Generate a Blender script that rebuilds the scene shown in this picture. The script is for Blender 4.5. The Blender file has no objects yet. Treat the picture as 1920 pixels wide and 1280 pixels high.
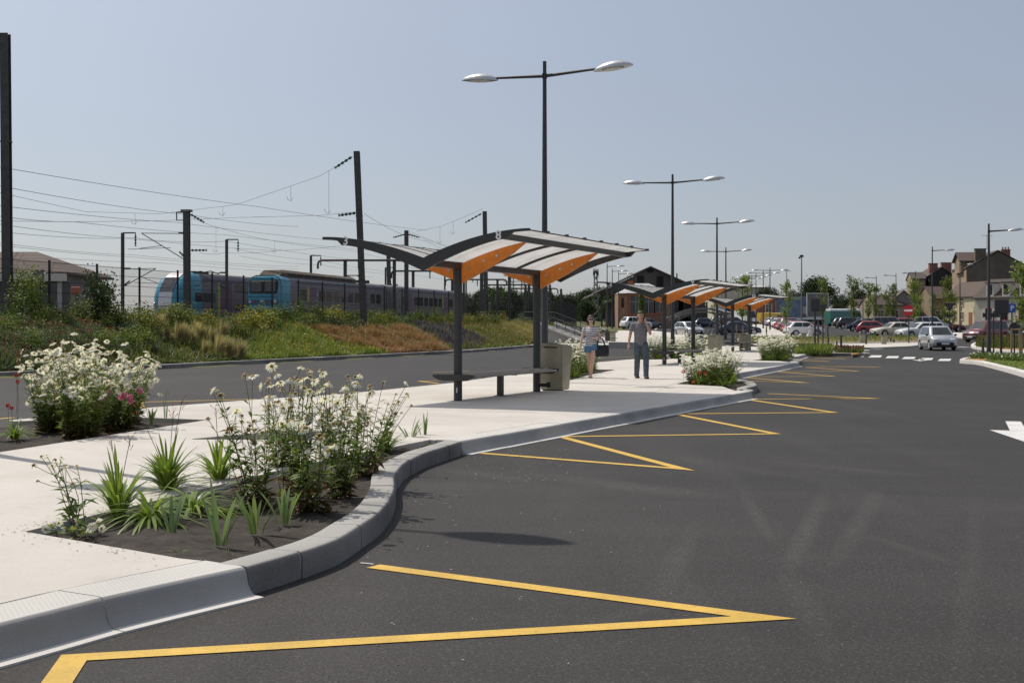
import bpy, bmesh, math, random
import numpy as np
from mathutils import Vector, Matrix

S = bpy.context.scene
COL = S.collection
R = math.radians

# ------------------------------------------------------------------ camera, sky, sun, exposure
CAMH, F, CX, HY = 1.5, 2400.0, 960.0, 613.0
cam = bpy.data.objects.new('camera', bpy.data.cameras.new('camera'))
COL.objects.link(cam)
cam.location = (0, 0, CAMH)
cam.rotation_euler = (R(90), 0, 0)
cam.data.sensor_width = 36.0
cam.data.lens = F / 1920.0 * 36.0
cam.data.shift_y = (HY - 640.0) / 1920.0
cam.data.clip_start = 0.1
cam.data.clip_end = 6000.0
S.camera = cam

SUNV = Vector((-0.53, 0.50, 1.0)).normalized()
SUN_EL = math.asin(SUNV.z)
SUN_AZ = math.atan2(SUNV.x, SUNV.y)
W = bpy.data.worlds.new('World'); S.world = W; W.use_nodes = True
wn = W.node_tree.nodes
bg = wn['Background']
sky = wn.new('ShaderNodeTexSky'); sky.sky_type = 'NISHITA'; sky.sun_disc = False
sky.sun_elevation = SUN_EL; sky.sun_rotation = SUN_AZ
sky.altitude = 0; sky.air_density = 1.0; sky.dust_density = 1.0; sky.ozone_density = 1.0
veil = wn.new('ShaderNodeMix'); veil.data_type = 'RGBA'; veil.inputs[0].default_value = .55   # summer haze whitening the sky
veil.inputs[7].default_value = (4.8, 5.1, 6.15, 1)
W.node_tree.links.new(sky.outputs[0], veil.inputs[6])
tcw = wn.new('ShaderNodeTexCoord'); dot = wn.new('ShaderNodeVectorMath'); dot.operation = 'DOT_PRODUCT'   # haze aureole round the sun
W.node_tree.links.new(tcw.outputs['Generated'], dot.inputs[0]); dot.inputs[1].default_value = SUNV
pos_ = wn.new('ShaderNodeMath'); pos_.operation = 'MAXIMUM'; W.node_tree.links.new(dot.outputs['Value'], pos_.inputs[0]); pos_.inputs[1].default_value = 0
pw = wn.new('ShaderNodeMath'); pw.operation = 'POWER'; W.node_tree.links.new(pos_.outputs[0], pw.inputs[0]); pw.inputs[1].default_value = 4.0
au = wn.new('ShaderNodeMix'); au.data_type = 'RGBA'; au.blend_type = 'ADD'; W.node_tree.links.new(pw.outputs[0], au.inputs[0])
au.inputs[7].default_value = (6.8, 6.7, 6.4, 1); W.node_tree.links.new(veil.outputs[2], au.inputs[6])
W.node_tree.links.new(au.outputs[2], bg.inputs[0]); bg.inputs[1].default_value = 0.088
sl = bpy.data.lights.new('sun', 'SUN'); so = bpy.data.objects.new('sun', sl); COL.objects.link(so)
sl.energy = 3.9; sl.angle = R(0.53); sl.color = (1.0, 0.93, 0.84)
so.rotation_euler = SUNV.to_track_quat('Z', 'Y').to_euler()
S.view_settings.view_transform = 'Standard'; S.view_settings.look = 'None'
S.view_settings.exposure = 0.0; S.view_settings.gamma = 1.0
S.render.engine = 'CYCLES'
S.cycles.max_bounces = 6; S.cycles.diffuse_bounces = 3; S.cycles.glossy_bounces = 2
S.cycles.transparent_max_bounces = 12; S.cycles.transmission_bounces = 3

# ------------------------------------------------------------------ terrain and measuring
def sm(t):
    t = max(0.0, min(1.0, t)); return t * t * (3 - 2 * t)
def base(Y):
    return 0.0125 * max(0.0, min(Y, 290.0) - 75.0)
def xk(Y):                                   # foot of the railway bank
    return -15.2 + .341 * (Y - 38) if Y < 86 else 1.17 + .16 * (Y - 86)
def xf(Y):                                   # fence line at its top
    return min(-18.3 + .30 * (Y - 45.7), xk(Y) - 2.6)
YARD = 1.55
def zt(X, Y):
    b = base(Y); k = xk(Y)
    if X >= k: return b
    u = (k - X) / (k - xf(Y))
    return b + (0.12 if u > 0 else 0) + max(0.0, YARD - b - .12) * sm(u)
def G(px, py, dz=0.0):                       # where a sight line meets the road level (+dz)
    lo, hi = 2.0, 285.0
    fn = lambda Y: CAMH - (py - HY) / F * Y - base(Y) - dz
    for _ in range(60):
        m = (lo + hi) / 2
        if fn(m) > 0: lo = m
        else: hi = m
    return Vector(((px - CX) / F * lo, lo, base(lo) + dz))
def GB(px, py):                              # the same on the planted bank
    Y = 30.0
    while Y < 150:
        X = (px - CX) / F * Y
        if CAMH - (py - HY) / F * Y <= zt(X, Y) or X <= xf(Y) + .3: break
        Y += .15
    return Vector((X, Y, zt(X, Y)))
def at(px, py, Y):                           # a point at a known distance
    return Vector(((px - CX) / F * Y, Y, CAMH - (py - HY) / F * Y))

# ------------------------------------------------------------------ materials
def nt(name):
    m = bpy.data.materials.new(name); m.use_nodes = True
    t = m.node_tree; return m, t, t.nodes['Principled BSDF'], t.nodes['Material Output']
def nd(t, typ, **kw):
    n = t.nodes.new(typ)
    for k, v in kw.items():
        if k in n.inputs.keys() if not isinstance(k, int) else False: n.inputs[k].default_value = v
        else: setattr(n, k, v)
    return n
def noise(t, scale, detail=3, rough=.55, vec=None):
    n = t.nodes.new('ShaderNodeTexNoise'); n.inputs['Scale'].default_value = scale
    n.inputs['Detail'].default_value = detail; n.inputs['Roughness'].default_value = rough
    if vec is not None: t.links.new(vec, n.inputs['Vector'])
    return n
def ramp(t, fac, stops):
    r = t.nodes.new('ShaderNodeValToRGB'); e = r.color_ramp.elements
    while len(e) < len(stops): e.new(.5)
    for el, (p, c) in zip(e, stops):
        el.position = p; el.color = (*c, 1) if len(c) == 3 else c
    t.links.new(fac, r.inputs[0]); return r.outputs[0]
def mixc(t, a, b, fac, mode='MIX'):
    n = t.nodes.new('ShaderNodeMix'); n.data_type = 'RGBA'; n.blend_type = mode
    for s, v in ((n.inputs[0], fac), (n.inputs[6], a), (n.inputs[7], b)):
        if isinstance(v, bpy.types.NodeSocket): t.links.new(v, s)
        elif isinstance(v, (int, float)): s.default_value = v
        else: s.default_value = (*v, 1)
    return n.outputs[2]
def math_(t, op, a, b=0.0):
    n = t.nodes.new('ShaderNodeMath'); n.operation = op
    for s, v in ((n.inputs[0], a), (n.inputs[1], b)):
        if isinstance(v, bpy.types.NodeSocket): t.links.new(v, s)
        else: s.default_value = v
    return n.outputs[0]
def ocoord(t, scale=None):
    c = t.nodes.new('ShaderNodeTexCoord').outputs['Object']
    if scale is None: return c
    m = t.nodes.new('ShaderNodeMapping'); m.inputs['Scale'].default_value = scale
    t.links.new(c, m.inputs[0]); return m.outputs[0]
def bump(t, p, h, strength, dist=.01):
    b = t.nodes.new('ShaderNodeBump'); b.inputs['Strength'].default_value = strength
    b.inputs['Distance'].default_value = dist; t.links.new(h, b.inputs['Height'])
    t.links.new(b.outputs[0], p.inputs['Normal'])
def dim(c, k): return tuple(x * k for x in c)

def pmat(name, col, rough=.6, metal=0.0, var=.15, vs=6.0, bmp=0.0, bs=40.0, coat=0.0, spec=.5):
    m, t, p, o = nt(name)
    c = ocoord(t); n = noise(t, vs, 4, .6, c)
    t.links.new(ramp(t, n.outputs[0], [(.3, dim(col, 1 - var)), (.7, dim(col, 1 + var))]), p.inputs['Base Color'])
    p.inputs['Roughness'].default_value = rough; p.inputs['Metallic'].default_value = metal
    p.inputs['Specular IOR Level'].default_value = spec
    if coat: p.inputs['Coat Weight'].default_value = coat; p.inputs['Coat Roughness'].default_value = .06
    if bmp: bump(t, p, noise(t, bs, 3, .6, c).outputs[0], bmp, .005)
    return m
def leafmat(name, cols, trans=.36, rough=.55):
    m, t, p, o = nt(name)
    g = t.nodes.new('ShaderNodeNewGeometry')
    n = len(cols)
    cc = ramp(t, g.outputs['Random Per Island'], [(i / max(1, n - 1), c) for i, c in enumerate(cols)])
    oi = t.nodes.new('ShaderNodeObjectInfo')
    k = math_(t, 'MULTIPLY_ADD', oi.outputs['Random'], .3); k.node.inputs[2].default_value = .85
    cc = mixc(t, cc, k, 1.0, 'MULTIPLY')
    t.links.new(cc, p.inputs['Base Color']); p.inputs['Roughness'].default_value = rough
    p.inputs['Specular IOR Level'].default_value = .35
    tr = t.nodes.new('ShaderNodeBsdfTranslucent'); t.links.new(mixc(t, cc, (1.0, 1.0, .45), .5, 'MULTIPLY'), tr.inputs[0])
    mx = t.nodes.new('ShaderNodeMixShader'); mx.inputs[0].default_value = trans
    t.links.new(p.outputs[0], mx.inputs[1]); t.links.new(tr.outputs[0], mx.inputs[2])
    t.links.new(mx.outputs[0], o.inputs[0])
    return m

def asphalt_mat():
    m, t, p, o = nt('asphalt')
    c = ocoord(t)
    big = noise(t, .30, 5, .62, c).outputs[0]
    lane = noise(t, 1.0, 4, .6, ocoord(t, (.10, 1.3, 1))).outputs[0]
    streak = noise(t, 1.0, 3, .55, ocoord(t, (1.1, .10, 1))).outputs[0]
    grain = noise(t, 62, 3, .75, c).outputs[0]; mid = noise(t, 22, 3, .6, c).outputs[0]
    vor = t.nodes.new('ShaderNodeTexVoronoi'); vor.inputs['Scale'].default_value = 95; t.links.new(c, vor.inputs['Vector'])
    col = ramp(t, big, [(.28, (.0205, .0187, .0168)), (.74, (.0335, .0307, .0278))])
    col = mixc(t, col, ramp(t, lane, [(.3, (.88,) * 3), (.7, (1.13,) * 3)]), 1.0, 'MULTIPLY')
    col = mixc(t, col, (.048, .0445, .0405), ramp(t, streak, [(.50, (0, 0, 0)), (.78, (.5, .5, .5))]))
    # two paving passes meeting in a seam across the road, and dusty tyre scuffs
    sa, sb_ = G(960, 906), G(1920, 933); d = (sb_ - sa).normalized(); nx, ny = -d.y, d.x
    s_ = t.nodes.new('ShaderNodeSeparateXYZ'); t.links.new(c, s_.inputs[0])
    wob = math_(t, 'MULTIPLY', noise(t, .8, 3, .5, c).outputs[0], .35)
    e = math_(t, 'ADD', math_(t, 'MULTIPLY', s_.outputs[0], nx), math_(t, 'MULTIPLY', s_.outputs[1], ny))
    e = math_(t, 'ADD', math_(t, 'SUBTRACT', e, sa.x * nx + sa.y * ny + .17), wob)
    far = ramp(t, math_(t, 'ADD', math_(t, 'MULTIPLY', e, 2.2), .5), [(.40, (1.10,) * 3), (.52, (.92,) * 3)])
    col = mixc(t, col, far, 1.0, 'MULTIPLY')
    dust = None
    brk = ramp(t, noise(t, 9, 6, .8, c).outputs[0], [(.36, (0, 0, 0)), (.60, (1, 1, 1))])
    for (x0, y0, x1, y1, w, k) in ((1545, 925, 1470, 1085, .13, .45), (1645, 922, 1565, 1055, .14, .38), (1395, 925, 1445, 1010, .10, .4), (1832, 935, 1795, 1290, .11, .2), (1300, 985, 1235, 1125, .14, .3), (1470, 1060, 1560, 1230, .14, .25), (1620, 1000, 1800, 1060, .12, .3), (1080, 1180, 1300, 1110, .14, .22), (1010, 890, 1330, 930, .45, .45), (1480, 868, 1740, 893, .25, .3), (1200, 845, 1560, 905, .35, .2), (840, 880, 1010, 905, .3, .3)):
        a_, b_ = G(x0, y0), G(x1, y1); mp = t.nodes.new('ShaderNodeMapping'); mp.vector_type = 'TEXTURE'
        mp.inputs['Location'].default_value = ((a_.x + b_.x) / 2, (a_.y + b_.y) / 2, 0); mp.inputs['Rotation'].default_value = (0, 0, math.atan2(b_.y - a_.y, b_.x - a_.x))
        mp.inputs['Scale'].default_value = ((b_ - a_).length * .62, w * .72, 1); t.links.new(c, mp.inputs[0])
        g = t.nodes.new('ShaderNodeTexGradient'); g.gradient_type = 'SPHERICAL'; t.links.new(mp.outputs[0], g.inputs[0])
        q = math_(t, 'MULTIPLY', math_(t, 'POWER', g.outputs[1], .7), k); dust = q if dust is None else math_(t, 'MAXIMUM', dust, q)
    col = mixc(t, col, (.115, .107, .096), math_(t, 'MULTIPLY', dust, math_(t, 'ADD', math_(t, 'MULTIPLY', brk, .55), .16)))
    col = mixc(t, col, ramp(t, grain, [(.38, (.45,) * 3), (.62, (1.55,) * 3)]), .9, 'MULTIPLY')
    col = mixc(t, col, ramp(t, mid, [(.3, (.88,) * 3), (.7, (1.12,) * 3)]), 1.0, 'MULTIPLY')
    cellc = t.nodes.new('ShaderNodeSeparateColor'); t.links.new(vor.outputs['Color'], cellc.inputs[0])
    stone = ramp(t, cellc.outputs[0], [(.92, (0, 0, 0)), (.98, (1, 1, 1))])
    col = mixc(t, col, (.13, .125, .115), math_(t, 'MULTIPLY', stone, .35))
    sp = t.nodes.new('ShaderNodeTexVoronoi'); sp.inputs['Scale'].default_value = 4.3; t.links.new(c, sp.inputs['Vector'])
    spk = math_(t, 'LESS_THAN', sp.outputs['Distance'], .022)
    spk = math_(t, 'MULTIPLY', spk, math_(t, 'GREATER_THAN', noise(t, .7, 2, .5, c).outputs[0], .5))
    col = mixc(t, col, (.34, .33, .31), math_(t, 'MULTIPLY', spk, .7))
    t.links.new(col, p.inputs['Base Color'])
    p.inputs['Roughness'].default_value = .8; p.inputs['Specular IOR Level'].default_value = .3
    bump(t, p, mixc(t, grain, vor.outputs['Distance'], .5), .45, .005)
    return m
def concrete_mat(name, c1, c2, fine=.10, grooves=None):
    m, t, p, o = nt(name)
    c = ocoord(t)
    a = noise(t, .8, 5, .6, c).outputs[0]; b = noise(t, 110, 2, .7, c).outputs[0]
    col = ramp(t, a, [(.3, c1), (.7, c2)])
    col = mixc(t, col, ramp(t, b, [(.3, (1 - fine * 2,) * 3), (.7, (1 + fine,) * 3)]), 1.0, 'MULTIPLY')
    st = noise(t, 2.3, 5, .7, c).outputs[0]
    col = mixc(t, col, dim(c1, .72), ramp(t, st, [(.58, (0, 0, 0)), (.78, (.5, .5, .5))]))
    gm = t.nodes.new('ShaderNodeTexVoronoi'); gm.inputs['Scale'].default_value = 1.9; t.links.new(c, gm.inputs['Vector'])
    col = mixc(t, col, dim(c1, .45), math_(t, 'MULTIPLY', math_(t, 'LESS_THAN', gm.outputs['Distance'], .028), .5))
    pt = noise(t, .22, 3, .5, c).outputs[0]; col = mixc(t, col, ramp(t, pt, [(.35, (.90,) * 3), (.65, (1.03,) * 3)]), 1.0, 'MULTIPLY')
    h = b
    if grooves:
        w = t.nodes.new('ShaderNodeTexWave'); w.wave_type = 'BANDS'; w.bands_direction = 'X'
        mp = t.nodes.new('ShaderNodeMapping'); mp.inputs['Rotation'].default_value = (0, 0, grooves)
        t.links.new(c, mp.inputs[0]); t.links.new(mp.outputs[0], w.inputs[0]); w.inputs['Scale'].default_value = 13
        col = mixc(t, col, dim(c1, .74), ramp(t, w.outputs[0], [(.0, (.30, .30, .30)), (.4, (0, 0, 0))]))
        h = w.outputs[0]
    t.links.new(col, p.inputs['Base Color']); p.inputs['Roughness'].default_value = .85
    p.inputs['Specular IOR Level'].default_value = .3
    bump(t, p, h, .35, .004)
    return m
def soil_mat(name, c1, c2, scale=9):
    m, t, p, o = nt(name)
    c = ocoord(t); n = noise(t, scale, 6, .7, c).outputs[0]
    t.links.new(ramp(t, n, [(.3, c1), (.7, c2)]), p.inputs['Base Color']); p.inputs['Roughness'].default_value = .95
    p.inputs['Specular IOR Level'].default_value = .15
    bump(t, p, n, .7, .03)
    return m
def paint_mat(name, col, wear=.25):
    m, t, p, o = nt(name)
    c = ocoord(t); n = noise(t, 55, 3, .7, c).outputs[0]; n2 = noise(t, 3, 4, .6, c).outputs[0]
    cc = ramp(t, n2, [(.3, dim(col, .78)), (.7, dim(col, 1.06))])
    cc = mixc(t, cc, (.07, .065, .06), ramp(t, n, [(.33, (wear * 1.4,) * 3), (.47, (0, 0, 0))]))
    t.links.new(cc, p.inputs['Base Color']); p.inputs['Roughness'].default_value = .7
    bump(t, p, noise(t, 90, 2, .7, c).outputs[0], .4, .005)
    return m
def brick_mat(name, c1, c2, mort, s=1.0, bw=.23, bh=.08):
    m, t, p, o = nt(name)
    b = t.nodes.new('ShaderNodeTexBrick'); b.inputs['Scale'].default_value = s
    b.inputs['Brick Width'].default_value = bw; b.inputs['Row Height'].default_value = bh; b.inputs['Mortar Size'].default_value = .012
    b.inputs['Color1'].default_value = (*c1, 1); b.inputs['Color2'].default_value = (*c2, 1); b.inputs['Mortar'].default_value = (*mort, 1)
    c = t.nodes.new('ShaderNodeTexCoord').outputs['Object']
    s_ = t.nodes.new('ShaderNodeSeparateXYZ'); t.links.new(c, s_.inputs[0])
    k = t.nodes.new('ShaderNodeCombineXYZ'); t.links.new(math_(t, 'ADD', s_.outputs[0], s_.outputs[1]), k.inputs[0]); t.links.new(s_.outputs[2], k.inputs[1])
    t.links.new(k.outputs[0], b.inputs['Vector'])
    n = noise(t, 1.2, 5, .6, c).outputs[0]
    t.links.new(mixc(t, b.outputs[0], ramp(t, n, [(.3, (.65,) * 3), (.7, (1.15,) * 3)]), 1.0, 'MULTIPLY'), p.inputs['Base Color'])
    p.inputs['Roughness'].default_value = .9
    return m
def stripe_mat(name, c1, c2, axis, period, frac=.5, rough=.9):
    m, t, p, o = nt(name)
    c = t.nodes.new('ShaderNodeTexCoord').outputs['Object']
    s_ = t.nodes.new('ShaderNodeSeparateXYZ'); t.links.new(c, s_.inputs[0])
    v = math_(t, 'FRACT', math_(t, 'DIVIDE', s_.outputs[axis], period))
    g = math_(t, 'GREATER_THAN', v, frac)
    n = noise(t, 14, 3, .6, c).outputs[0]
    cc = mixc(t, c1, c2, g); cc = mixc(t, cc, ramp(t, n, [(.3, (.8,) * 3), (.7, (1.1,) * 3)]), 1.0, 'MULTIPLY')
    t.links.new(cc, p.inputs['Base Color']); p.inputs['Roughness'].default_value = rough
    return m
def glass_mat(name, col=(.02, .025, .03), rough=.06):
    m, t, p, o = nt(name)
    p.inputs['Base Color'].default_value = (*col, 1); p.inputs['Roughness'].default_value = rough
    p.inputs['Specular IOR Level'].default_value = .7
    n = noise(t, 2.0, 2, .5, ocoord(t)).outputs[0]
    t.links.new(ramp(t, n, [(.3, dim(col, .6)), (.7, dim(col, 1.5))]), p.inputs['Base Color'])
    return m
def frost_mat():
    m, t, p, o = nt('frosted_roof_glass')
    n = noise(t, 3, 3, .6, ocoord(t)).outputs[0]
    cc = ramp(t, n, [(.3, (.74, .74, .73)), (.7, (.84, .84, .83))])
    t.links.new(cc, p.inputs['Base Color']); p.inputs['Roughness'].default_value = .3
    tr = t.nodes.new('ShaderNodeBsdfTranslucent'); t.links.new(cc, tr.inputs[0])
    mx = t.nodes.new('ShaderNodeMixShader'); mx.inputs[0].default_value = .66
    t.links.new(p.outputs[0], mx.inputs[1]); t.links.new(tr.outputs[0], mx.inputs[2]); t.links.new(mx.outputs[0], o.inputs[0])
    return m

M = {}
M['asphalt'] = asphalt_mat()
M['pave'] = concrete_mat('pale_concrete', (.50, .465, .41), (.60, .565, .51), .06)
M['ribbed'] = concrete_mat('ribbed_kerb_concrete', (.52, .50, .46), (.60, .58, .53), .06, grooves=R(-28))
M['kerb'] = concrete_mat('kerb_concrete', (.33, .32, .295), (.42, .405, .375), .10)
M['kerbface'] = concrete_mat('shaded_grimy_kerb_face', (.12, .116, .11), (.27, .26, .24), .16)  # kerb face painted darker to deepen its shade, plus grime mottling
M['brdface'] = concrete_mat('dark_boarding_kerb_face', (.27, .265, .25), (.42, .41, .385), .06)  # boarding kerb face, a darker tone than its ribbed top
M['kerbw'] = concrete_mat('white_kerb_concrete', (.56, .54, .50), (.68, .66, .61), .06)
M['joint'] = pmat('saw_cut_joint', (.13, .125, .115), .95)
M['mortar'] = pmat('pale_mortar', (.50, .48, .45), .95, 0, .2, 30)
M['fabric'] = soil_mat('weed_membrane_and_soil', (.026, .022, .019), (.075, .064, .054), 7)
M['soil'] = soil_mat('bank_soil', (.05, .042, .032), (.11, .09, .065), 4)
M['chips'] = soil_mat('orange_bark_chips', (.22, .12, .05), (.42, .26, .12), 14)
M['gravel'] = soil_mat('pale_gravel', (.20, .18, .15), (.36, .33, .28), 8)
M['ballast'] = soil_mat('track_ballast', (.09, .08, .07), (.2, .18, .16), 12)
M['earth'] = soil_mat('far_ground', (.07, .085, .03), (.14, .13, .06), .2)
M['lawn'] = soil_mat('mown_lawn', (.09, .12, .03), (.17, .19, .06), 5)
M['yellow'] = paint_mat('yellow_road_paint', (.62, .39, .055))
M['white_paint'] = paint_mat('white_road_paint', (.66, .65, .62))
M['charcoal'] = pmat('charcoal_painted_steel', (.036, .036, .035), .45, .0, .12, 9)
M['brownpole'] = pmat('brown_grey_painted_steel', (.048, .042, .037), .5, .0, .12, 9)
M['black'] = pmat('black_painted_steel', (.012, .012, .013), .5)
M['orange'] = pmat('orange_timber_panel', (.68, .20, .02), .5, 0, .12, 9)
M['silver'] = pmat('silver_lamp_metal', (.55, .55, .54), .33, .75, .06)
M['steel'] = pmat('brushed_steel', (.34, .315, .235), .4, .55, .12, 5)
M['galv'] = pmat('galvanised_steel', (.20, .205, .205), .55, .4, .2, 8)
M['mast'] = pmat('weathered_mast_steel', (.075, .072, .068), .7, .2, .25, 5)
M['frost'] = frost_mat()
M['greywood'] = stripe_mat('grey_weathered_slats', (.20, .175, .15), (.03, .028, .026), 0, .098, .90)
M['wire'] = pmat('dark_wire', (.05, .05, .052), .6)
M['porcelain'] = pmat('green_insulator_glass', (.03, .09, .075), .3)
M['glass'] = glass_mat('dark_window_glass')
M['carglass'] = glass_mat('car_glass', (.018, .026, .026), .04)
M['tyre'] = pmat('tyre_rubber', (.014, .014, .014), .85)
M['rim'] = pmat('wheel_rim_alloy', (.42, .42, .43), .35, .6)
M['plastic'] = pmat('dark_bumper_plastic', (.022, .022, .023), .6)
M['white'] = pmat('white_paint_gloss', (.74, .74, .72), .4)
M['lightclear'] = pmat('headlight_glass', (.62, .64, .66), .12, .35)
M['lightred'] = pmat('tail_light_plastic', (.35, .015, .012), .25)
M['numeral'] = pmat('white_numeral_film', (.82, .82, .80), .5, 0, .03)
# plants
M['daisyleaf'] = leafmat('daisy_leaf', [(.08, .14, .026), (.13, .20, .042), (.18, .25, .06), (.25, .27, .08)], .42)
M['daisystem'] = leafmat('daisy_stem', [(.09, .13, .035), (.15, .17, .06), (.17, .13, .05)])
M['dryleaf'] = leafmat('dry_brown_leaf', [(.10, .055, .02), (.16, .09, .035), (.07, .04, .02)])
M['petal'] = leafmat('white_petal', [(.82, .82, .80), (.88, .88, .86), (.78, .77, .73)], .48)
M['petaldry'] = leafmat('withered_petal', [(.58, .53, .38), (.70, .67, .55), (.44, .35, .20)], .3)
M['disc'] = pmat('yellow_flower_disc', (.60, .36, .03), .8, 0, .2, 60)
M['discdry'] = pmat('brown_flower_disc', (.36, .24, .08), .9, 0, .3, 60)
M['strap'] = leafmat('daylily_leaf', [(.11, .18, .024), (.18, .27, .036), (.26, .34, .06), (.09, .15, .025)], .42, .4)
M['iris'] = leafmat('iris_leaf', [(.16, .25, .09), (.21, .30, .12), (.26, .32, .12)], .3, .45)
M['pink'] = leafmat('pink_petal', [(.62, .16, .30), (.70, .28, .42), (.55, .12, .26)], .3)
M['red'] = leafmat('red_petal', [(.50, .045, .03), (.62, .10, .04), (.40, .03, .03)], .3)
M['greenA'] = leafmat('mid_green_leaf', [(.06, .095, .018), (.10, .15, .03), (.15, .195, .046)])
M['greenB'] = leafmat('fresh_green_leaf', [(.09, .14, .022), (.14, .20, .032), (.19, .25, .05), (.27, .29, .075)])
M['greenC'] = leafmat('dark_green_leaf', [(.016, .032, .009), (.03, .052, .014), (.05, .075, .02)])
M['greenD'] = leafmat('grey_green_leaf', [(.08, .115, .055), (.12, .16, .075), (.17, .20, .11)])
M['greenY'] = leafmat('yellow_green_leaf', [(.14, .17, .03), (.20, .22, .04), (.26, .26, .06)])
M['yellowfl'] = leafmat('yellow_flower', [(.55, .36, .02), (.60, .45, .05)], .2)
M['feather'] = leafmat('feather_grass', [(.42, .35, .20), (.52, .45, .28), (.36, .31, .15), (.26, .26, .09)], .4)
M['copper'] = leafmat('copper_grass', [(.27, .145, .075), (.35, .20, .105), (.42, .26, .14), (.21, .115, .055)], .3)
M['gold'] = leafmat('golden_grass', [(.30, .24, .09), (.36, .31, .13), (.22, .21, .07)], .3)
M['lavender'] = leafmat('lavender', [(.10, .075, .15), (.14, .10, .20), (.08, .09, .07), (.11, .09, .14)], .15)
M['redpink'] = leafmat('pink_red_flower', [(.46, .07, .09), (.52, .16, .17), (.38, .06, .07)], .3)
M['redleaf'] = leafmat('dark_red_leaf', [(.16, .04, .025), (.22, .06, .03), (.12, .08, .03)], .2)
M['bark'] = pmat('grey_brown_bark', (.11, .085, .06), .95, 0, .3, 14, .5, 20)
M['stake'] = pmat('pale_wood_stake', (.30, .22, .13), .85, 0, .2, 10)

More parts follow.
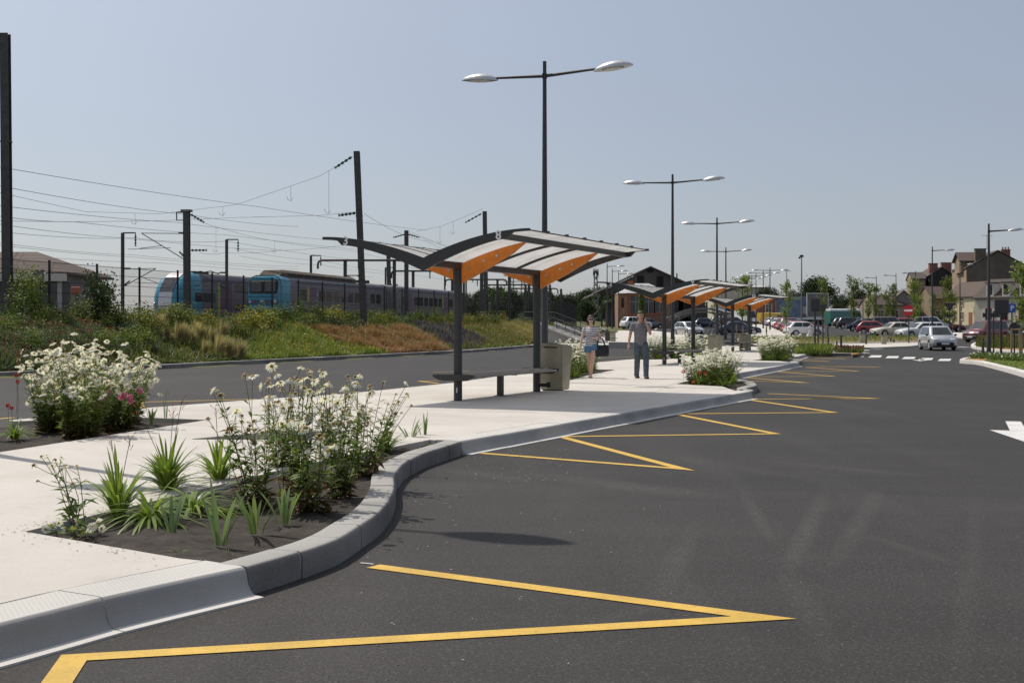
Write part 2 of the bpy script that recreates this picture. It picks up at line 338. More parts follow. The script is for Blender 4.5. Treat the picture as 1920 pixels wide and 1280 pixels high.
# ------------------------------------------------------------------ mesh building
class MB:
    def __init__(s): s.v = []; s.f = []; s.m = []
    def add(s, vs, fs, mi=0):
        n = len(s.v); s.v.extend(tuple(v) for v in vs)
        s.f.extend(tuple(i + n for i in f) for f in fs); s.m.extend([mi] * len(fs)); return s
    def box(s, c, d, rz=0, mi=0, rx=0, ry=0):
        hx, hy, hz = d[0] / 2, d[1] / 2, d[2] / 2
        q = Matrix.Rotation(rz, 3, 'Z') @ Matrix.Rotation(ry, 3, 'Y') @ Matrix.Rotation(rx, 3, 'X')
        vs = [q @ Vector((x, y, z)) + Vector(c) for z in (-hz, hz) for x, y in ((-hx, -hy), (hx, -hy), (hx, hy), (-hx, hy))]
        return s.add(vs, [(3, 2, 1, 0), (4, 5, 6, 7), (0, 1, 5, 4), (1, 2, 6, 5), (2, 3, 7, 6), (3, 0, 4, 7)], mi)
    def bbox(s, c, d, b=.01, rz=0, mi=0):        # box with bevelled upright and top edges
        hx, hy, hz = d[0] / 2, d[1] / 2, d[2] / 2
        def ring(ix, z): return [(-hx + ix + b, -hy + ix, z), (hx - ix - b, -hy + ix, z), (hx - ix, -hy + ix + b, z), (hx - ix, hy - ix - b, z), (hx - ix - b, hy - ix, z), (-hx + ix + b, hy - ix, z), (-hx + ix, hy - ix - b, z), (-hx + ix, -hy + ix + b, z)]
        rs = [ring(b, -hz), ring(0, -hz + b), ring(0, hz - b), ring(b, hz)]
        q = Matrix.Rotation(rz, 3, 'Z'); vs = [q @ Vector(p) + Vector(c) for r in rs for p in r]
        fs = [(i * 8 + j, i * 8 + (j + 1) % 8, (i + 1) * 8 + (j + 1) % 8, (i + 1) * 8 + j) for i in range(3) for j in range(8)]
        fs += [tuple(range(7, -1, -1)), tuple(range(24, 32))]
        return s.add(vs, fs, mi)
    def tube(s, pts, rad, n=8, mi=0, cap=True):
        pts = [Vector(p) for p in pts]
        if not hasattr(rad, '__len__'): rad = [rad] * len(pts)
        b = len(s.v); up = None
        for i, p in enumerate(pts):
            d = (pts[min(i + 1, len(pts) - 1)] - pts[max(i - 1, 0)]).normalized()
            if up is None:
                up = Vector((0, 0, 1)) if abs(d.z) < .9 else Vector((0, 1, 0))
            u = d.cross(up).normalized(); w = u.cross(d).normalized(); up = w
            for k in range(n):
                a = 2 * math.pi * k / n
                s.v.append(tuple(p + (u * math.cos(a) + w * math.sin(a)) * rad[i]))
        for i in range(len(pts) - 1):
            for k in range(n):
                s.f.append((b + i * n + k, b + i * n + (k + 1) % n, b + (i + 1) * n + (k + 1) % n, b + (i + 1) * n + k)); s.m.append(mi)
        if cap:
            s.f.append(tuple(b + k for k in range(n - 1, -1, -1))); s.m.append(mi)
            s.f.append(tuple(b + (len(pts) - 1) * n + k for k in range(n))); s.m.append(mi)
        return s
    def lathe(s, prof, n=16, c=(0, 0, 0), mi=0, sx=1, sy=1):
        vs = [(c[0] + r * math.cos(2 * math.pi * k / n) * sx, c[1] + r * math.sin(2 * math.pi * k / n) * sy, c[2] + z) for r, z in prof for k in range(n)]
        fs = [(i * n + k, i * n + (k + 1) % n, (i + 1) * n + (k + 1) % n, (i + 1) * n + k) for i in range(len(prof) - 1) for k in range(n)]
        fs += [tuple(range(n - 1, -1, -1)), tuple((len(prof) - 1) * n + k for k in range(n))]
        return s.add(vs, fs, mi)
    def prism(s, poly, z0, z1, mi=0):            # upright prism on a 2-d outline
        n = len(poly)
        a = sum(poly[i][0] * poly[(i + 1) % n][1] - poly[(i + 1) % n][0] * poly[i][1] for i in range(n))
        if a < 0: poly = poly[::-1]
        zz = (lambda p, z: z(p) if callable(z) else z)
        vs = [(p[0], p[1], zz(p, z0)) for p in poly] + [(p[0], p[1], zz(p, z1)) for p in poly]
        fs = [tuple(range(n - 1, -1, -1)), tuple(range(n, 2 * n))] + [(i, (i + 1) % n, n + (i + 1) % n, n + i) for i in range(n)]
        return s.add(vs, fs, mi)
    def plate(s, poly, o, ex, ey, ez, t, mi=0):   # an outline in the plane (ex, ey), thickness t along ez
        o, ex, ey, ez = Vector(o), Vector(ex), Vector(ey), Vector(ez); n = len(poly)
        a = sum(poly[i][0] * poly[(i + 1) % n][1] - poly[(i + 1) % n][0] * poly[i][1] for i in range(n))
        if (a < 0) != (ex.cross(ey).dot(ez) < 0): poly = poly[::-1]
        vs = [o + ex * p[0] + ey * p[1] - ez * t / 2 for p in poly] + [o + ex * p[0] + ey * p[1] + ez * t / 2 for p in poly]
        fs = [tuple(range(n - 1, -1, -1)), tuple(range(n, 2 * n))] + [(i, (i + 1) % n, n + (i + 1) % n, n + i) for i in range(n)]
        return s.add(vs, fs, mi)
    def sheet(s, poly, z=0.0, mi=0):
        n = len(poly)
        a = sum(poly[i][0] * poly[(i + 1) % n][1] - poly[(i + 1) % n][0] * poly[i][1] for i in range(n))
        if a < 0: poly = poly[::-1]
        return s.add([(p[0], p[1], base(p[1]) + z) for p in poly], [tuple(range(n))], mi)
    def build(s, name, mats, parent=None, smooth=None, loc=None):
        me = bpy.data.meshes.new(name); me.from_pydata(s.v, [], s.f)
        mats = mats if isinstance(mats, (list, tuple)) else [mats]
        for m in mats: me.materials.append(M[m] if isinstance(m, str) else m)
        if len(mats) > 1: me.polygons.foreach_set('material_index', s.m)
        if smooth: me.shade_smooth(); me.set_sharp_from_angle(angle=R(smooth))
        me.update()
        return link(name, me, parent, loc)
def link(name, me, parent=None, loc=None):
    o = bpy.data.objects.new(name, me); COL.objects.link(o)
    if parent is not None: o.parent = parent
    if loc is not None: o.location = loc
    return o
def npmesh(name, V, Q, mats, mi=None):
    V = np.asarray(V, np.float32).reshape(-1, 3); Q = np.asarray(Q, np.int32).reshape(-1, 4)
    me = bpy.data.meshes.new(name)
    me.vertices.add(len(V)); me.vertices.foreach_set('co', V.ravel())
    me.loops.add(Q.size); me.loops.foreach_set('vertex_index', Q.ravel())
    me.polygons.add(len(Q)); me.polygons.foreach_set('loop_start', np.arange(0, Q.size, 4, dtype=np.int32))
    for m in mats: me.materials.append(M[m] if isinstance(m, str) else m)
    if mi is not None: me.polygons.foreach_set('material_index', np.asarray(mi, np.int32))
    me.update(calc_edges=True); return me
class NP:                                        # collects leaf and blade quads
    def __init__(s): s.V = []; s.Q = []; s.m = []; s.n = 0
    def leaves(s, P, D, Sd, L, Wd, mi=0):
        P, D, Sd = (np.asarray(a, float) for a in (P, D, Sd)); n = len(P)
        L = np.broadcast_to(L, n)[:, None]; Wd = np.broadcast_to(Wd, n)[:, None]
        nr = np.cross(D, Sd); mid = P + D * L * .5 + nr * L * .08
        V = np.stack([P, mid + Sd * Wd / 2, P + D * L, mid - Sd * Wd / 2], 1).reshape(-1, 3)
        s.V.append(V); s.Q.append(np.arange(4 * n).reshape(-1, 4) + s.n); s.n += 4 * n
        s.m.append(np.full(n, mi)); return s
    def blades(s, P, H, lean, Wd, mi=0, seg=3, droop=.6, sd=None):
        P, lean = np.asarray(P, float), np.asarray(lean, float); n = len(P)
        H = np.broadcast_to(H, n)[:, None]; Wd = np.broadcast_to(Wd, n)[:, None]
        a = np.arctan2(lean[:, 1], lean[:, 0]) + np.pi / 2
        side = np.stack([np.cos(a), np.sin(a), 0 * a], 1) if sd is None else sd
        rows = []
        for i in range(seg + 1):
            t = i / seg
            p = P + np.concatenate([lean * (t ** 1.6), H * (t - droop * np.linalg.norm(lean, axis=1)[:, None] / H * t * t * .6)], 1)
            w = Wd * (.5 + 1.0 * t * (1 - t) * 2) * (1 if i < seg else .12) * .5
            rows += [p - side * w, p + side * w]
        V = np.stack(rows, 1).reshape(-1, 3); k = 2 * (seg + 1)
        q = np.array([[2 * i, 2 * i + 1, 2 * i + 3, 2 * i + 2] for i in range(seg)])
        Q = (np.arange(n)[:, None, None] * k + q[None]).reshape(-1, 4) + s.n
        s.V.append(V); s.Q.append(Q); s.n += n * k; s.m.append(np.full(n * seg, mi)); return s
    def build(s, name, mats, parent=None, loc=None):
        mats = mats if isinstance(mats, (list, tuple)) else [mats]
        me = npmesh(name, np.concatenate(s.V), np.concatenate(s.Q), mats, np.concatenate(s.m) if len(mats) > 1 else None)
        return link(name, me, parent, loc)
def rdirs(rng, n, up=0.0):
    d = rng.normal(size=(n, 3)); d[:, 2] += up; d /= np.linalg.norm(d, axis=1)[:, None]
    o = rng.normal(size=(n, 3)); sd = np.cross(d, o); sd /= np.linalg.norm(sd, axis=1)[:, None]
    return d, sd

# ------------------------------------------------------------------ naming
def tag(o, label=None, cat=None, group=None, kind=None):
    if label: o['label'] = label
    if cat: o['category'] = cat
    if group: o['group'] = group
    if kind: o['kind'] = kind
    return o
def thing(name, label, cat, loc=(0, 0, 0), rz=0, group=None):
    o = bpy.data.objects.new(name, None); COL.objects.link(o); o.empty_display_size = .2
    o.location = loc; o.rotation_euler = (0, 0, rz)
    return tag(o, label, cat, group)
KIDS = {}
def dup(root, loc, rz=None, label=None, group=None, scale=None):
    def cp(o, parent):
        c = o.copy(); COL.objects.link(c)
        if parent is not None: c.parent = parent
        for ch in o.children: cp(ch, c)
        return c
    c = cp(root, None); c.location = loc
    if rz is not None: c.rotation_euler = (0, 0, rz)
    if scale is not None: c.scale = scale if hasattr(scale, '__len__') else (scale,) * 3
    if label: c['label'] = label
    if group: c['group'] = group
    return c
def struct(o): o['kind'] = 'structure'; return o
def in_poly(x, y, P):
    r = False; j = len(P) - 1
    for i in range(len(P)):
        if (P[i][1] > y) != (P[j][1] > y) and x < (P[j][0] - P[i][0]) * (y - P[i][1]) / (P[j][1] - P[i][1]) + P[i][0]: r = not r
        j = i
    return r
def scatter(rng, P, n):
    xs = [p[0] for p in P]; ys = [p[1] for p in P]; out = []
    while len(out) < n:
        x, y = rng.uniform(min(xs), max(xs)), rng.uniform(min(ys), max(ys))
        if in_poly(x, y, P): out.append((x, y))
    return np.array(out)
# ================================================================== THE SETTING
def grid_mesh(name, xs, ys, zf, mat):
    V = [(x, y, zf(x, y)) for y in ys for x in xs]; n = len(xs)
    Q = [(j * n + i, j * n + i + 1, (j + 1) * n + i + 1, (j + 1) * n + i) for j in range(len(ys) - 1) for i in range(n - 1)]
    me = npmesh(name, V, Q, [mat]); me.shade_smooth(); return link(name, me)
xs = [-1500, -900, -500, -300, -180, -120, -90, -70] + list(range(-56, 41, 2)) + [50, 70, 100, 150, 220, 320, 500, 900, 1500]
ys = [-60, -30, -12] + list(range(0, 152, 2)) + [170, 200, 240, 290, 400, 600, 900, 1400, 2500]
struct(grid_mesh('ground', xs, ys, lambda x, y: zt(x, y) - .07, 'earth'))
rows = list(range(-16, 76, 4)) + list(range(78, 292, 6))
mb = MB()
for a, b in zip(rows[:-1], rows[1:]):
    mb.add([(xk(a) - .05, a, base(a)), (160, a, base(a)), (160, b, base(b)), (xk(b) - .05, b, base(b))], [(0, 1, 2, 3)])
struct(mb.build('road', 'asphalt'))
# planted bank and railway yard
V, Q = [], []
us = [0, .06, .15, .25, .35, .45, .55, .65, .75, .85, .95, 1.05, 1.25]
yy = [14 + i * 1.5 for i in range(80)]
for y in yy:
    for u in us:
        x = xk(y) - .12 - u * (xk(y) - xf(y)); V.append((x, y, zt(x, y) + .05 * math.sin(x * 2.1 + y * 1.3) * (0 < u < 1)))
n = len(us)
Q = [(j * n + i + 1, j * n + i, (j + 1) * n + i, (j + 1) * n + i + 1) for j in range(len(yy) - 1) for i in range(n - 1)]
struct(link('planted_bank', npmesh('planted_bank', V, Q, ['soil'])))
mb = MB()
for a, b in zip(yy[::4][:-1], yy[::4][1:]):
    xa, xb = xf(a) - .8, xf(b) - .8
    mb.add([(xa - 70, a, YARD + .02), (xa, a, YARD + .02), (xb, b, YARD + .02), (xb - 70, b, YARD + .02)], [(0, 1, 2, 3)])
struct(mb.build('railway_yard', 'ballast'))

# ---- kerbs: a profile swept along a line, cut into blocks
def smooth_line(P, k=6):
    P = [Vector((p[0], p[1], 0)) for p in P]; out = []
    for i in range(len(P) - 1):
        p0, p1, p2, p3 = P[max(i - 1, 0)], P[i], P[i + 1], P[min(i + 2, len(P) - 1)]
        for j in range(k):
            t = j / k
            out.append(.5 * ((2 * p1) + (p2 - p0) * t + (2 * p0 - 5 * p1 + 4 * p2 - p3) * t * t + (3 * p1 - p0 - 3 * p2 + p3) * t ** 3))
    return out + [P[-1]]
class Line:
    def __init__(s, P, k=6):
        s.p = smooth_line(P, k) if k else [Vector((q[0], q[1], 0)) for q in P]
        s.d = [0.0]
        for a, b in zip(s.p[:-1], s.p[1:]): s.d.append(s.d[-1] + (b - a).length)
        s.len = s.d[-1]
    def pos(s, t):
        t = max(0, min(s.len, t)); i = 0
        while i < len(s.d) - 2 and s.d[i + 1] < t: i += 1
        return s.p[i].lerp(s.p[i + 1], (t - s.d[i]) / max(1e-6, s.d[i + 1] - s.d[i]))
    def nrm(s, t):
        e = .12; d = (s.pos(min(s.len, t + e)) - s.pos(max(0, t - e))).normalized(); return Vector((d.y, -d.x, 0))
    def off(s, n, step=.5):
        k = max(2, int(s.len / step)); return [tuple((s.pos(s.len * i / k) + s.nrm(s.len * i / k) * n)[:2]) for i in range(k + 1)]
def sweep(mb, line, prof, t0, t1, mi, k=2, drop=0.0, jit=0.0):
    pts = []; b = len(mb.v); n = len(prof)
    for i in range(k + 1):
        t = t0 + (t1 - t0) * i / k; p, q = line.pos(t), line.nrm(t)
        for a, z in prof: mb.v.append((p.x + q.x * (a + jit), p.y + q.y * (a + jit), base(p.y) + z - drop))
    for i in range(k):
        for j in range(n - 1):
            mb.f.append((b + i * n + j, b + (i + 1) * n + j, b + (i + 1) * n + j + 1, b + i * n + j + 1)); mb.m.append(mi[j])
    mb.f.append(tuple(b + j for j in range(n))); mb.m.append(mi[0])
    mb.f.append(tuple(b + k * n + j for j in range(n - 1, -1, -1))); mb.m.append(mi[0])
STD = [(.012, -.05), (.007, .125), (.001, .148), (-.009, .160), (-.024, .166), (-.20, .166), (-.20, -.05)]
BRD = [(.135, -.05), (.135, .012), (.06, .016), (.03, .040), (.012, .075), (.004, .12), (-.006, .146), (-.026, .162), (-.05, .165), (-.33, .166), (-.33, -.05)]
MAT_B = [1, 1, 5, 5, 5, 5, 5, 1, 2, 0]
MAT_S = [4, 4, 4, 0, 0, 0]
rk = random.Random(4)
def lay(mb, line, prof, L, mi, gap=.008, cm=3, ins=.0):
    k = max(1, round(line.len / L)); L = line.len / k
    for i in range(k):
        sweep(mb, line, prof, i * L + gap / 2, (i + 1) * L - gap / 2, mi, 3 if L < 1.5 else 4, jit=rk.uniform(-.004, .004), drop=rk.uniform(0, .004))
    core = [(a * .98 - .004 - ins if z > -.04 else a - .01 - ins, z - .0035 - ins * .5) for a, z in prof]
    sweep(mb, line, core, .01, line.len - .01, [cm] * (len(prof) - 1), max(2, int(line.len / .16)))
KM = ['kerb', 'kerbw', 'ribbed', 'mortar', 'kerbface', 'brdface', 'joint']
kA = Line([(-4.6, 2.2), (-3.4, 3.9), (-2.31, 5.78), (-1.99, 6.38), (-1.48, 7.15)])
C1 = [(-1.48, 7.15), (-1.27, 7.62), (-1.10, 8.14), (-1.02, 8.76), (-.96, 9.27), (-.95, 9.96), (-.986, 10.76), (-1.05, 11.44), (-1.076, 12.18), (-1.04, 12.86), (-.944, 13.57), (-.733, 14.42), (-.595, 15.03)]
def fit(P, a, b):                                   # the same bend between two other ends
    a0, b0 = Vector(P[0]), Vector(P[-1]); u = b0 - a0; w = Vector(b) - Vector(a); k = w.length / u.length
    an = math.atan2(w.y, w.x) - math.atan2(u.y, u.x); q = Matrix.Rotation(an, 2)
    return [tuple(Vector(a) + (q @ (Vector(p) - a0)) * k) for p in P]
k1 = Line(C1, 3)
kB = Line([(-.595, 15.03), (2.2, 20.9), (5.02, 26.8)])
k2 = Line([(5.02, 26.8), (5.17, 27.35), (5.12, 28.0)] + fit(C1, (5.12, 28.3), (6.64, 37.4))[2:], 3)
kC = Line([(6.64, 37.4), (8.8, 43.0), (10.9, 48.6)])
k3 = Line([(10.9, 48.6), (11.02, 49.1), (11.0, 49.7)] + fit(C1, (11.0, 50.0), (12.9, 58.0))[2:], 3)
kD = Line([(12.9, 58.0), (14.2, 62.2), (15.5, 66.5)])
k4 = Line([(15.5, 66.5), (15.75, 67.0), (16.6, 66.2), (18.1, 65.8), (18.7, 67.2), (18.3, 71), (16.5, 78), (15.2, 83)], 4)
mb = MB()
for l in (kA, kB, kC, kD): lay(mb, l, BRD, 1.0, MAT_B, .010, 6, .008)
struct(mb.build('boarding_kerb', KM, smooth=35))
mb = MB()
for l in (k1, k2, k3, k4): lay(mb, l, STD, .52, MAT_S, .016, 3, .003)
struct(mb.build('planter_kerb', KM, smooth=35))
kL = Line([(xk(2) , 2), (xk(40), 40), (1.0, 85.0), (1.9, 86.6), (3.6, 87.2), (6, 86.4), (9.2, 85.5), (11.5, 88), (13.2, 96), (15.5, 112), (17.5, 128)], 5)
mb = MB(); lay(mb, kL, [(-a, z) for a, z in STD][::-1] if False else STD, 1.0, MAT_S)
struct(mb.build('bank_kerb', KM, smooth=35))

# ---- the bus island: concrete slab routed round its planting beds
BED1 = [(-1.92, 7.42), (-3.2, 8.4), (-2.9, 9.4), (-2.1, 12.3), (-.98, 15.25)]
BED2 = [(4.75, 28.9), (3.86, 30.2), (5.9, 36.9)]
BED3 = [(10.55, 50.4), (9.6, 51.4), (12.1, 57.4)]
BEDL = [(-6.6, 9.5), (-5.5, 13.7), (-4.4, 18.5), (-5.5, 19.0), (-7.1, 18.25), (-8.9, 12.8), (-9.6, 10.3)]
outl = kA.off(-.358) + BED1 + kB.off(-.358) + BED2 + kC.off(-.358) + BED3 + kD.off(-.358) + k4.off(-.21)
outl += [(13.2, 83), (9.6, 72), (6.58, 57.4), (2.78, 47.6), (-1.39, 30.9), (-3.36, 25.7), (-4.8, 23.6), (-6.1, 21.2), (-7.25, 18.4)]
outl += [BEDL[4], BEDL[3], BEDL[2], BEDL[1], BEDL[0], BEDL[6], (-10.6, 8.0), (-11, 0)]
mb = MB(); mb.prism(outl, lambda p: base(p[1]) - .05, lambda p: base(p[1]) + .160)
struct(mb.build('pavement', 'pave'))
rb = np.random.default_rng(3)
def bed(name, poly, z, mat='fabric', step=.22, amp=.022):
    me = bpy.data.meshes.new(name); bm = bmesh.new()
    bm.faces.new([bm.verts.new((p[0], p[1], 0)) for p in poly])
    bmesh.ops.triangulate(bm, faces=bm.faces[:])
    for _ in range(7):
        e = [e for e in bm.edges if e.calc_length() > step]
        if not e: break
        bmesh.ops.subdivide_edges(bm, edges=e, cuts=1); bmesh.ops.triangulate(bm, faces=bm.faces[:])
    for v in bm.verts:
        x, y = v.co.x, v.co.y
        v.co.z = base(y) + z + amp * (math.sin(x * 5.1 + y * 2.3) + math.sin(y * 7.7 - x * 3.1) * .6 + math.sin(x * 17 + y * 13) * .3)
    bmesh.ops.recalc_face_normals(bm, faces=bm.faces[:])
    bm.to_mesh(me); bm.free(); me.materials.append(M[mat]); me.shade_smooth()
    if me.polygons[0].normal.z < 0: me.flip_normals()
    o = link(name, me); return struct(o)
bed('planting_bed', BED1 + k1.off(-.19)[::-1], .115)
bed('planting_bed', BED2 + k2.off(-.19)[::-1], .115, step=.5)
bed('planting_bed', BED3 + k3.off(-.19)[::-1], .115, step=.6)
bed('planting_bed', BEDL, .115, step=.3)
bed('planting_bed', [(.7, 32.6), (1.0, 38.6), (2.3, 40.5), (3.2, 40.0), (2.2, 36.0), (1.5, 32.4)], .168, step=.5, amp=.002)
bed('planting_bed', [(5.0, 52.6), (6.0, 57.2), (9.0, 62.5), (10.2, 61.0), (7.5, 53.0)], .168, step=.7, amp=.002)
bed('planting_bed', [(13.2, 65.5), (12.0, 74), (15.5, 77), (16.8, 71), (15.0, 67.2)], .168, 'soil', step=1, amp=.002)
mb = MB(); mb.prism([(-3.82, 15.3), (-3.0, 16.5), (-2.1, 16.4), (-2.3, 15.2)], .150, .166)
struct(mb.build('tactile_mat', soil_mat('dark_rubber_mat', (.05, .048, .046), (.10, .095, .09), 60)))
# thin saw-cut joints across the slab
mb = MB()
for k in range(14):
    y = 9 + k * 4.0; x0 = -3.0 + .27 * (y - 9) if y > 16 else -6.2
    a = Vector((-4.6 + .262 * (y - 20), y + .9)); b = Vector((-1.2 + .40 * (y - 17), y - .9))
    if y < 17: continue
    d = (b - a).normalized(); nn = Vector((-d.y, d.x)) * .006
    mb.add([(*(a - nn), .1612), (*(b - nn), .1612), (*(b + nn), .1612), (*(a + nn), .1612)], [(0, 1, 2, 3)])
struct(mb.build('pavement_joints', 'joint'))

# ---- other pavements, verges and islands
def slab(name, px, z0, z1, mat, world=False):
    P = px if world else [tuple(G(a, b, z1)[:2]) for a, b in px]
    mb = MB(); mb.prism(P, lambda p: base(p[1]) + z0, lambda p: base(p[1]) + z1); return struct(mb.build(name, mat))
slab('pavement', [(1.15, 86.6), (1.9, 87.0), (3.6, 87.5), (6, 86.7), (9.0, 85.9), (11.2, 88.2), (12.9, 96), (15.2, 112), (17.2, 128), (16.2, 150), (12.5, 150), (9, 118), (4, 101)], -.05, .160, 'pave', True)
slab('pavement', [(1500, 652), (1545, 656), (1580, 651.5), (1640, 651), (1705, 648.5), (1735, 645.5), (1735, 641), (1640, 643), (1500, 645)], -.05, .13, 'pave')
slab('verge', [(1400, 645), (1500, 644.5), (1640, 642.5), (1735, 640.6), (1740, 633), (1600, 634.5), (1500, 633), (1380, 634)], -.05, .16, 'gravel')
slab('pavement', [(1392, 640), (1450, 640), (1545, 634), (1440, 604.5), (1402, 603)], -.05, .10, 'pave')
kE = [tuple(G(a, b, .15)[:2]) for a, b in ((1990, 722), (1920, 698), (1870, 685), (1835, 677), (1812, 675), (1800, 673.5), (1815, 670), (1860, 668), (1990, 670))]
kE_l = Line(kE, 5)
mb = MB(); lay(mb, kE_l, [(-a, z) for a, z in STD[::-1]], 1.0, [1] * 6); struct(mb.build('white_kerb', KM, smooth=35))
slab('lawn', [tuple(p) for p in kE_l.off(.21, 1.0)], -.05, .145, 'lawn', True)
slab('bark_mulch', [(1806, 673.6), (1842, 676.5), (1862, 671), (1850, 668.8), (1822, 670)], .1, .165, 'chips')
kF = [tuple(G(a, b, .15)[:2]) for a, b in ((1990, 664), (1920, 658), (1870, 655), (1838, 652), (1822, 648), (1823, 644), (1835, 641), (1880, 639), (1990, 640))]
kF_l = Line(kF, 5)
mb = MB(); lay(mb, kF_l, [(-a, z) for a, z in STD[::-1]], 1.0, [1] * 6); struct(mb.build('white_kerb', KM, smooth=35))
slab('bark_mulch', [tuple(p) for p in kF_l.off(.21, 1.5)], -.05, .145, 'chips', True)
slab('pavement', [(1735, 628), (1830, 634), (1990, 634), (1990, 623), (1830, 624), (1735, 622)], -.05, .12, 'pave')
slab('bark_mulch', [(1597, 664.5), (1610, 662.3), (1624, 659.5), (1610, 657), (1594, 658.5)], .1, .168, 'chips')

# ---- painted markings
def stripe(mb, pts, w, z=.005):
    n = len(pts); L, Rr = [], []
    P = [Vector(p[:2]) for p in pts]
    for i in range(n):
        d0 = (P[i] - P[i - 1]).normalized() if i else (P[1] - P[0]).normalized()
        d1 = (P[i + 1] - P[i]).normalized() if i < n - 1 else d0
        n0, n1 = Vector((-d0.y, d0.x)), Vector((-d1.y, d1.x))
        m = (n0 + n1); m = m.normalized() if m.length > 1e-4 else n0
        k = w / 2 / max(.16, m.dot(n0))
        L.append(P[i] + m * k); Rr.append(P[i] - m * k)
    for i in range(n - 1):
        q = [L[i], Rr[i], Rr[i + 1], L[i + 1]]
        mb.add([(v.x, v.y, base(v.y) + z) for v in q], [(0, 1, 2, 3)])
Z1 = [(-.48, 15.3), (1.80, 13.52), (.66, 17.50), (3.70, 17.98), (2.80, 22.1), (5.65, 22.46), (4.85, 26.6), (7.62, 26.87), (5.76, 28.8)]
mb = MB()
stripe(mb, [(-1.62, 3.6), (-1.985, 5.80), (1.30, 6.60), (-.87, 8.02)], .13)
stripe(mb, Z1, .12)
stripe(mb, [(x + 6.1, y + 21.0) for x, y in Z1], .12)
stripe(mb, [(x + 12.0, y + 42.2) for x, y in Z1], .12)
struct(mb.build('yellow_zigzag_marking', 'yellow'))
mb = MB()
for P in ([(-60, 790), (26, 783)], [(266, 765), (262, 754), (480, 748.5)], [(600, 748), (790, 738)], [(822, 719), (786, 714.5), (850, 713)], [(812, 697.5), (880, 696)], [(1010, 676), (1100, 679)], [(1095, 672), (1200, 668.5)], [(1290, 656), (1200, 660)]):
    stripe(mb, [G(a, b) for a, b in P], .12)
struct(mb.build('yellow_bay_line', 'yellow'))
mb = MB()
stripe(mb, [G(248, 721.5), G(288, 718)], .15)
stripe(mb, [G(676, 1055.5), G(700, 1058)], .02)
def arrow(ax, ay, k=1.0):
    d = Vector((-.33, -.944)); s = Vector((.944, -.33)); a = Vector((ax, ay))
    pt = lambda u, v: a - d * u * k + s * v * k
    for q in ([pt(0, 0), pt(1.9, -.39), pt(1.9, .39)], [pt(1.9, -.115), pt(3.85, -.115), pt(3.85, .115), pt(1.9, .115)]):
        mb.sheet([(v.x, v.y) for v in q], .005)
arrow(6.69, 16.7); arrow(18.0, 56.5, 1.0)
for cx_, cy_ in ((1609, 667), (1641, 668), (1673, 669.4), (1704, 671), (1737, 673), (1771, 674.6)):
    q = [G(cx_ - 13, cy_ + 1.9), G(cx_ + 10, cy_ + 1.9), G(cx_ + 13, cy_ - 1.9), G(cx_ - 8, cy_ - 1.9)]
    mb.sheet([(v.x, v.y) for v in q], .005)
for a, b, c, d in ((1610, 657.5, 1626, 656), (1638, 655, 1652, 654), (1660, 653.4, 1672, 652.6), (1678, 651.8, 1689, 651.2), (1795, 650, 1815, 651), (1540, 662, 1556, 661)):
    stripe(mb, [G(a, b), G(c, d)], .5)
for i in range(16):
    t = i / 16; a, b = G(1556, 611), G(1700, 640)
    stripe(mb, [a.lerp(b, t), a.lerp(b, t + .028)], .35)
for i in range(5):
    t = i / 5; a, b = G(1228, 618), G(1252, 602); stripe(mb, [a.lerp(b, t), a.lerp(b, t + .16)], .25)
struct(mb.build('white_road_marking', 'white_paint'))
# dry leaves and petals blown onto the asphalt and kerb
rng = np.random.default_rng(8)
P = np.array([tuple(G(rng.uniform(480, 1300), rng.uniform(880, 1250)) + Vector((0, 0, .006))) for _ in range(60)] + [tuple(G(rng.uniform(720, 860), rng.uniform(880, 1010)) + Vector((0, 0, .006))) for _ in range(50)] + [tuple(G(rng.normal(960, 55), rng.uniform(838, 905)) + Vector((0, 0, .006))) for _ in range(170)])
a = rng.uniform(0, 6.28, len(P)); D = np.stack([np.cos(a), np.sin(a), 0 * a + .05], 1); Sd = np.stack([-np.sin(a), np.cos(a), 0 * a], 1)
lf = NP(); lf.leaves(P[::2], D[::2], Sd[::2], rng.uniform(.012, .03, len(P[::2])), .011, 0)
lf.leaves(P[1::2], D[1::2], Sd[1::2], rng.uniform(.01, .022, len(P[1::2])), .009, 1)
edge = BED1 + BEDL[:4]
Pe = []
for a_, b_ in zip(edge[:-1], edge[1:]):
    if (Vector(a_) - Vector(b_)).length > 6.5: continue
    for _ in range(70):
        q_ = rng.random(); Pe.append((a_[0] + (b_[0] - a_[0]) * q_ - abs(rng.normal() * .10), a_[1] + (b_[1] - a_[1]) * q_ + rng.normal() * .10, .163))
Pe = np.array(Pe); a = rng.uniform(0, 6.28, len(Pe)); D = np.stack([np.cos(a), np.sin(a), 0 * a + .05], 1); Sd = np.stack([-np.sin(a), np.cos(a), 0 * a], 1)
lf.leaves(Pe, D, Sd, rng.uniform(.008, .03, len(Pe)), .010, 0)
o = lf.build('fallen_leaves', ['dryleaf', 'petal']); tag(o, 'scattered dry leaves and petals lying on the asphalt', 'leaf litter', kind='stuff')
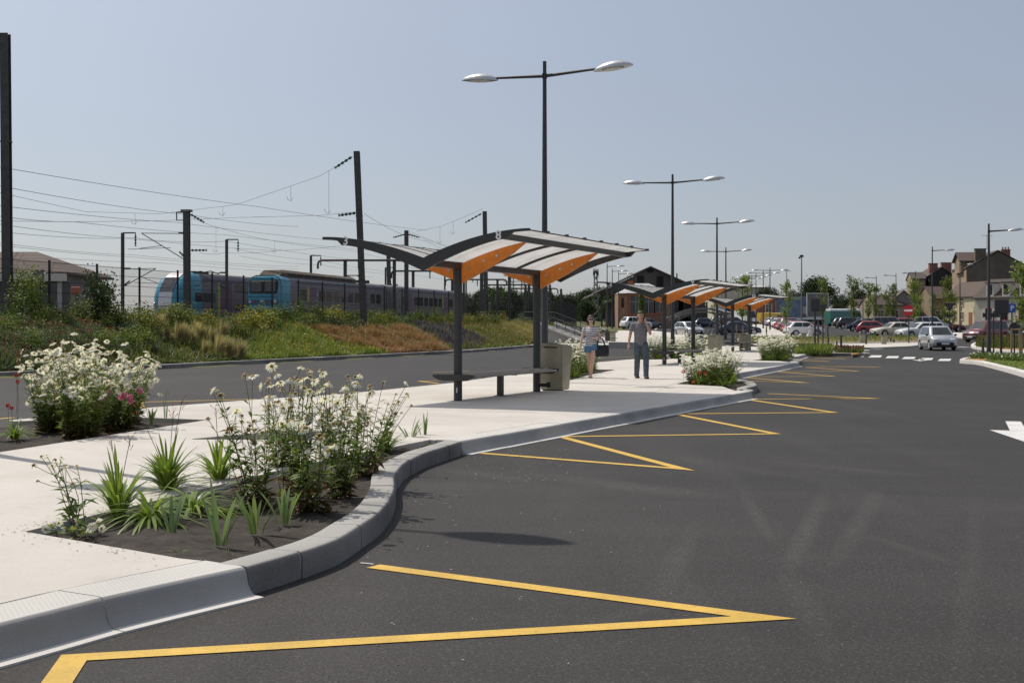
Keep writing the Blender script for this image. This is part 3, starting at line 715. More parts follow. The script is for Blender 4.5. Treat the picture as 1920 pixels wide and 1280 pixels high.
# ================================================================== BUS SHELTERS, BENCHES, BINS, LAMPS
def text_part(s, size, loc, rot, parent, mat='numeral', name='numeral', ext=.002):
    cu = bpy.data.curves.new('t', 'FONT'); cu.body = s; cu.size = size; cu.align_x = 'CENTER'; cu.align_y = 'CENTER'; cu.extrude = ext; cu.offset = size * .022
    o = bpy.data.objects.new('t', cu); COL.objects.link(o)
    bpy.context.view_layer.update()
    me = bpy.data.meshes.new_from_object(o.evaluated_get(bpy.context.evaluated_depsgraph_get()))
    bpy.data.objects.remove(o); bpy.data.curves.remove(cu)
    me.materials.clear(); me.materials.append(M[mat] if isinstance(mat, str) else mat); me.name = name
    p = link(name, me, parent); p.location = loc; p.rotation_euler = rot
    return p
SHRZ = -math.atan2(.416, .909)
def roofz(x):
    if x >= 0: t = min(1, x / 2.0); return 2.50 + .45 * (1 - (1 - t) ** 1.9)
    t = min(1, -x / 2.05); return 2.50 + .42 * (1 - (1 - t) ** 1.8)
def shelter(loc, label, nl, nr, nb):
    t = thing('bus_shelter', label, 'bus shelter', loc, SHRZ, 'gull winged bus shelters')
    Lh = 3.1
    for y in (-1.8, 1.8):
        mb = MB(); mb.tube([(0, y, -.01), (0, y, 2.44)], .078, 20)
        mb.lathe([(.10, 0), (.10, .006)], 20, (0, y, .0))
        mb.build('post', 'charcoal', t, 40)
        for sgn in (1, -1):                              # orange brackets under the wings
            ln = 1.38 if sgn > 0 else .95
            top = [(sgn * (.085 + (ln - .085) * i / 8), roofz(sgn * (.085 + (ln - .085) * i / 8)) - .045) for i in range(9)]
            bot = [(sgn * ln * .97, roofz(sgn * ln) - .075), (sgn * ln * .80, roofz(sgn * ln * .80) - .20), (sgn * ln * .50, roofz(sgn * ln * .50) - (.325 if sgn > 0 else .20)), (sgn * .085, 2.13 if sgn > 0 else 2.20)]
            if sgn < 0: top = [(-(.085 + 1.14 * i / 8), roofz(-(.085 + 1.14 * i / 8)) - .045) for i in range(9)]; bot = [(-1.22, roofz(-1.22) - .09), (-.72, 2.43), (-.085, 2.20)]
            mb = MB(); mb.plate(top + bot, (0, y, 0), (1, 0, 0), (0, 0, 1), (0, 1, 0), .05)
            br = mb.build('bracket', 'orange', t)
            for k in ((.10, .33, .52) if sgn > 0 else (.10, .36)):
                x = sgn * (.08 + k * ln); z = roofz(x) - .185 + .05 * k
                bt = MB(); bt.tube([(x, y - .036, z), (x, y + .036, z)], .024, 10)
                bt.build('bolt', 'silver', br, 40)
    mb = MB()
    mb.box((0, 0, 2.445), (.16, 2 * Lh - .12, .09)); mb.box((0, 0, 2.50), (.07, 2 * Lh - .12, .03))
    mb.build('valley_beam', 'charcoal', t)
    mb = MB(); mb.box((1.52, 0, roofz(1.52) - .055), (.07, 2 * Lh - .12, .10)); mb.build('edge_beam', 'charcoal', t)
    mb = MB(); mb.box((-1.5, 0, roofz(-1.5) - .045), (.06, 2 * Lh - .12, .08)); mb.build('edge_beam', 'charcoal', t)
    for y in (-Lh, Lh):                                  # profiled end beams
        X = [-2.05 + i * .1 for i in range(18)] + [-.3, -.22, -.14, -.07, 0, .07, .14, .22, .3] + [.4 + i * .1 for i in range(16)] + [2.0]
        X = sorted(set(round(x, 3) for x in X))
        def dep(x):
            if x < -1.66: return .05
            if x > 1.62: return .045
            return .135 + .09 * max(0, 1 - abs(x) / 1.4)
        top = [(x, roofz(x) + .035) for x in X]; bot = [(x, roofz(x) + .035 - dep(x)) for x in X[::-1]]
        mb = MB()
        for i in range(len(X) - 1):
            a, b = X[i], X[i + 1]; e = 1e-4
            da, db = dep(a + e), dep(b - e)
            mb.plate([(a, roofz(a) + .035 - da), (b, roofz(b) + .035 - db), (b, roofz(b) + .035), (a, roofz(a) + .035)], (0, y, 0), (1, 0, 0), (0, 0, 1), (0, 1, 0), .06)
        bm = bmesh.new(); me = bpy.data.meshes.new('end_beam'); me.from_pydata(mb.v, [], mb.f); bm.from_mesh(me)
        bmesh.ops.remove_doubles(bm, verts=bm.verts[:], dist=.0005)
        seen = {}
        for f in bm.faces: seen.setdefault(frozenset(v.index for v in f.verts), []).append(f)
        bmesh.ops.delete(bm, geom=[f for l in seen.values() if len(l) > 1 for f in l], context='FACES_ONLY')
        bm.to_mesh(me); bm.free(); me.materials.append(M['charcoal']); link('end_beam', me, t)
    for y in (-.62, .62):                                # intermediate ribs
        mb = MB()
        for s0, s1 in ((.09, 1.46), (-.09, -1.46)):
            xs_ = [s0 + (s1 - s0) * i / 10 for i in range(11)]
            mb.tube([(x, y, roofz(x) - .038) for x in xs_], .028, 6)
        mb.build('roof_rib', 'charcoal', t)
    ny = 7
    for side in (1, -1):                                 # frosted panels
        for j in range(ny):
            y0, y1 = -Lh + .035 + j * (2 * Lh - .07) / ny + .006, -Lh + .035 + (j + 1) * (2 * Lh - .07) / ny - .006
            xa, xb = (.05, 2.0) if side > 0 else (-.05, -2.0)
            xs_ = [xa + (xb - xa) * i / 12 for i in range(13)]
            mb = MB()
            vs = [(x, y, roofz(x) + dz) for dz in (.002, .012) for x in xs_ for y in (y0, y1)]
            fs = []
            for i in range(12):
                fs += [(2 * i, 2 * i + 1, 2 * i + 3, 2 * i + 2), (26 + 2 * i, 26 + 2 * i + 2, 26 + 2 * i + 3, 26 + 2 * i + 1)]
                fs += [(2 * i, 2 * i + 2, 26 + 2 * i + 2, 26 + 2 * i), (2 * i + 1, 26 + 2 * i + 1, 26 + 2 * i + 3, 2 * i + 3)]
            fs += [(24, 25, 51, 50), (0, 26, 27, 1)]
            mb.add(vs, fs); mb.build('roof_panel', 'frost', t, 30)
    for side in (1, -1):
        xe = 2.0 if side > 0 else -2.0
        for j in range(ny + 1):                          # joint strips with clamp studs on the edge
            y = -Lh + .035 + j * (2 * Lh - .07) / ny
            if 0 < j < ny:
                mb = MB(); mb.tube([(xe * k, y, roofz(xe * k) + .016) for k in (.05, .2, .35, .5, .65, .8, .99)], .011, 5); 
                mb.box((xe * .97, y, roofz(xe) + .03), (.06, .05, .035)); mb.build('joint_strip', 'charcoal', t)
        mb = MB(); mb.tube([(xe, -Lh, roofz(xe) + .004), (xe, Lh, roofz(xe) + .004)], .012, 6); mb.build('roof_rim', 'charcoal', t)
    rx = R(90)
    text_part(nl, .21, (-1.56, -Lh - .033, roofz(-1.56) - .022), (rx, 0, 0), t)
    text_part(nr, .21, (1.44, -Lh - .033, roofz(1.44) - .030), (rx, 0, 0), t)
    a = R(-62)
    text_part(nb, .13, (.079 * math.sin(R(12)), -1.8 - .0795 * math.cos(R(12)), .19), (rx, 0, R(12)), t)
    return t
SH0 = Vector((-.235, 24.95, .16)); SHD = Vector((6.45, 22.6, 0))
shelter(SH0, 'nearest orange and grey bus shelter, numbered 3 and 8 on its roof beam', '3', '8', '1')
shelter(SH0 + SHD, 'middle bus shelter behind the walking man, numbered 2 and 9', '2', '9', '1')
shelter(SH0 + SHD * 1.96 + Vector((0, 0, .06)), 'farthest of the three bus shelters, numbered 10', '1', '10', '1')

def bench(loc, label):
    t = thing('bench', label, 'bench', loc, SHRZ, 'shelter benches')
    hw = .40
    for y in (-1.98, 1.98):
        mb = MB(); out = [(-hw - .02, .045), (-hw + .10, .055), (hw - .10, .055), (hw + .02, .045), (hw + .02, .01), (hw - .12, -.06), (-hw + .12, -.06), (-hw - .02, .01)]
        mb.plate(out, (0, y, .43), (1, 0, 0), (0, 0, 1), (0, 1, 0), .03); mb.build('end_plate', 'charcoal', t)
    n = 9; w = .072; g = 2 * hw / n
    for i in range(n):
        x = -hw + g * (i + .5)
        for y0, y1 in ((-1.962, -.01), (.01, 1.962)):
            pieces = [(y0, y1)]
            if abs(x) < .12:
                pieces = [(-1.71, -.01)] if y0 < -1 else [(.01, 1.71)]
            for a, b in pieces:
                mb = MB(); mb.bbox((x, (a + b) / 2, .468 - .035 * (abs(x) / hw) ** 2), (w, b - a, .044), .008)
                mb.build('slat', 'benchwood', t)
    mb = MB(); mb.box((0, 0, .418), (.10, 3.9, .05))
    for y in (-1.4, 0, 1.4): mb.box((0, y, .425), (.72, .05, .04))
    mb.build('frame', 'charcoal', t)
    mb = MB(); mb.box((0, .02, .195), (.11, .09, .41)); mb.box((0, .02, .004), (.2, .2, .01)); mb.build('leg', 'charcoal', t)
    return t
M['benchwood'] = pmat('grey_weathered_wood', (.30, .265, .23), .85, 0, .25, 9, .3, 60)
b0 = bench(SH0, 'grey slatted bench under the nearest shelter')
dup(b0, SH0 + SHD, SHRZ, 'grey bench under the middle shelter, behind daisies')
dup(b0, SH0 + SHD * 1.96 + Vector((0, 0, .06)), SHRZ, 'grey bench under the farthest shelter')

def litter_bin(loc, rz, label):
    t = thing('litter_bin', label, 'litter bin', loc, rz, 'steel litter bins')
    P = [(-.29, -.17), (.29, -.17), (.29, .17), (-.29, .17)]
    mb = MB()
    lo = [(-.27, -.16, .02), (.20, -.20, .02), (.30, .10, .02), (-.24, .18, .02)]
    hi = [(-.31, -.17, 1.0), (.20, -.21, .985), (.37, .11, .93), (-.27, .20, .99)]
    mb.add(lo + hi, [(3, 2, 1, 0), (4, 5, 6, 7), (0, 1, 5, 4), (1, 2, 6, 5), (2, 3, 7, 6), (3, 0, 4, 7)])
    bm = bmesh.new(); me = bpy.data.meshes.new('casing'); me.from_pydata(mb.v, [], mb.f); bm.from_mesh(me)
    bmesh.ops.recalc_face_normals(bm, faces=bm.faces[:])
    bmesh.ops.bevel(bm, geom=bm.edges[:], offset=.014, segments=2, affect='EDGES'); bm.to_mesh(me); bm.free()
    me.materials.append(M['steel']); me.shade_smooth(); me.set_sharp_from_angle(angle=R(35)); link('casing', me, t)
    mb = MB(); mb.box((-.03, -.02, .01), (.40, .25, .03)); mb.build('plinth', 'black', t)
    mb = MB(); mb.add([(-.2, -.205, .93), (.1, -.222, .925), (.1, -.219, .90), (-.2, -.202, .905)], [(0, 1, 2, 3)]); 
    mb.box((-.05, -.02, .992), (.30, .16, .012), mi=0); mb.build('opening', 'black', t)
    return t
lb0 = litter_bin(G(1040, 731.5, .16), R(-14), 'olive steel litter bin behind the nearest shelter')
dup(lb0, G(1340, 668, .16) + Vector((0, 0, .0)), R(-14), 'steel litter bin beside the middle shelter, among daisies')
dup(lb0, G(1397, 659, .16) + Vector((0, .2, .0)), R(-14), 'steel litter bin beside the farthest shelter')
mb = MB(); mb.tube([(0, 0, 0), (.16, -.02, 0)], .035, 10); mb.lathe([(.02, -.06), (.05, -.05), (.055, .03), (.03, .05)], 12, (.17, -.02, .01))
o = mb.build('ashtray', 'black', None, 40, loc=(SH0.x + 1.8 * .416 + .07, SH0.y + 1.8 * .909 - .08, .30)); tag(o, 'small black ashtray fixed low on the rear post of the nearest shelter', 'ashtray')

# ---- street lamps
def head_mesh(k=1.0):
    mb = MB(); rings = []
    n = 14; st = [(-.62, .02, .0), (-.58, .075, .012), (-.46, .15, .045), (-.25, .215, .085), (0, .245, .105), (.22, .225, .10), (.42, .16, .075), (.56, .085, .04), (.63, .02, .012)]
    vs = []
    for x, w, h in st:
        for j in range(n):
            a = math.pi * j / (n - 1); vs.append((x, -w * math.cos(a), h * math.sin(a)))
    fs = [(i * n + j, i * n + j + 1, (i + 1) * n + j + 1, (i + 1) * n + j) for i in range(len(st) - 1) for j in range(n - 1)]
    mb.add(vs, fs)
    lo = [(x, w * s, -.012) for x, w, h in st for s in (-1, 1)]
    mb.add(lo, [(2 * i, 2 * i + 2, 2 * i + 3, 2 * i + 1) for i in range(len(st) - 1)])
    for i in range(len(st) - 1):
        for s in (-1, 1):
            a, b = st[i], st[i + 1]
            q = [(a[0], a[1] * s, 0), (b[0], b[1] * s, 0), (b[0], b[1] * s, -.012), (a[0], a[1] * s, -.012)]
            mb.add(q, [(0, 1, 2, 3) if s > 0 else (3, 2, 1, 0)])
    return mb
def lens_mesh():
    mb = MB(); P = [(.36 * math.cos(t) + .0, .15 * math.sin(t)) for t in [i * math.pi / 8 for i in range(16)]]
    mb.prism(P, -.03, -.0125); return mb
def street_lamp(loc, rz, h, label, group, arms, mat='charcoal', reach=1.66, hk=1.0, cat='street lamp'):
    t = thing('street_lamp', label, cat, loc, rz, group)
    mb = MB(); mb.tube([(0, 0, 0), (0, 0, .9), (0, 0, .95), (0, 0, h)], [.105, .10, .085, .045], 14); mb.lathe([(.17, 0), (.17, .012), (.11, .014)], 14)
    mb.build('pole', mat, t, 40)
    for s in arms:
        z0 = h - .36
        mb = MB(); mb.tube([(0, 0, z0), (s * (reach + .12 - .42 * hk), 0, z0 + .06 * hk)], [.042, .03], 10); mb.tube([(s * .0, 0, z0 - .06), (s * .01, 0, z0 + .06)], .06, 10); mb.build('arm', mat, t, 40)
        hd = head_mesh().build('lamp_head', 'silver', t, 50); hd.location = (s * (reach + .12), 0, z0 + .05 * hk); hd.rotation_euler = (0, R(-4) * s, 0); hd.scale = (hk * .80, hk * .88, hk * 1.5)
        ln = lens_mesh().build('lens', 'white', hd)
    return t
ARZ = math.atan2(-.42, .9)
P0 = Vector((-5.74, 13.7, .16))
dl = 'double armed lamps along the bus island'
l0 = street_lamp(P0, ARZ, 7.85, 'double armed street lamp standing out of view beside the near bed', dl, (1, -1))
dup(l0, G(1021, 716, .16) if False else Vector((.80, 31.4, .16)), ARZ, 'tall double armed street lamp behind the nearest bus shelter')
dup(l0, Vector((6.85, 54.6, .16)), ARZ, 'double armed street lamp behind the middle shelter')
dup(l0, Vector((12.25, 76.5, .18)), ARZ, 'double armed street lamp behind the farthest shelter')
dup(l0, at(1361, 613, 109).xy.to_3d() + Vector((0, 0, base(109))), ARZ, 'double armed lamp just right of the farthest shelter lamp, lower in the picture', 'double armed lamps over the car park')
names = ['tallest of the five clustered far lamps', 'second of the five clustered far lamps', 'middle one of the five clustered far lamps', 'fourth of the five clustered far lamps', 'smallest and leftmost of the five clustered far lamps']
for (px, top), nm in zip(((1443.7, 502), (1431, 507.5), (1417.5, 512.5), (1409.6, 516), (1401.7, 519)), names):
    Y = min(range(90, 285), key=lambda Y: abs((base(Y) + 7.85 - CAMH) * F / Y - (HY - top)))
    dup(l0, Vector(((px - CX) / F * Y, Y, base(Y))), R(-12), 'double armed car park lamp, ' + nm, 'double armed lamps over the car park')
# single armed lamps
def by_top(px, top, h):
    Y = min([y * .5 for y in range(60, 560)], key=lambda Y: abs((base(Y) + h - CAMH) * F / Y - (HY - top)))
    return Vector(((px - CX) / F * Y, Y, base(Y)))
gR = 'single armed lamps along the street on the right'
s0 = street_lamp(Vector(((1854 - CX) / F * 60, 60, .14)), R(-14), 6.2, 'single armed street lamp on the lawn at the right edge', gR, (1,), 'brownpole', 1.05, .72)
s1 = street_lamp(by_top(1748, 462, 8), R(10), 8.0, 'single armed street lamp behind the silver car', gR, (1,), 'brownpole', 1.5)
for px, top, lb in ((1717, 508, 'first single armed lamp behind the no entry sign, arm to the left'), (1680, 512.6, 'second single armed lamp leftward from the no entry sign, arm to the left'), (1643, 517, 'third single armed lamp leftward from the no entry sign'), (1618, 522, 'farthest and smallest of the left pointing single armed lamps')):
    dup(s1, by_top(px, top, 8), R(188), lb)
dup(s1, by_top(1800, 490, 8.0), R(30), 'single armed lamp in front of the tall dark gabled house')
gL = 'single armed lamps along the left car park path'
for i, (px, top, lb) in enumerate(((1138.4, 494, 'nearest single armed lamp in front of the timber goods shed'), (1148, 503.6, 'second single armed lamp in front of the goods shed'), (1160, 509, 'third single armed lamp in front of the goods shed'), (1177, 516, 'fourth single armed lamp in front of the goods shed'), (1189, 521, 'farthest single armed lamp in front of the goods shed'))):
    dup(s1, by_top(px, top, 8), R(6), lb, gL)
t = thing('floodlight_mast', 'tall thin floodlight mast behind the left parking row', 'mast', by_top(1503, 478, 10.5))
mb = MB(); mb.tube([(0, 0, 0), (0, 0, 10.3)], [.14, .07], 10); mb.build('pole', 'galv', t, 40)
mb = MB(); mb.box((0, 0, 10.35), (.5, .3, .32)); mb.box((-.3, 0, 10.1), (.25, .25, .25)); mb.build('floodlight', 'charcoal', t)
t = thing('street_lamp', 'thin mast with one flat oval lamp head seen end on', 'street lamp', by_top(1475, 508, 9))
mb = MB(); mb.tube([(0, 0, 0), (0, 0, 9)], [.1, .05], 10); mb.build('pole', 'galv', t, 40)
hd = head_mesh().build('lamp_head', 'silver', t, 50); hd.location = (0, 0, 9); hd.scale = (1.15, 1.3, 1.6)
# ================================================================== PLANTS
def np_tube(N, pts, r, mi):
    """square stem along pts (k,3), joined quads"""
    pts = np.asarray(pts, float); k = len(pts); r = np.broadcast_to(r, k)
    d = np.gradient(pts, axis=0); d /= np.linalg.norm(d, axis=1)[:, None] + 1e-9
    u = np.cross(d, [0.31, .95, .05]); u /= np.linalg.norm(u, axis=1)[:, None] + 1e-9; w = np.cross(d, u)
    V = np.stack([pts + u * r[:, None], pts + w * r[:, None], pts - u * r[:, None], pts - w * r[:, None]], 1).reshape(-1, 3)
    Q = [[4 * i + j, 4 * i + (j + 1) % 4, 4 * (i + 1) + (j + 1) % 4, 4 * (i + 1) + j] for i in range(k - 1) for j in range(4)]
    N.V.append(V); N.Q.append(np.array(Q) + N.n); N.n += 4 * k; N.m.append(np.full(len(Q), mi))
def head_flower(name, dry=False, drop=.25, n=15, r=.034, seed=0):
    rg = np.random.default_rng(seed); N = NP()
    P, D, Sd, L = [], [], [], []
    for i in range(n):
        if dry and rg.random() < .35: continue
        a = 2 * math.pi * (i + rg.uniform(-.25, .25)) / n; dz = -drop + rg.uniform(-.15, .15)
        d = np.array([math.cos(a), math.sin(a), dz]); d /= np.linalg.norm(d)
        P.append([math.cos(a) * .008, math.sin(a) * .008, 0]); D.append(d); Sd.append([-math.sin(a), math.cos(a), 0]); L.append(r * rg.uniform(.75, 1.05) * (.7 if dry else 1))
    N.leaves(P, D, Sd, np.array(L), .0125 if not dry else .008, 0)
    ring = [(.0095, 0), (.009, .004), (.006, .007), (.001, .0085)]
    V = [(rr * math.cos(6.2832 * k / 8), rr * math.sin(6.2832 * k / 8), z) for rr, z in ring for k in range(8)]
    Q = [[i * 8 + k, i * 8 + (k + 1) % 8, (i + 1) * 8 + (k + 1) % 8, (i + 1) * 8 + k] for i in range(3) for k in range(8)]
    N.V.append(np.array(V) * ((1.35 if dry else 1))); N.Q.append(np.array(Q) + N.n); N.n += len(V); N.m.append(np.full(len(Q), 1))
    return npmesh(name, np.concatenate(N.V), np.concatenate(N.Q), ['petaldry', 'discdry'] if dry else ['petal', 'disc'], np.concatenate(N.m))
FH = [head_flower('flower_head', False, .2, 16, seed=1), head_flower('flower_head', False, .55, 15, seed=2), head_flower('flower_head', False, 1.0, 14, seed=3)]
FD = [head_flower('flower_head', True, 1.1, 12, seed=4), head_flower('flower_head', True, .5, 11, seed=5)]
def daisy(label, group, loc, ns, H, spread, seed, lean=(0, 0), dry=.3, leaf=26, each=True, drybase=.3, hs=1.0, top=None):
    rg = np.random.default_rng(seed); N = NP(); heads = []
    for i in range(ns):
        a = rg.uniform(0, 6.28); r0 = .02 + .10 * math.sqrt(rg.random()) * min(1.4, spread / .25)
        h = H * rg.uniform(.60, 1.06); b = np.array([math.cos(a) * r0, math.sin(a) * r0, -.02])
        out = np.array([math.cos(a), math.sin(a)]) * spread * math.sqrt(rg.random()) + np.array(lean) * rg.uniform(.6, 1.1)
        t = np.linspace(0, 1, 7)[:, None]
        pts = np.concatenate([b[:2] + out * t ** 1.4, (h + .02) * (t - .06 * t * t) - .02], 1)
        wob = rg.normal(size=2) * .02; pts[:, :2] += np.sin(t * 5 + a) * wob
        np_tube(N, pts, np.linspace(.0042, .0024, 7), 1)
        heads.append((pts[-1], pts[-1] - pts[-2]))
        for br in range(rg.integers(0, 3)):              # side shoots
            k = rg.uniform(.55, .85); p0 = pts[int(k * 6)]; dv = np.array([*rg.normal(size=2) * .11, h * rg.uniform(.14, .30)])
            q = np.stack([p0, p0 + dv * .5 + [0, 0, -.01], p0 + dv]); np_tube(N, q, .0022, 1); heads.append((q[-1], q[2] - q[1]))
        m = max(4, int(leaf * rg.uniform(.9, 1.4)))
        tt = rg.beta(1.0, 1.5, m) * .92
        P = np.stack([np.interp(tt, t[:, 0], pts[:, c]) for c in range(3)], 1)
        an = rg.uniform(0, 6.28, m); D = np.stack([np.cos(an), np.sin(an), rg.uniform(-.35, .9, m)], 1); D /= np.linalg.norm(D, axis=1)[:, None]
        Sd = np.stack([-np.sin(an), np.cos(an), rg.normal(size=m) * .3], 1); Sd /= np.linalg.norm(Sd, axis=1)[:, None]
        L = rg.uniform(.07, .15, m) * (1.15 - .6 * tt); dead = tt < drybase * rg.random(m) * 1.5
        for mi, msk in ((0, ~dead), (2, dead)):
            if msk.any(): N.leaves(P[msk], D[msk] * ([1, 1, 1] if mi == 0 else [1, 1, -1]), Sd[msk], L[msk], L[msk] * .27, mi)
    root = thing('daisy_plant', label, 'daisy plant', loc, 0, group)
    N.build('foliage', ['daisyleaf', 'daisystem', 'dryleaf'], root)
    if each:
        for p, d in heads[:98]:
            me = (FD if rg.random() < dry else FH); me = me[rg.integers(0, len(me))]
            o = link('flower_head', me, root, tuple(p)); s = hs * rg.uniform(.85, 1.2); o.scale = (s, s, s)
            v = Vector(d).normalized() + Vector(rg.normal(size=3)) * .45 + Vector((-.25, .2, .25)); o.rotation_euler = v.to_track_quat('Z', 'Y').to_euler()
        heads = heads[98:]
    if heads:
        F_ = NP(); n = len(heads); P = np.array([h[0] for h in heads])
        for k in range(7):
            a = rg.uniform(0, 6.28, n); D = np.stack([np.cos(a), np.sin(a), rg.uniform(-.4, .5, n)], 1); D /= np.linalg.norm(D, axis=1)[:, None]
            Sd = np.stack([-np.sin(a), np.cos(a), rg.normal(size=n) * .4], 1); Sd /= np.linalg.norm(Sd, axis=1)[:, None]
            F_.leaves(P, D, Sd, .042 * hs, .026 * hs, 0)
        F_.leaves(P + [0, 0, .004], np.tile([1., 0, .1], (n, 1)), np.tile([0., 1, 0], (n, 1)), .02 * hs, .02 * hs, 1)
        tag(F_.build('blossoms', ['petal', 'disc'], root), kind='stuff')
    return root
def strap_plant(name, label, cat, group, loc, n, H, spread, wd, seed, mat, lean=(0, 0), stiff=False, stalks=0, stalkmat='red'):
    rg = np.random.default_rng(seed); N = NP()
    a = rg.uniform(0, 6.28, n); k = np.sqrt(rg.random(n))
    P = np.stack([np.cos(a) * .05 * k, np.sin(a) * .05 * k, np.full(n, -.01)], 1) * (1 if not stiff else [1.2, .5, 1])
    ln = np.stack([np.cos(a), np.sin(a)], 1) * (spread * (.25 + .75 * k))[:, None] + np.array(lean)
    N.blades(P, H * rg.uniform(.6, 1.0, n) * (1.25 - .35 * k), ln, wd * rg.uniform(.75, 1.15, n), 0, 6, .15 if stiff else 1.25)
    if not stiff:                                        # a few brown lower blades
        m = max(2, n // 9); a = rg.uniform(0, 6.28, m)
        N.blades(np.zeros((m, 3)), H * .25, np.stack([np.cos(a), np.sin(a)], 1) * spread * .9, wd * .6, 1, 4, 1.2)
    mats = [mat, 'dryleaf', 'daisystem', stalkmat]
    for i in range(stalks):
        o = rg.normal(size=2) * spread * .35; h = H * rg.uniform(1.1, 1.35); t = np.linspace(0, 1, 5)[:, None]
        pts = np.concatenate([o * t ** 1.5, h * t], 1); np_tube(N, pts, .003, 2)
        for j in range(5):
            d = np.array([*rg.normal(size=2) * .6, .8]); d /= np.linalg.norm(d); p = pts[-1] - [0, 0, .02 * j]
            np_tube(N, np.stack([p, p + d * .04]), .0016, 2); N.leaves([p + d * .04], [d], [np.cross(d, [0.3, .8, .1])], .03, .012, 3)
    o = N.build(name, mats, None, loc); return tag(o, label, cat, group)

# ---- the near kerbside bed
bz = lambda p: tuple(p)
g1 = 'plants in the near kerbside bed'
BZ = .125
daisy('sparse sprawling daisy with long bare stems at the left tip of the near bed', g1, G(146, 985, BZ), 7, .50, .13, 11, (-.12, -.02), .25, 9, drybase=0, hs=.9)
daisy('low open daisies with few blooms lying on the pale slab corner', g1, G(135, 1000, BZ), 5, .10, .16, 12, (.0, -.06), .15, 6, drybase=0, hs=.95)
for i, (px, py, H, ns, sp, ln, dr, lb) in enumerate((
        (478, 948, 1.00, 12, .20, (-.12, -.02), .75, 'tall straggly daisy plant with withered yellow heads, left of the near bed clump'),
        (545, 925, 1.06, 15, .20, (-.02, .02), .45, 'tallest daisy plant in the middle of the near bed'),
        (585, 965, .84, 13, .20, (.06, -.03), .5, 'daisy plant with brown lower leaves at the front of the near bed'),
        (640, 925, .92, 14, .20, (.06, .0), .5, 'dense green daisy plant right of centre in the near bed'),
        (682, 893, .88, 12, .20, (.14, .03), .5, 'daisy plant leaning right beside the kerb of the near bed'),
        (520, 880, .90, 12, .22, (.0, .05), .55, 'daisy plant at the back of the near bed beside the slab'),
        (625, 868, .92, 12, .20, (.0, .05), .4, 'daisy plant at the back right of the near bed'))):
    daisy(lb, g1, G(px, py, BZ), ns, H * 1.03, sp, 20 + i, ln, dr, 30, drybase=.30 if i in (0, 2, 4) else .18, hs=1.3)
daisy('thin daisy stems arching right from the near bed over the slab', g1, G(715, 865, BZ), 4, .72, .07, 33, (.34, .05), .7, 7, drybase=.2)
for i, (px, py, H, sp, n, st, ln, lb) in enumerate((
        (222, 968, .50, .20, 40, 2, (.03, 0), 'upright daylily clump leftmost in the near bed'),
        (282, 978, .40, .36, 60, 0, (.0, 0), 'broad arching daylily clump second from left in the near bed'),
        (316, 925, .56, .28, 60, 3, (.06, .03), 'tall daylily clump with reddish spent stalks behind the arching clump'),
        (362, 955, .38, .34, 44, 0, (.03, 0), 'daylily clump in front of the red flower in the near bed'),
        (410, 905, .50, .24, 44, 1, (.03, .02), 'daylily clump with one red flower stalk left of the tall daisies'),
        (725, 846, .36, .20, 40, 0, (0, 0), 'small bright daylily clump at the far end of the near bed'))):
    strap_plant('daylily', lb, 'daylily', g1, G(px, py, BZ), int(n * 1.5), H * 1.02, sp * 1.35, .026, 40 + i, 'strap', ln, False, st)
for i, (px, py, H, sp, n, lb) in enumerate((
        (411, 1020, .34, .15, 9, 'largest grey green iris fan at the front of the near bed'),
        (478, 998, .24, .14, 7, 'low iris with brown tipped leaves right of the largest iris'),
        (532, 980, .24, .11, 7, 'upright iris in front of the tall daisies'),
        (322, 1000, .24, .13, 5, 'thin bent iris left of the largest iris'),
        (769, 824, .22, .12, 8, 'small iris near the far tip of the near bed'),
        (797, 820, .24, .05, 4, 'thin dry iris stalk at the far tip of the near bed'))):
    strap_plant('iris', lb, 'iris', g1, G(px, py, BZ), n + 3, H * 1.3, sp * 1.45, .027, 60 + i, 'iris', (0, 0), True)
for i, (px, py, lb) in enumerate(((335, 1036, 'small grass tuft at the slab edge of the near bed'), (240, 985, 'tiny weed at the left edge of the near bed'), (800, 836, 'grass tuft against the far kerb of the near bed'), (425, 1045, 'weed seedling beside the ribbed kerb corner'))):
    strap_plant('grass_tuft', lb, 'grass tuft', g1, G(px, py, BZ), 26, .09, .10, .004, 75 + i, 'greenB')
def blob_flower(name, loc, r, mat, label, n=40, seed=0, group=None, cat='flower', stem=0):
    rg = np.random.default_rng(seed); N = NP(); d, s = rdirs(rg, n, .4)
    N.leaves(d * r * .25, d, s, r * rg.uniform(.6, 1, n), r * .6, 0)
    if stem: np_tube(N, np.array([[0, 0, -stem], [.01, 0, -stem / 2], [0, 0, 0]]), .003, 1)
    return tag(N.build(name, [mat, 'daisystem'], None, loc), label, cat, group)
p = G(430, 905, BZ); blob_flower('daylily_flower', p + Vector((0, 0, .46)), .035, 'red', 'single red daylily flower above the near bed daylilies', 18, 3, stem=.46)
p = G(684, 870, BZ); blob_flower('clover_flower', p + Vector((.02, 0, .40)), .03, 'pink', 'small pink flower among the near bed daisies', 26, 4, stem=.4)

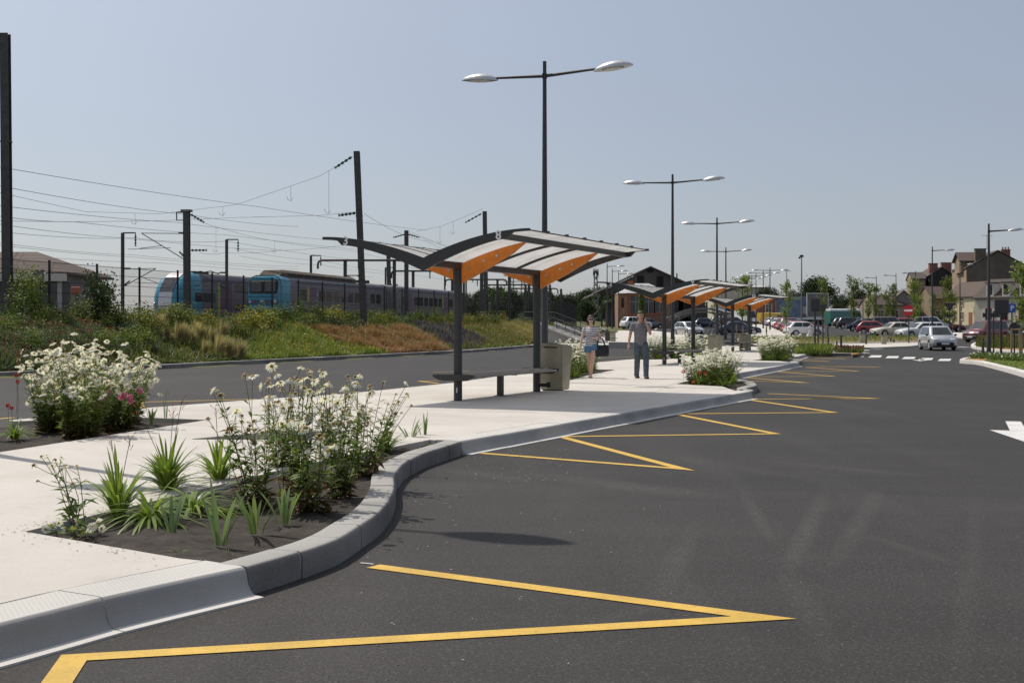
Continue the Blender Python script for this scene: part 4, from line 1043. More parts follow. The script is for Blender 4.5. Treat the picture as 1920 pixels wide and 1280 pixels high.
# ---- the left bed: one big mound of daisies
g2 = 'plants in the left hand bed'
for i, (px, py, H, ns, sp, lb) in enumerate((
        (95, 812, 1.02, 36, .42, 'big daisy mound at the left side of the left hand bed'),
        (150, 822, 1.10, 36, .40, 'daisy mound at the front of the left hand bed'),
        (165, 800, 1.22, 36, .42, 'tallest daisy mound in the middle of the left hand bed'),
        (215, 806, 1.08, 30, .42, 'daisy mound on the right of the left hand bed'),
        (120, 792, 1.08, 30, .45, 'daisy mound at the back of the left hand bed'),
        (235, 795, .95, 22, .38, 'thin daisy mound at the right end of the left hand bed'))):
    daisy(lb, g2, G(px, py, BZ), ns + 10, H, sp, 90 + i, (.03 + .05 * (i == 3), 0), .10, 34, True, .2, 1.45)
strap_plant('daylily', 'yellow green daylily clump in front of the left daisy mound', 'daylily', g2, G(28, 822, BZ), 70, .36, .38, .018, 120, 'strap')
strap_plant('daylily', 'green daylily clump at the right end of the left daisies', 'daylily', g2, G(212, 800, BZ + .0), 60, .42, .22, .018, 121, 'strap')
strap_plant('iris', 'single iris right of the left daisy mound', 'iris', g2, G(282, 793, BZ), 8, .30, .10, .028, 122, 'iris', (0, 0), True)
strap_plant('iris', 'dry brown iris stalk near the tip of the left bed', 'iris', g2, G(310, 788, BZ), 4, .34, .03, .02, 123, 'iris', (0, 0), True, 1, 'dryleaf')
strap_plant('grass_tuft', 'grass tuft at the pointed tip of the left bed', 'grass tuft', g2, G(384, 788, BZ), 22, .08, .09, .005, 124, 'greenD')
for i, (px, py) in enumerate(((192, 748), (205, 736), (232, 740), (243, 744), (262, 733), (228, 745), (181, 759), (106, 752), (246, 752))):
    Y = 16.4; blob_flower('pink_rose', at(px, py, Y), .042, 'pink', 'pink rose bloom on the right side of the left daisy mound', 44, 130 + i, 'pink roses in the left bed', 'rose', stem=.25)
for i, (px, py) in enumerate(((31, 704), (33, 716), (15, 760), (22, 765))):
    blob_flower('red_valerian', at(px, py, 16.6), .032, 'red', 'red flower spike at the left of the daisy mound', 40, 150 + i, 'red flowers in the left bed', 'red flower', stem=.5)

# ---- daisies in the beds farther along
def far_daisies(pts, H, ns, sp, label, group, seed, hs=1.5):
    for i, (x, y) in enumerate(pts):
        daisy(label, group, (x, y, base(y) + .12), ns, H * (1 + .12 * math.sin(i * 2.4)), sp, seed + i, (0, 0), .05, 20, False, .1, hs)
    for i, (x, y) in enumerate(pts):
        strap_plant('daylily', 'daylily clump at the foot of the ' + group, 'daylily', 'daylilies under ' + group, (x + .35 * math.sin(i * 3.1), y - .45, base(y) + .12), 40, .42, .34, .022, seed + 30 + i, 'strap')
far_daisies([(4.35, 30.4), (4.8, 29.8), (4.6, 31.3), (5.1, 30.8), (5.0, 32.2), (5.35, 31.8), (5.4, 33.4)], .80, 30, .34, 'white daisy plant in the kerbside bed right of the walking man', 'daisies right of the walking man', 200)
far_daisies([(1.2, 33.6), (1.6, 34.3), (1.25, 35.4), (1.75, 35.9), (1.5, 37.2), (2.1, 37.6), (1.7, 38.8), (2.4, 39.4)], .95, 26, .36, 'white daisy plant in the bed behind the litter bin and the walking woman', 'daisies behind the walking woman', 230)
far_daisies([(5.6, 54.0), (6.2, 54.5), (6.9, 54.2), (6.3, 56.2), (7.2, 56.4), (7.3, 58.0), (8.1, 58.0), (8.0, 60.0), (8.8, 60.2), (9.4, 61.2)], 1.0, 28, .42, 'white daisy plant in the long bed behind the middle shelter', 'daisies behind the middle shelter', 260, 1.9)
far_daisies([(10.3, 52.0), (10.8, 51.6), (10.6, 53.2), (11.1, 52.9), (11.0, 54.4), (11.5, 54.3), (11.5, 55.9), (12.0, 55.8)], 1.0, 28, .42, 'white daisy plant in the far kerbside bed right of the farthest shelter', 'daisies right of the farthest shelter', 300, 1.9)
for i, (px, py) in enumerate(((1281, 697), (1312, 699), (1322, 700), (1300, 716))):
    blob_flower('daylily_flower', at(px, py, 29.6), .05, 'red', 'orange red daylily flower in the bed right of the man', 20, 180 + i, 'red daylilies right of the man', 'daylily flower', stem=.3)

# ---- the planted bank below the railway fence
def world_poly(px): return [tuple(GB(a, b)[:2]) for a, b in px]
def on_bank(XY): return np.array([(x, y, zt(x, y) + .01) for x, y in XY])
def carpet(name, label, cat, px, n, H, mat, seed, wd=.02, lean=.12, seg=2, mats2=None, frac=.0, tuft=1, bias=(0, 0), wp=None):
    rg = np.random.default_rng(seed); XY = scatter(rg, wp or world_poly(px), n)
    if tuft > 1:
        XY = np.repeat(XY, tuft, 0) + rg.normal(size=(n * tuft, 2)) * .10
    XY = XY + rg.normal(size=XY.shape) * .28; XY[:, 0] = np.minimum(XY[:, 0], [xk(y) - .35 for y in XY[:, 1]])
    P = on_bank(XY); m = len(P)
    N = NP(); ln = rg.normal(size=(m, 2)) * lean + np.array(bias)
    hh = H * rg.uniform(.55, 1.1, m) * (.95 + .28 * np.sin(P[:, 0] * 1.7 + P[:, 1] * .9) + .22 * np.sin(P[:, 1] * 2.3 - P[:, 0] * 1.1) + .15 * np.sin(P[:, 0] * 5.1 + P[:, 1] * 4.3))
    N.blades(P, hh, ln, wd * rg.uniform(.7, 1.3, m), 0, seg, .5)
    mats = [mat]
    if mats2:
        k = int(m * frac); idx = rg.choice(m, k, replace=False); d, s = rdirs(rg, k, .6)
        Pf = P[idx].copy(); Pf[:, :2] += ln[idx]; Pf[:, 2] += hh[idx] * .88
        N.leaves(Pf, d, s, .07, .06, 1); mats.append(mats2)
    return tag(N.build(name, mats), label, cat, kind='stuff')
carpet('ground_cover', 'low green ground cover along the left foot of the bank', 'ground cover', [(0, 698), (285, 686), (470, 676), (470, 655), (300, 640), (210, 640), (100, 668), (0, 680)], 16000, .14, 'greenA', 400, .035, .08, 2, 'redleaf', .05)
carpet('wild_flowers', 'grey green planting with pink red flowers at the left end of the bank', 'flowers', [(0, 692), (110, 690), (190, 650), (235, 640), (240, 606), (120, 596), (0, 592)], 13000, .50, 'greenD', 401, .035, .16, 2, 'redpink', .11)
carpet('meadow', 'yellow flowered meadow planting in the middle of the bank', 'meadow', [(462, 676), (500, 635), (560, 614), (640, 648), (720, 662), (720, 664), (600, 670)], 15000, .34, 'greenB', 402, .028, .12, 2, 'yellowfl', .05)
carpet('copper_grass', 'copper brown grass mass on the bank', 'ornamental grass', [(556, 613), (620, 618), (690, 622), (760, 619), (806, 634), (832, 656), (730, 663), (640, 647)], 22000, .42, 'copper', 403, .026, .16, 3, bias=(.12, -.05))
carpet('lavender', 'band of purple lavender on the bank', 'lavender', [(765, 606), (800, 603), (862, 622), (912, 642), (900, 650), (838, 652), (804, 628)], 15000, .40, 'lavender', 404, .03, .10, 2)
carpet('mixed_planting', 'green planting with red flower drifts right of the lavender', 'planting', [(838, 652), (912, 640), (862, 620), (800, 600), (850, 590), (930, 600), (1005, 632), (1015, 648), (930, 652)], 18000, .34, 'greenB', 405, .03, .13, 2, 'redleaf', .28)
carpet('golden_grass', 'pale golden grass near the right end of the bank', 'ornamental grass', [(905, 582), (960, 580), (1010, 600), (1016, 640), (985, 640), (930, 605)], 9000, .55, 'gold', 406, .022, .2, 3)
carpet('bank_undergrowth', 'green undergrowth along the top of the bank below the fence', 'undergrowth', [(0, 612), (240, 622), (470, 628), (560, 610), (760, 604), (900, 590), (1010, 596), (1060, 606), (1060, 590), (900, 578), (600, 590), (0, 585)], 26000, .42, 'greenA', 407, .04, .16, 2, 'greenY', .25)
carpet('slope_planting', 'low planting on the bank beside the steps', 'planting', [(1016, 648), (1095, 648), (1090, 632), (1040, 604), (1015, 600)], 7000, .26, 'greenB', 408, .03, .12, 2, 'yellowfl', .04)
carpet('slope_grass', 'grass slope sprinkled with white flowers below the far fence', 'grass', [(1130, 640), (1165, 628), (1218, 608), (1215, 600), (1150, 598), (1115, 606)], 12000, .3, 'greenD', 409, .05, .14, 2, 'petal', .12)
rg = np.random.default_rng(77)
tf = ((293, 633, 1.0), (313, 640, .6), (333, 643, .8), (347, 647, .9), (367, 643, .9), (377, 645, .8), (397, 648, .9), (417, 637, .8), (383, 667, .6), (410, 671, .95), (427, 673, .8), (450, 674, .85), (440, 671, .6), (300, 641, .5), (322, 646, .5), (360, 650, .6), (407, 655, .6))
fg = None
for i, (px, py, k) in enumerate(tf):
    p = GB(px, py)
    if fg is None:
        N = NP(); n = 260; a = rg.uniform(0, 6.28, n); q = np.sqrt(rg.random(n))
        N.blades(np.stack([np.cos(a) * .1 * q, np.sin(a) * .1 * q, 0 * a], 1), rg.uniform(.5, .95, n), np.stack([np.cos(a), np.sin(a)], 1) * (.22 * q)[:, None] + [.16, -.03], .012, 0, 4, .9)
        fg = N.build('feather_grass', ['feather'], None, p); tag(fg, 'pale blond feather grass tuft on the bank', 'feather grass', 'feather grass tufts on the bank'); fg.scale = (k * 1.35,) * 3
    else: dup(fg, p, rg.uniform(-.4, .4), None, None, k * 1.35 * rg.uniform(.9, 1.1))
# ---- shrubs
def shrub_mesh(n, mats, seed, W_=.5, H=1.0, L=.10, up=.5, flower=0):
    rg = np.random.default_rng(seed); N = NP()
    cl = rg.normal(size=(9, 3)) * [W_ * .5, W_ * .5, H * .18] + [0, 0, H * .5]
    c = cl[rg.integers(0, 9, n)]; P = c + rg.normal(size=(n, 3)) * [W_ * .3, W_ * .3, H * .2]; P[:, 2] = np.clip(P[:, 2], .02, H * 1.15)
    d, s = rdirs(rg, n, up); N.leaves(P, d, s, L * rg.uniform(.6, 1.2, n), L * .5, 0)
    for i in range(7):
        e = cl[i]; np_tube(N, np.array([[0, 0, -.05], [e[0] * .5, e[1] * .5, e[2] * .5], e]), .012, 1)
    if flower:
        k = rg.choice(n, flower); N.leaves(P[k] + d[k] * L * .6, d[k], s[k], L * .7, L * .7, 2)
    me = npmesh('shrub', np.concatenate(N.V), np.concatenate(N.Q), mats, np.concatenate(N.m)); return me
SM = {'green': shrub_mesh(900, ['greenA', 'bark'], 1), 'fresh': shrub_mesh(900, ['greenB', 'bark'], 2, .45, 1.1), 'grey': shrub_mesh(800, ['greenD', 'bark'], 3, .5, .9), 'yellow': shrub_mesh(800, ['greenY', 'bark', 'yellowfl'], 4, .5, .9, .10, .6, 160), 'spire': shrub_mesh(700, ['greenA', 'bark'], 5, .3, 1.4, .10, 1.2), 'round': shrub_mesh(1500, ['greenC', 'bark'], 6, .55, .9, .09)}
SL = {'green': 'mid green shrub', 'fresh': 'fresh green shrub', 'grey': 'grey green shrub', 'yellow': 'yellow flowering shrub', 'spire': 'upright spired shrub', 'round': 'dark rounded shrub'}
rg = np.random.default_rng(55); kinds = list(SM)
sl_ = [(35, 610), (70, 606), (105, 612), (150, 615), (185, 610), (215, 620), (250, 618), (275, 612), (320, 616), (345, 620), (385, 622), (415, 618), (440, 624), (470, 622), (505, 618), (535, 612), (565, 610), (592, 606), (625, 600), (655, 606), (690, 600), (722, 602), (755, 596), (785, 598), (815, 590), (848, 592), (875, 586), (905, 586), (940, 590), (975, 594), (1010, 600), (640, 625), (612, 604), (265, 628), (238, 632), (580, 616), (700, 610), (640, 612)]
FX = {14: 'fresh', 18: 'yellow', 19: 'fresh', 31: 'round', 32: 'yellow', 21: 'fresh', 25: 'yellow', 26: 'yellow', 28: 'yellow', 33: 'yellow', 12: 'yellow'}
for i, (px, py) in enumerate(sl_):
    k = FX.get(i, kinds[int(rg.integers(0, 5))]); p = GB(px, py); s = rg.uniform(.8, 1.15)
    o = link('shrub', SM[k], None, p); o.scale = (s * 1.3, s * 1.3, s * rg.uniform(.85, 1.1)); o.rotation_euler = (0, 0, rg.uniform(0, 6.28))
    tag(o, SL[k] + ' on the bank below the railway fence', 'shrub', SL[k] + 's on the bank')
for i in range(46):
    px, py = rg.uniform(0, 290), rg.uniform(618, 686)
    if py > 690 - px * .12: py -= 20
    k = ('grey', 'green', 'grey', 'fresh')[int(rg.integers(0, 4))]; p = GB(px, py); s = rg.uniform(.42, .75)
    o = link('shrub', SM[k], None, p); o.scale = (s * 1.3, s * 1.3, s); o.rotation_euler = (0, 0, rg.uniform(0, 6.28)); tag(o, 'low ' + SL[k] + ' among the pink red flowers on the left slope', 'shrub', 'low ' + SL[k] + 's on the left slope')
for i in range(26):
    px = rg.uniform(470, 1010); py = rg.uniform(596, 618) - max(0, px - 800) * .07; k = ('green', 'fresh', 'yellow', 'spire', 'grey')[int(rg.integers(0, 5))]; p = GB(px, py); s = rg.uniform(.5, .85)
    o = link('shrub', SM[k], None, p); o.scale = (s * 1.2, s * 1.2, s); o.rotation_euler = (0, 0, rg.uniform(0, 6.28)); tag(o, 'small ' + SL[k] + ' above the copper grass and lavender', 'shrub', 'small ' + SL[k] + 's above the copper grass and lavender')
carpet('ground_cover', 'sparse low green cover on the grey soil between the feather grass and the meadow', 'ground cover', [(235, 640), (470, 640), (520, 624), (470, 668), (300, 662)], 5000, .16, 'greenB', 410, .03, .08, 2)
carpet('wild_growth', 'scattered taller green growth all over the bank', 'planting', [(0, 690), (285, 680), (560, 668), (1012, 646), (1010, 600), (900, 585), (560, 606), (0, 606)], 9000, .50, 'greenB', 411, .03, .16, 2, 'yellowfl', .04)
carpet('wild_growth', 'scattered dry straw coloured stems all over the bank', 'planting', [(0, 690), (285, 680), (560, 668), (1012, 646), (1010, 600), (900, 585), (560, 606), (0, 606)], 4500, .55, 'gold', 412, .018, .18, 3)
WL = [(xk(14) - .4, 14), (xk(40) - .4, 40), (xf(47) + .5, 47), (xf(14) + .3, 14)]
carpet('wild_growth', 'grey green planting of the bank running on to the left', 'planting', None, 20000, .45, 'greenD', 413, .04, .16, 2, 'redpink', .08, wp=WL)
carpet('wild_growth', 'mid green planting of the bank running on to the left', 'planting', None, 16000, .40, 'greenA', 414, .04, .14, 2, wp=WL)
for i, (x, y) in enumerate(((-8.0, 14.6), (-7.5, 12.6), (-8.3, 12.8), (-7.2, 10.9), (-8.0, 11.2))):
    if i % 2: strap_plant('daylily', 'daylily clump in the left part of the left bed', 'daylily', 'daylilies in the left part of the left bed', (x, y, BZ), 60, .40, .40, .022, 500 + i, 'strap')
    else: daisy('daisy mound in the left part of the left bed', 'daisies in the left part of the left bed', (x, y, BZ), 30, .9, .36, 500 + i, (0, 0), .1, 28, False, .2, 1.5)
# low planting strips near the island end and on the right
def low_patch(name, label, cat, px, n, H, mat, seed, dz=.16, mats2=None, frac=0):
    rg = np.random.default_rng(seed); XY = scatter(rg, [tuple(G(a, b, dz)[:2]) for a, b in px], n); P = np.array([(x, y, base(y) + dz - .01) for x, y in XY])
    N = NP(); ln = rg.normal(size=(n, 2)) * .12; hh = H * rg.uniform(.5, 1.1, n); N.blades(P, hh, ln, .04 * rg.uniform(.7, 1.3, n), 0, 2, .6); mats = [mat]
    if mats2:
        k = int(n * frac); idx = rg.choice(n, k); d, s = rdirs(rg, k, .6); q = P[idx].copy(); q[:, 2] += hh[idx] * .8; N.leaves(q, d, s, .10, .08, 1); mats.append(mats2)
    return tag(N.build(name, mats), label, cat, kind='stuff')
low_patch('bed_planting', 'bright green low planting at the far end of the bus island', 'planting', [(1490, 664), (1560, 663), (1563, 657), (1484, 656)], 6000, .5, 'greenB', 420)
low_patch('verge_plants', 'sparse brown green plants on the gravel verge before the car park', 'planting', [(1400, 643), (1500, 643.5), (1735, 640), (1738, 634), (1600, 635), (1400, 635)], 5000, .35, 'gold', 421, .16, 'greenA', .5)
low_patch('island_shrubs', 'low reddish green shrubs on the traffic island at the right edge', 'planting', [(1830, 651), (1990, 658), (1990, 642), (1836, 642)], 6000, .7, 'greenA', 422, .15, 'redleaf', .25)
low_patch('lawn_edge_flowers', 'low flowers at the edge of the right hand lawn', 'planting', [(1815, 672), (1880, 676), (1990, 680), (1990, 671), (1830, 670)], 3500, .30, 'greenA', 423, .15, 'petal', .03)
low_patch('island_tip_plants', 'small reddish plants on the bark at the tip of the bus island', 'planting', [(1566, 661), (1614, 662), (1620, 658.5), (1566, 657)], 1800, .35, 'greenA', 424, .16, 'redleaf', .4)
lawn = low_patch('grass', 'short mown grass of the right hand lawn', 'grass', [(1845, 678), (1920, 694), (1990, 712), (1990, 676), (1890, 672)], 14000, .07, 'greenB', 425, .145)
# ================================================================== RAILWAY: FENCE, MASTS, WIRES, TRAINS
fr = thing('railway_fence', 'long black mesh fence along the top of the bank beside the railway', 'fence', (0, 0, 0))
posts = []
s_ = 34.0
fx = lambda Y: (xf(Y), Y)
P = [Vector((xf(34), 34))]
Y = 34.0
while Y < 140:
    Y += .02
    q = Vector((xf(Y), Y))
    if (q - P[-1]).length >= 3.0: P.append(q)
fz = lambda q: zt(q.x + .05, q.y)
mb = MB(); mb.box((0, 0, 1.08), (.075, .075, 2.76)); mb.box((0, 0, 2.47), (.085, .085, .02)); pm = None
for q in P:
    if pm is None: o = mb.build('post', 'black', fr, loc=(q.x, q.y, fz(q)))
    else: o = link('post', pm, fr, (q.x, q.y, fz(q)))
    pm = o.data
mb = MB(); L = 2.9
for i in range(49):
    mb.box((.05 + i * .06, 0, 1.22), (.005, .005, 2.4))
for i, z in enumerate((.05, .45, .85, 1.25, 1.65, 2.05, 2.38)):
    mb.box((L / 2 + .03, .006, z), (L, .007, .009)); mb.box((L / 2 + .03, -.006, z + .012), (L, .007, .009))
pm = None
for a, b in zip(P[:-1], P[1:]):
    d = b - a; rz = math.atan2(d.y, d.x)
    if pm is None: o = mb.build('mesh_panel', 'black', fr)
    else: o = link('mesh_panel', pm, fr)
    pm = o.data; o.location = (a.x, a.y, fz(a)); o.rotation_euler = (0, -math.atan2(fz(b) - fz(a), d.length), rz)
mb = MB(); mb.box((0, -.05, 0), (.5, .01, .42)); q = P[4]
o = mb.build('fence_plate', 'galv', None, loc=(at(79, 517, 49).x, 48.6, at(79, 517, 49).z)); tag(o, 'small pale grey plate fixed on the fence by the station building', 'plate')

def mast(loc, h, w, label, tilt=0.0, arm=None, head=False, ins=(), group='railway catenary masts', name='catenary_mast'):
    t = thing(name, label, 'catenary mast', loc, 0, group); t.rotation_euler = (0, tilt, 0)
    mb = MB(); f = w
    mb.box((0, -f * .46, h / 2), (f, f * .12, h)); mb.box((0, f * .46, h / 2), (f, f * .12, h)); mb.box((0, 0, h / 2), (f * .14, f * .8, h)); mb.box((0, 0, -.1), (f * 2.2, f * 2.2, .5)); mb.box((0, 0, h * .63), (f * 1.15, f * 1.1, .05))
    mb.build('post', 'mast', t)
    if head:
        mb = MB(); mb.box((0, 0, h + .06), (f * 1.7, f * 1.3, .16)); mb.box((-.4, 0, h - .05), (.8, .08, .09)); mb.box((-.75, 0, h - .35), (.07, .07, .6)); mb.box((-.4, 0, h - .65), (.75, .06, .06)); mb.build('cross_head', 'mast', t)
    if arm:                                            # swivelling contact wire bracket
        s, za, zb, ln = arm
        mb = MB(); mb.tube([(0, 0, za), (s * ln, 0, zb)], .035, 6); mb.tube([(0, 0, zb - .05), (s * ln, 0, zb)], .03, 6); mb.tube([(s * ln * .55, 0, za + (zb - za) * .55), (s * ln * 1.05, 0, zb - 1.15)], .025, 6); mb.tube([(s * ln * .35, 0, zb - 1.1), (s * ln * 1.3, 0, zb - 1.2)], .022, 6)
        mb.build('bracket', 'mast', t)
        ins = list(ins) + [((s * .15, 0, zb), (s * .6, 0, zb)), ((s * .15, 0, za + (zb - za) * .12), (s * .55, 0, za + (zb - za) * .33))]
    for a, b in ins:
        a, b = Vector(a), Vector(b); n = 9; mb = MB()
        mb.tube([a + (b - a) * i / n for i in range(n + 1)], [.03 if i % 2 == 0 else .10 for i in range(n + 1)], 8); mb.build('insulator', 'porcelain', t, 30)
    return t
def mbase(px, Y): return Vector(((px - CX) / F * Y, Y, YARD))
mast(mbase(15, 50), 11.4, .32, 'thick tall catenary mast at the left edge of the picture', -.010)
mast(mbase(682, 74), 10.1, .34, 'tall leaning catenary mast left of the nearest shelter', -.040, ins=(((-.3, 0, 9.8), (-1.3, 0, 9.2)), ((-.2, 0, 6.55), (-1.2, 0, 6.45))))
mast(mbase(912, 118), 10.6, .40, 'catenary mast seen behind the roof of the nearest shelter', -.015, ins=(((-.3, 0, 10.4), (-1.8, 0, 9.6)),))
mast(mbase(351, 96), 8.6, .45, 'catenary mast with cross head in front of the first train', -.005, arm=(-1, 4.9, 7.0, 3.4), head=True, ins=(((.3, 0, 8.4), (1.3, 0, 7.8)), ((.3, 0, 5.7), (1.5, 0, 5.7))))
mast(mbase(762, 128), 9.6, .40, 'catenary mast with square cap left of the front shelter post', 0, head=False, ins=(((.2, 0, 9.2), (1.3, 0, 8.9)), ((-.2, 0, 9.2), (-1.3, 0, 8.9))))
mast(mbase(731, 150), 9.4, .45, 'leaning catenary mast between the two nearest tall masts', -.02)
def hook_mast(px, Y, h, label, arm=True, s=1):
    t = mast(mbase(px, Y), h, .22, label, 0, arm=(s, h * .42, h * .62, 2.6) if arm else None)
    mb = MB(); mb.tube([(0, 0, h), (1.0, 0, h), (1.0, 0, h - .2)], .06, 6); mb.build('hook_arm', 'mast', t)
    mb = MB(); mb.tube([(1.0, 0, h - .2 - .12 * i) for i in range(8)], [.03 if i % 2 == 0 else .10 for i in range(8)], 8); mb.build('insulator', 'porcelain', t, 30)
    return t
hook_mast(230, 100, 7.3, 'thin hook topped mast left of the first train')
hook_mast(425, 112, 7.6, 'thin hook topped mast between the two trains', True, -1)
hook_mast(583, 130, 7.2, 'thin hook topped mast above the roof of the second train', False)
hook_mast(723, 165, 7.6, 'far hook topped mast near the tall leaning mast', False)
hook_mast(834, 175, 7.9, 'far hook topped mast by the front shelter post', False)
hook_mast(874, 190, 7.6, 'far hook topped mast between the shelter posts', False)
for i, (px, top, Y) in enumerate(((903, 505, 170), (955, 516, 190), (992, 524, 215), (1031, 534, 240), (1052, 542, 260), (1098, 548, 275))):
    mast(mbase(px, Y), (HY - top) / F * Y, .45, 'distant catenary mast standing in front of the tree line', 0, group='distant masts before the tree line')
def portal(px0, px1, top, Y, label, drops=()):
    t = thing('wire_portal', label, 'wire portal', (0, 0, 0), 0, 'railway wire portals')
    a, b = at(px0, top, Y), at(px1, top, Y)
    mb = MB(); mb.tube([a + Vector((0, 0, -.85)), a + Vector((0, 0, -.35)), a + Vector((.12, 0, -.1)), a + Vector((.45, 0, 0)), b + Vector((-.45, 0, 0)), b + Vector((-.12, 0, -.1)), b + Vector((0, 0, -.35)), b + Vector((0, 0, -.85))], .11, 8)
    mb.build('beam', 'mast', t, 40)
    for px in drops:
        c = at(px, top, Y); mb = MB(); mb.tube([c + Vector((0, 0, -.05 - .12 * i)) for i in range(8)], [.03 if i % 2 == 0 else .12 for i in range(8)], 8); mb.build('insulator', 'porcelain', t, 30)
    for px in (px0 + (px1 - px0) * .3, px1 - (px1 - px0) * .15):
        c = at(px, top, Y); mb = MB(); mb.box((c.x, c.y + .35, (c.z + YARD) / 2), (.32, .32, c.z - YARD)); mb.build('upright', 'mast', t)
    return t
portal(596, 764, 488, 128, 'nearest wire portal with curved ends above the second train', (672,))
portal(734, 868, 508, 150, 'second wire portal behind the front shelter post', (806,))
portal(835, 950, 524, 175, 'third wire portal between the shelter posts', (895,))
portal(905, 1000, 534, 195, 'fourth wire portal between the shelter posts', ())
portal(958, 1046, 541, 215, 'fifth and farthest wire portal', ())
# overhead wires
def wire(pts, sag=.0, r=.013, drops=()):
    mb = MB(); out = []
    if pts[0].x / pts[0].y < -.40: pts = [pts[0] + (pts[0] - pts[1]).normalized() * 30] + list(pts)   # runs on out of the picture
    for (a, b) in zip(pts[:-1], pts[1:]):
        a, b = Vector(a), Vector(b)
        for i in range(12): t = i / 12; out.append(a.lerp(b, t) - Vector((0, 0, sag * 4 * t * (1 - t))))
    out.append(Vector(pts[-1])); mb.tube(out, r, 4)
    for (px, ln) in drops:
        k0 = 12 if len(out) > 12 * (len(pts) - 1) and pts[0].x / pts[0].y < -.45 else 0; c = out[k0 + int(px * (len(out) - 1 - k0))]
        mb.tube([c, c - Vector((0, 0, ln))], r * .8, 4); e = c - Vector((0, 0, ln)); mb.tube([e + Vector((-.25, 0, .28)), e + Vector((-.18, 0, .08)), e, e + Vector((.12, 0, .2))], r, 4)
    o = mb.build('overhead_wire', 'wire'); return tag(o, 'thin dark overhead wire strung above the railway tracks', 'overhead wire', 'overhead railway wires')
wire([at(-30, 308, 55), at(480, 387, 92), at(800, 432, 150)], .1)
wire([at(-30, 343, 55), at(349, 402, 96), at(560, 425, 128)], .15)
wire([at(-30, 355, 60), at(160, 397, 85), at(300, 401, 85), at(443, 384, 80), at(600, 330, 75), at(667, 291, 74)], 0, .011, ((.34, .75), (.58, .6), (.74, .9), (.86, 2.5)))
wire([at(-30, 382, 60), at(330, 417, 96), at(640, 452, 150)], .1)
wire([at(-30, 401, 60), at(140, 416, 75), at(420, 440, 120), at(700, 470, 170)], .1)
wire([at(-30, 414, 62), at(140, 416, 72), at(300, 414, 85), at(440, 408, 80), at(600, 404, 75), at(676, 396, 74)], 0, .011)
wire([at(-30, 416, 62), at(230, 446, 100), at(520, 470, 150)], .1)
wire([at(-30, 431, 70), at(250, 446, 105), at(425, 452, 112), at(700, 490, 180)], .2)
wire([at(-30, 451, 70), at(250, 478, 105), at(560, 500, 160)], .15, .011)
wire([at(-30, 456, 70), at(250, 482, 105), at(560, 505, 160)], .1, .011)
wire([at(-30, 474, 80), at(300, 493, 110), at(700, 520, 180)], .1, .011)
wire([at(355, 404, 96), at(405, 425, 100), at(515, 452, 120), at(660, 470, 150), at(800, 500, 190)], .1, .011, ((.26, 2.0), (.5, 1.1)))
wire([at(375, 474, 96), at(420, 474, 104), at(520, 470, 112), at(660, 458, 120), at(764, 470, 128)], .1, .011)
wire([at(764, 432, 128), at(870, 470, 170), at(1000, 515, 220)], .2, .013)
wire([at(764, 436, 128), at(900, 480, 180), at(1040, 525, 240)], .2, .011)
wire([at(764, 500, 128), at(900, 520, 180), at(1040, 540, 240)], .1, .011)
wire([at(440, 466, 112), at(600, 488, 140), at(760, 512, 180), at(900, 530, 220)], .2, .011)
wire([at(450, 480, 120), at(600, 496, 150), at(760, 516, 190)], .2, .011)
wire([at(780, 434, 135), at(825, 425, 122), at(875, 405, 119), at(906, 391, 118)], 0, .013, ((.35, 1.6), (.52, 1.2)))
wire([at(682, 400, 74), at(800, 452, 110), at(905, 490, 150)], .3, .011)

# ---- trains
M['tblue'] = pmat('train_bright_blue', (.032, .27, .39), .3, .0, .1, 2, coat=.4)
M['tblue2'] = pmat('train_deep_blue', (.013, .10, .165), .3, .0, .1, 2, coat=.4)
M['tgrey'] = pmat('train_pale_grey', (.145, .14, .148), .45, 0, .15, 2)
M['tlilac'] = pmat('train_lilac', (.085, .055, .11), .4, 0, .12, 2)
M['tplum'] = pmat('train_plum_door', (.13, .05, .12), .4, 0, .1, 2)
M['tgreen'] = pmat('train_lime_stripe', (.30, .42, .05), .4)
M['troof'] = pmat('train_sooty_roof', (.10, .075, .055), .85, 0, .35, 3)
M['troofg'] = pmat('train_roof_grey', (.26, .25, .23), .7, 0, .25, 2)
M['tchrome'] = pmat('train_polished_front', (.74, .71, .69), .3, .3, .08)
M['tdark'] = pmat('train_underframe', (.02, .019, .018), .8)
M['screen'] = glass_mat('train_windscreen', (.05, .055, .06), .08)
TRZ = -math.atan2(.262, .965)
def cs_loft(mb, secs, mi=0, caps=True):
    n = len(secs[0]); b = len(mb.v)
    for s in secs: mb.v.extend(s)
    for i in range(len(secs) - 1):
        for j in range(n):
            mb.f.append((b + i * n + j, b + i * n + (j + 1) % n, b + (i + 1) * n + (j + 1) % n, b + (i + 1) * n + j)); mb.m.append(mi)
    if caps:
        mb.f.append(tuple(b + j for j in range(n - 1, -1, -1))); mb.m.append(mi); mb.f.append(tuple(b + (len(secs) - 1) * n + j for j in range(n))); mb.m.append(mi)
def csec(y, hw, zb, zs, zr, rr=.45, top=.55):
    return [(-hw * .96, y, zb), (-hw, y, zb + .25), (-hw, y, zs), (-hw * .96, y, zs + (zr - zs) * .45), (-hw * .82, y, zs + (zr - zs) * .8), (-hw * top, y, zr), (hw * top, y, zr), (hw * .82, y, zs + (zr - zs) * .8), (hw * .96, y, zs + (zr - zs) * .45), (hw, y, zs), (hw, y, zb + .25), (hw * .96, y, zb)]
def side_panel(name, mat, t, y0, y1, z0, z1, x, th=.012, sides=(1, -1)):
    for s in sides:
        mb = MB(); mb.box((s * (x + th / 2 - .001), (y0 + y1) / 2, (z0 + z1) / 2), (th, y1 - y0, z1 - z0)); mb.build(name, mat, t)
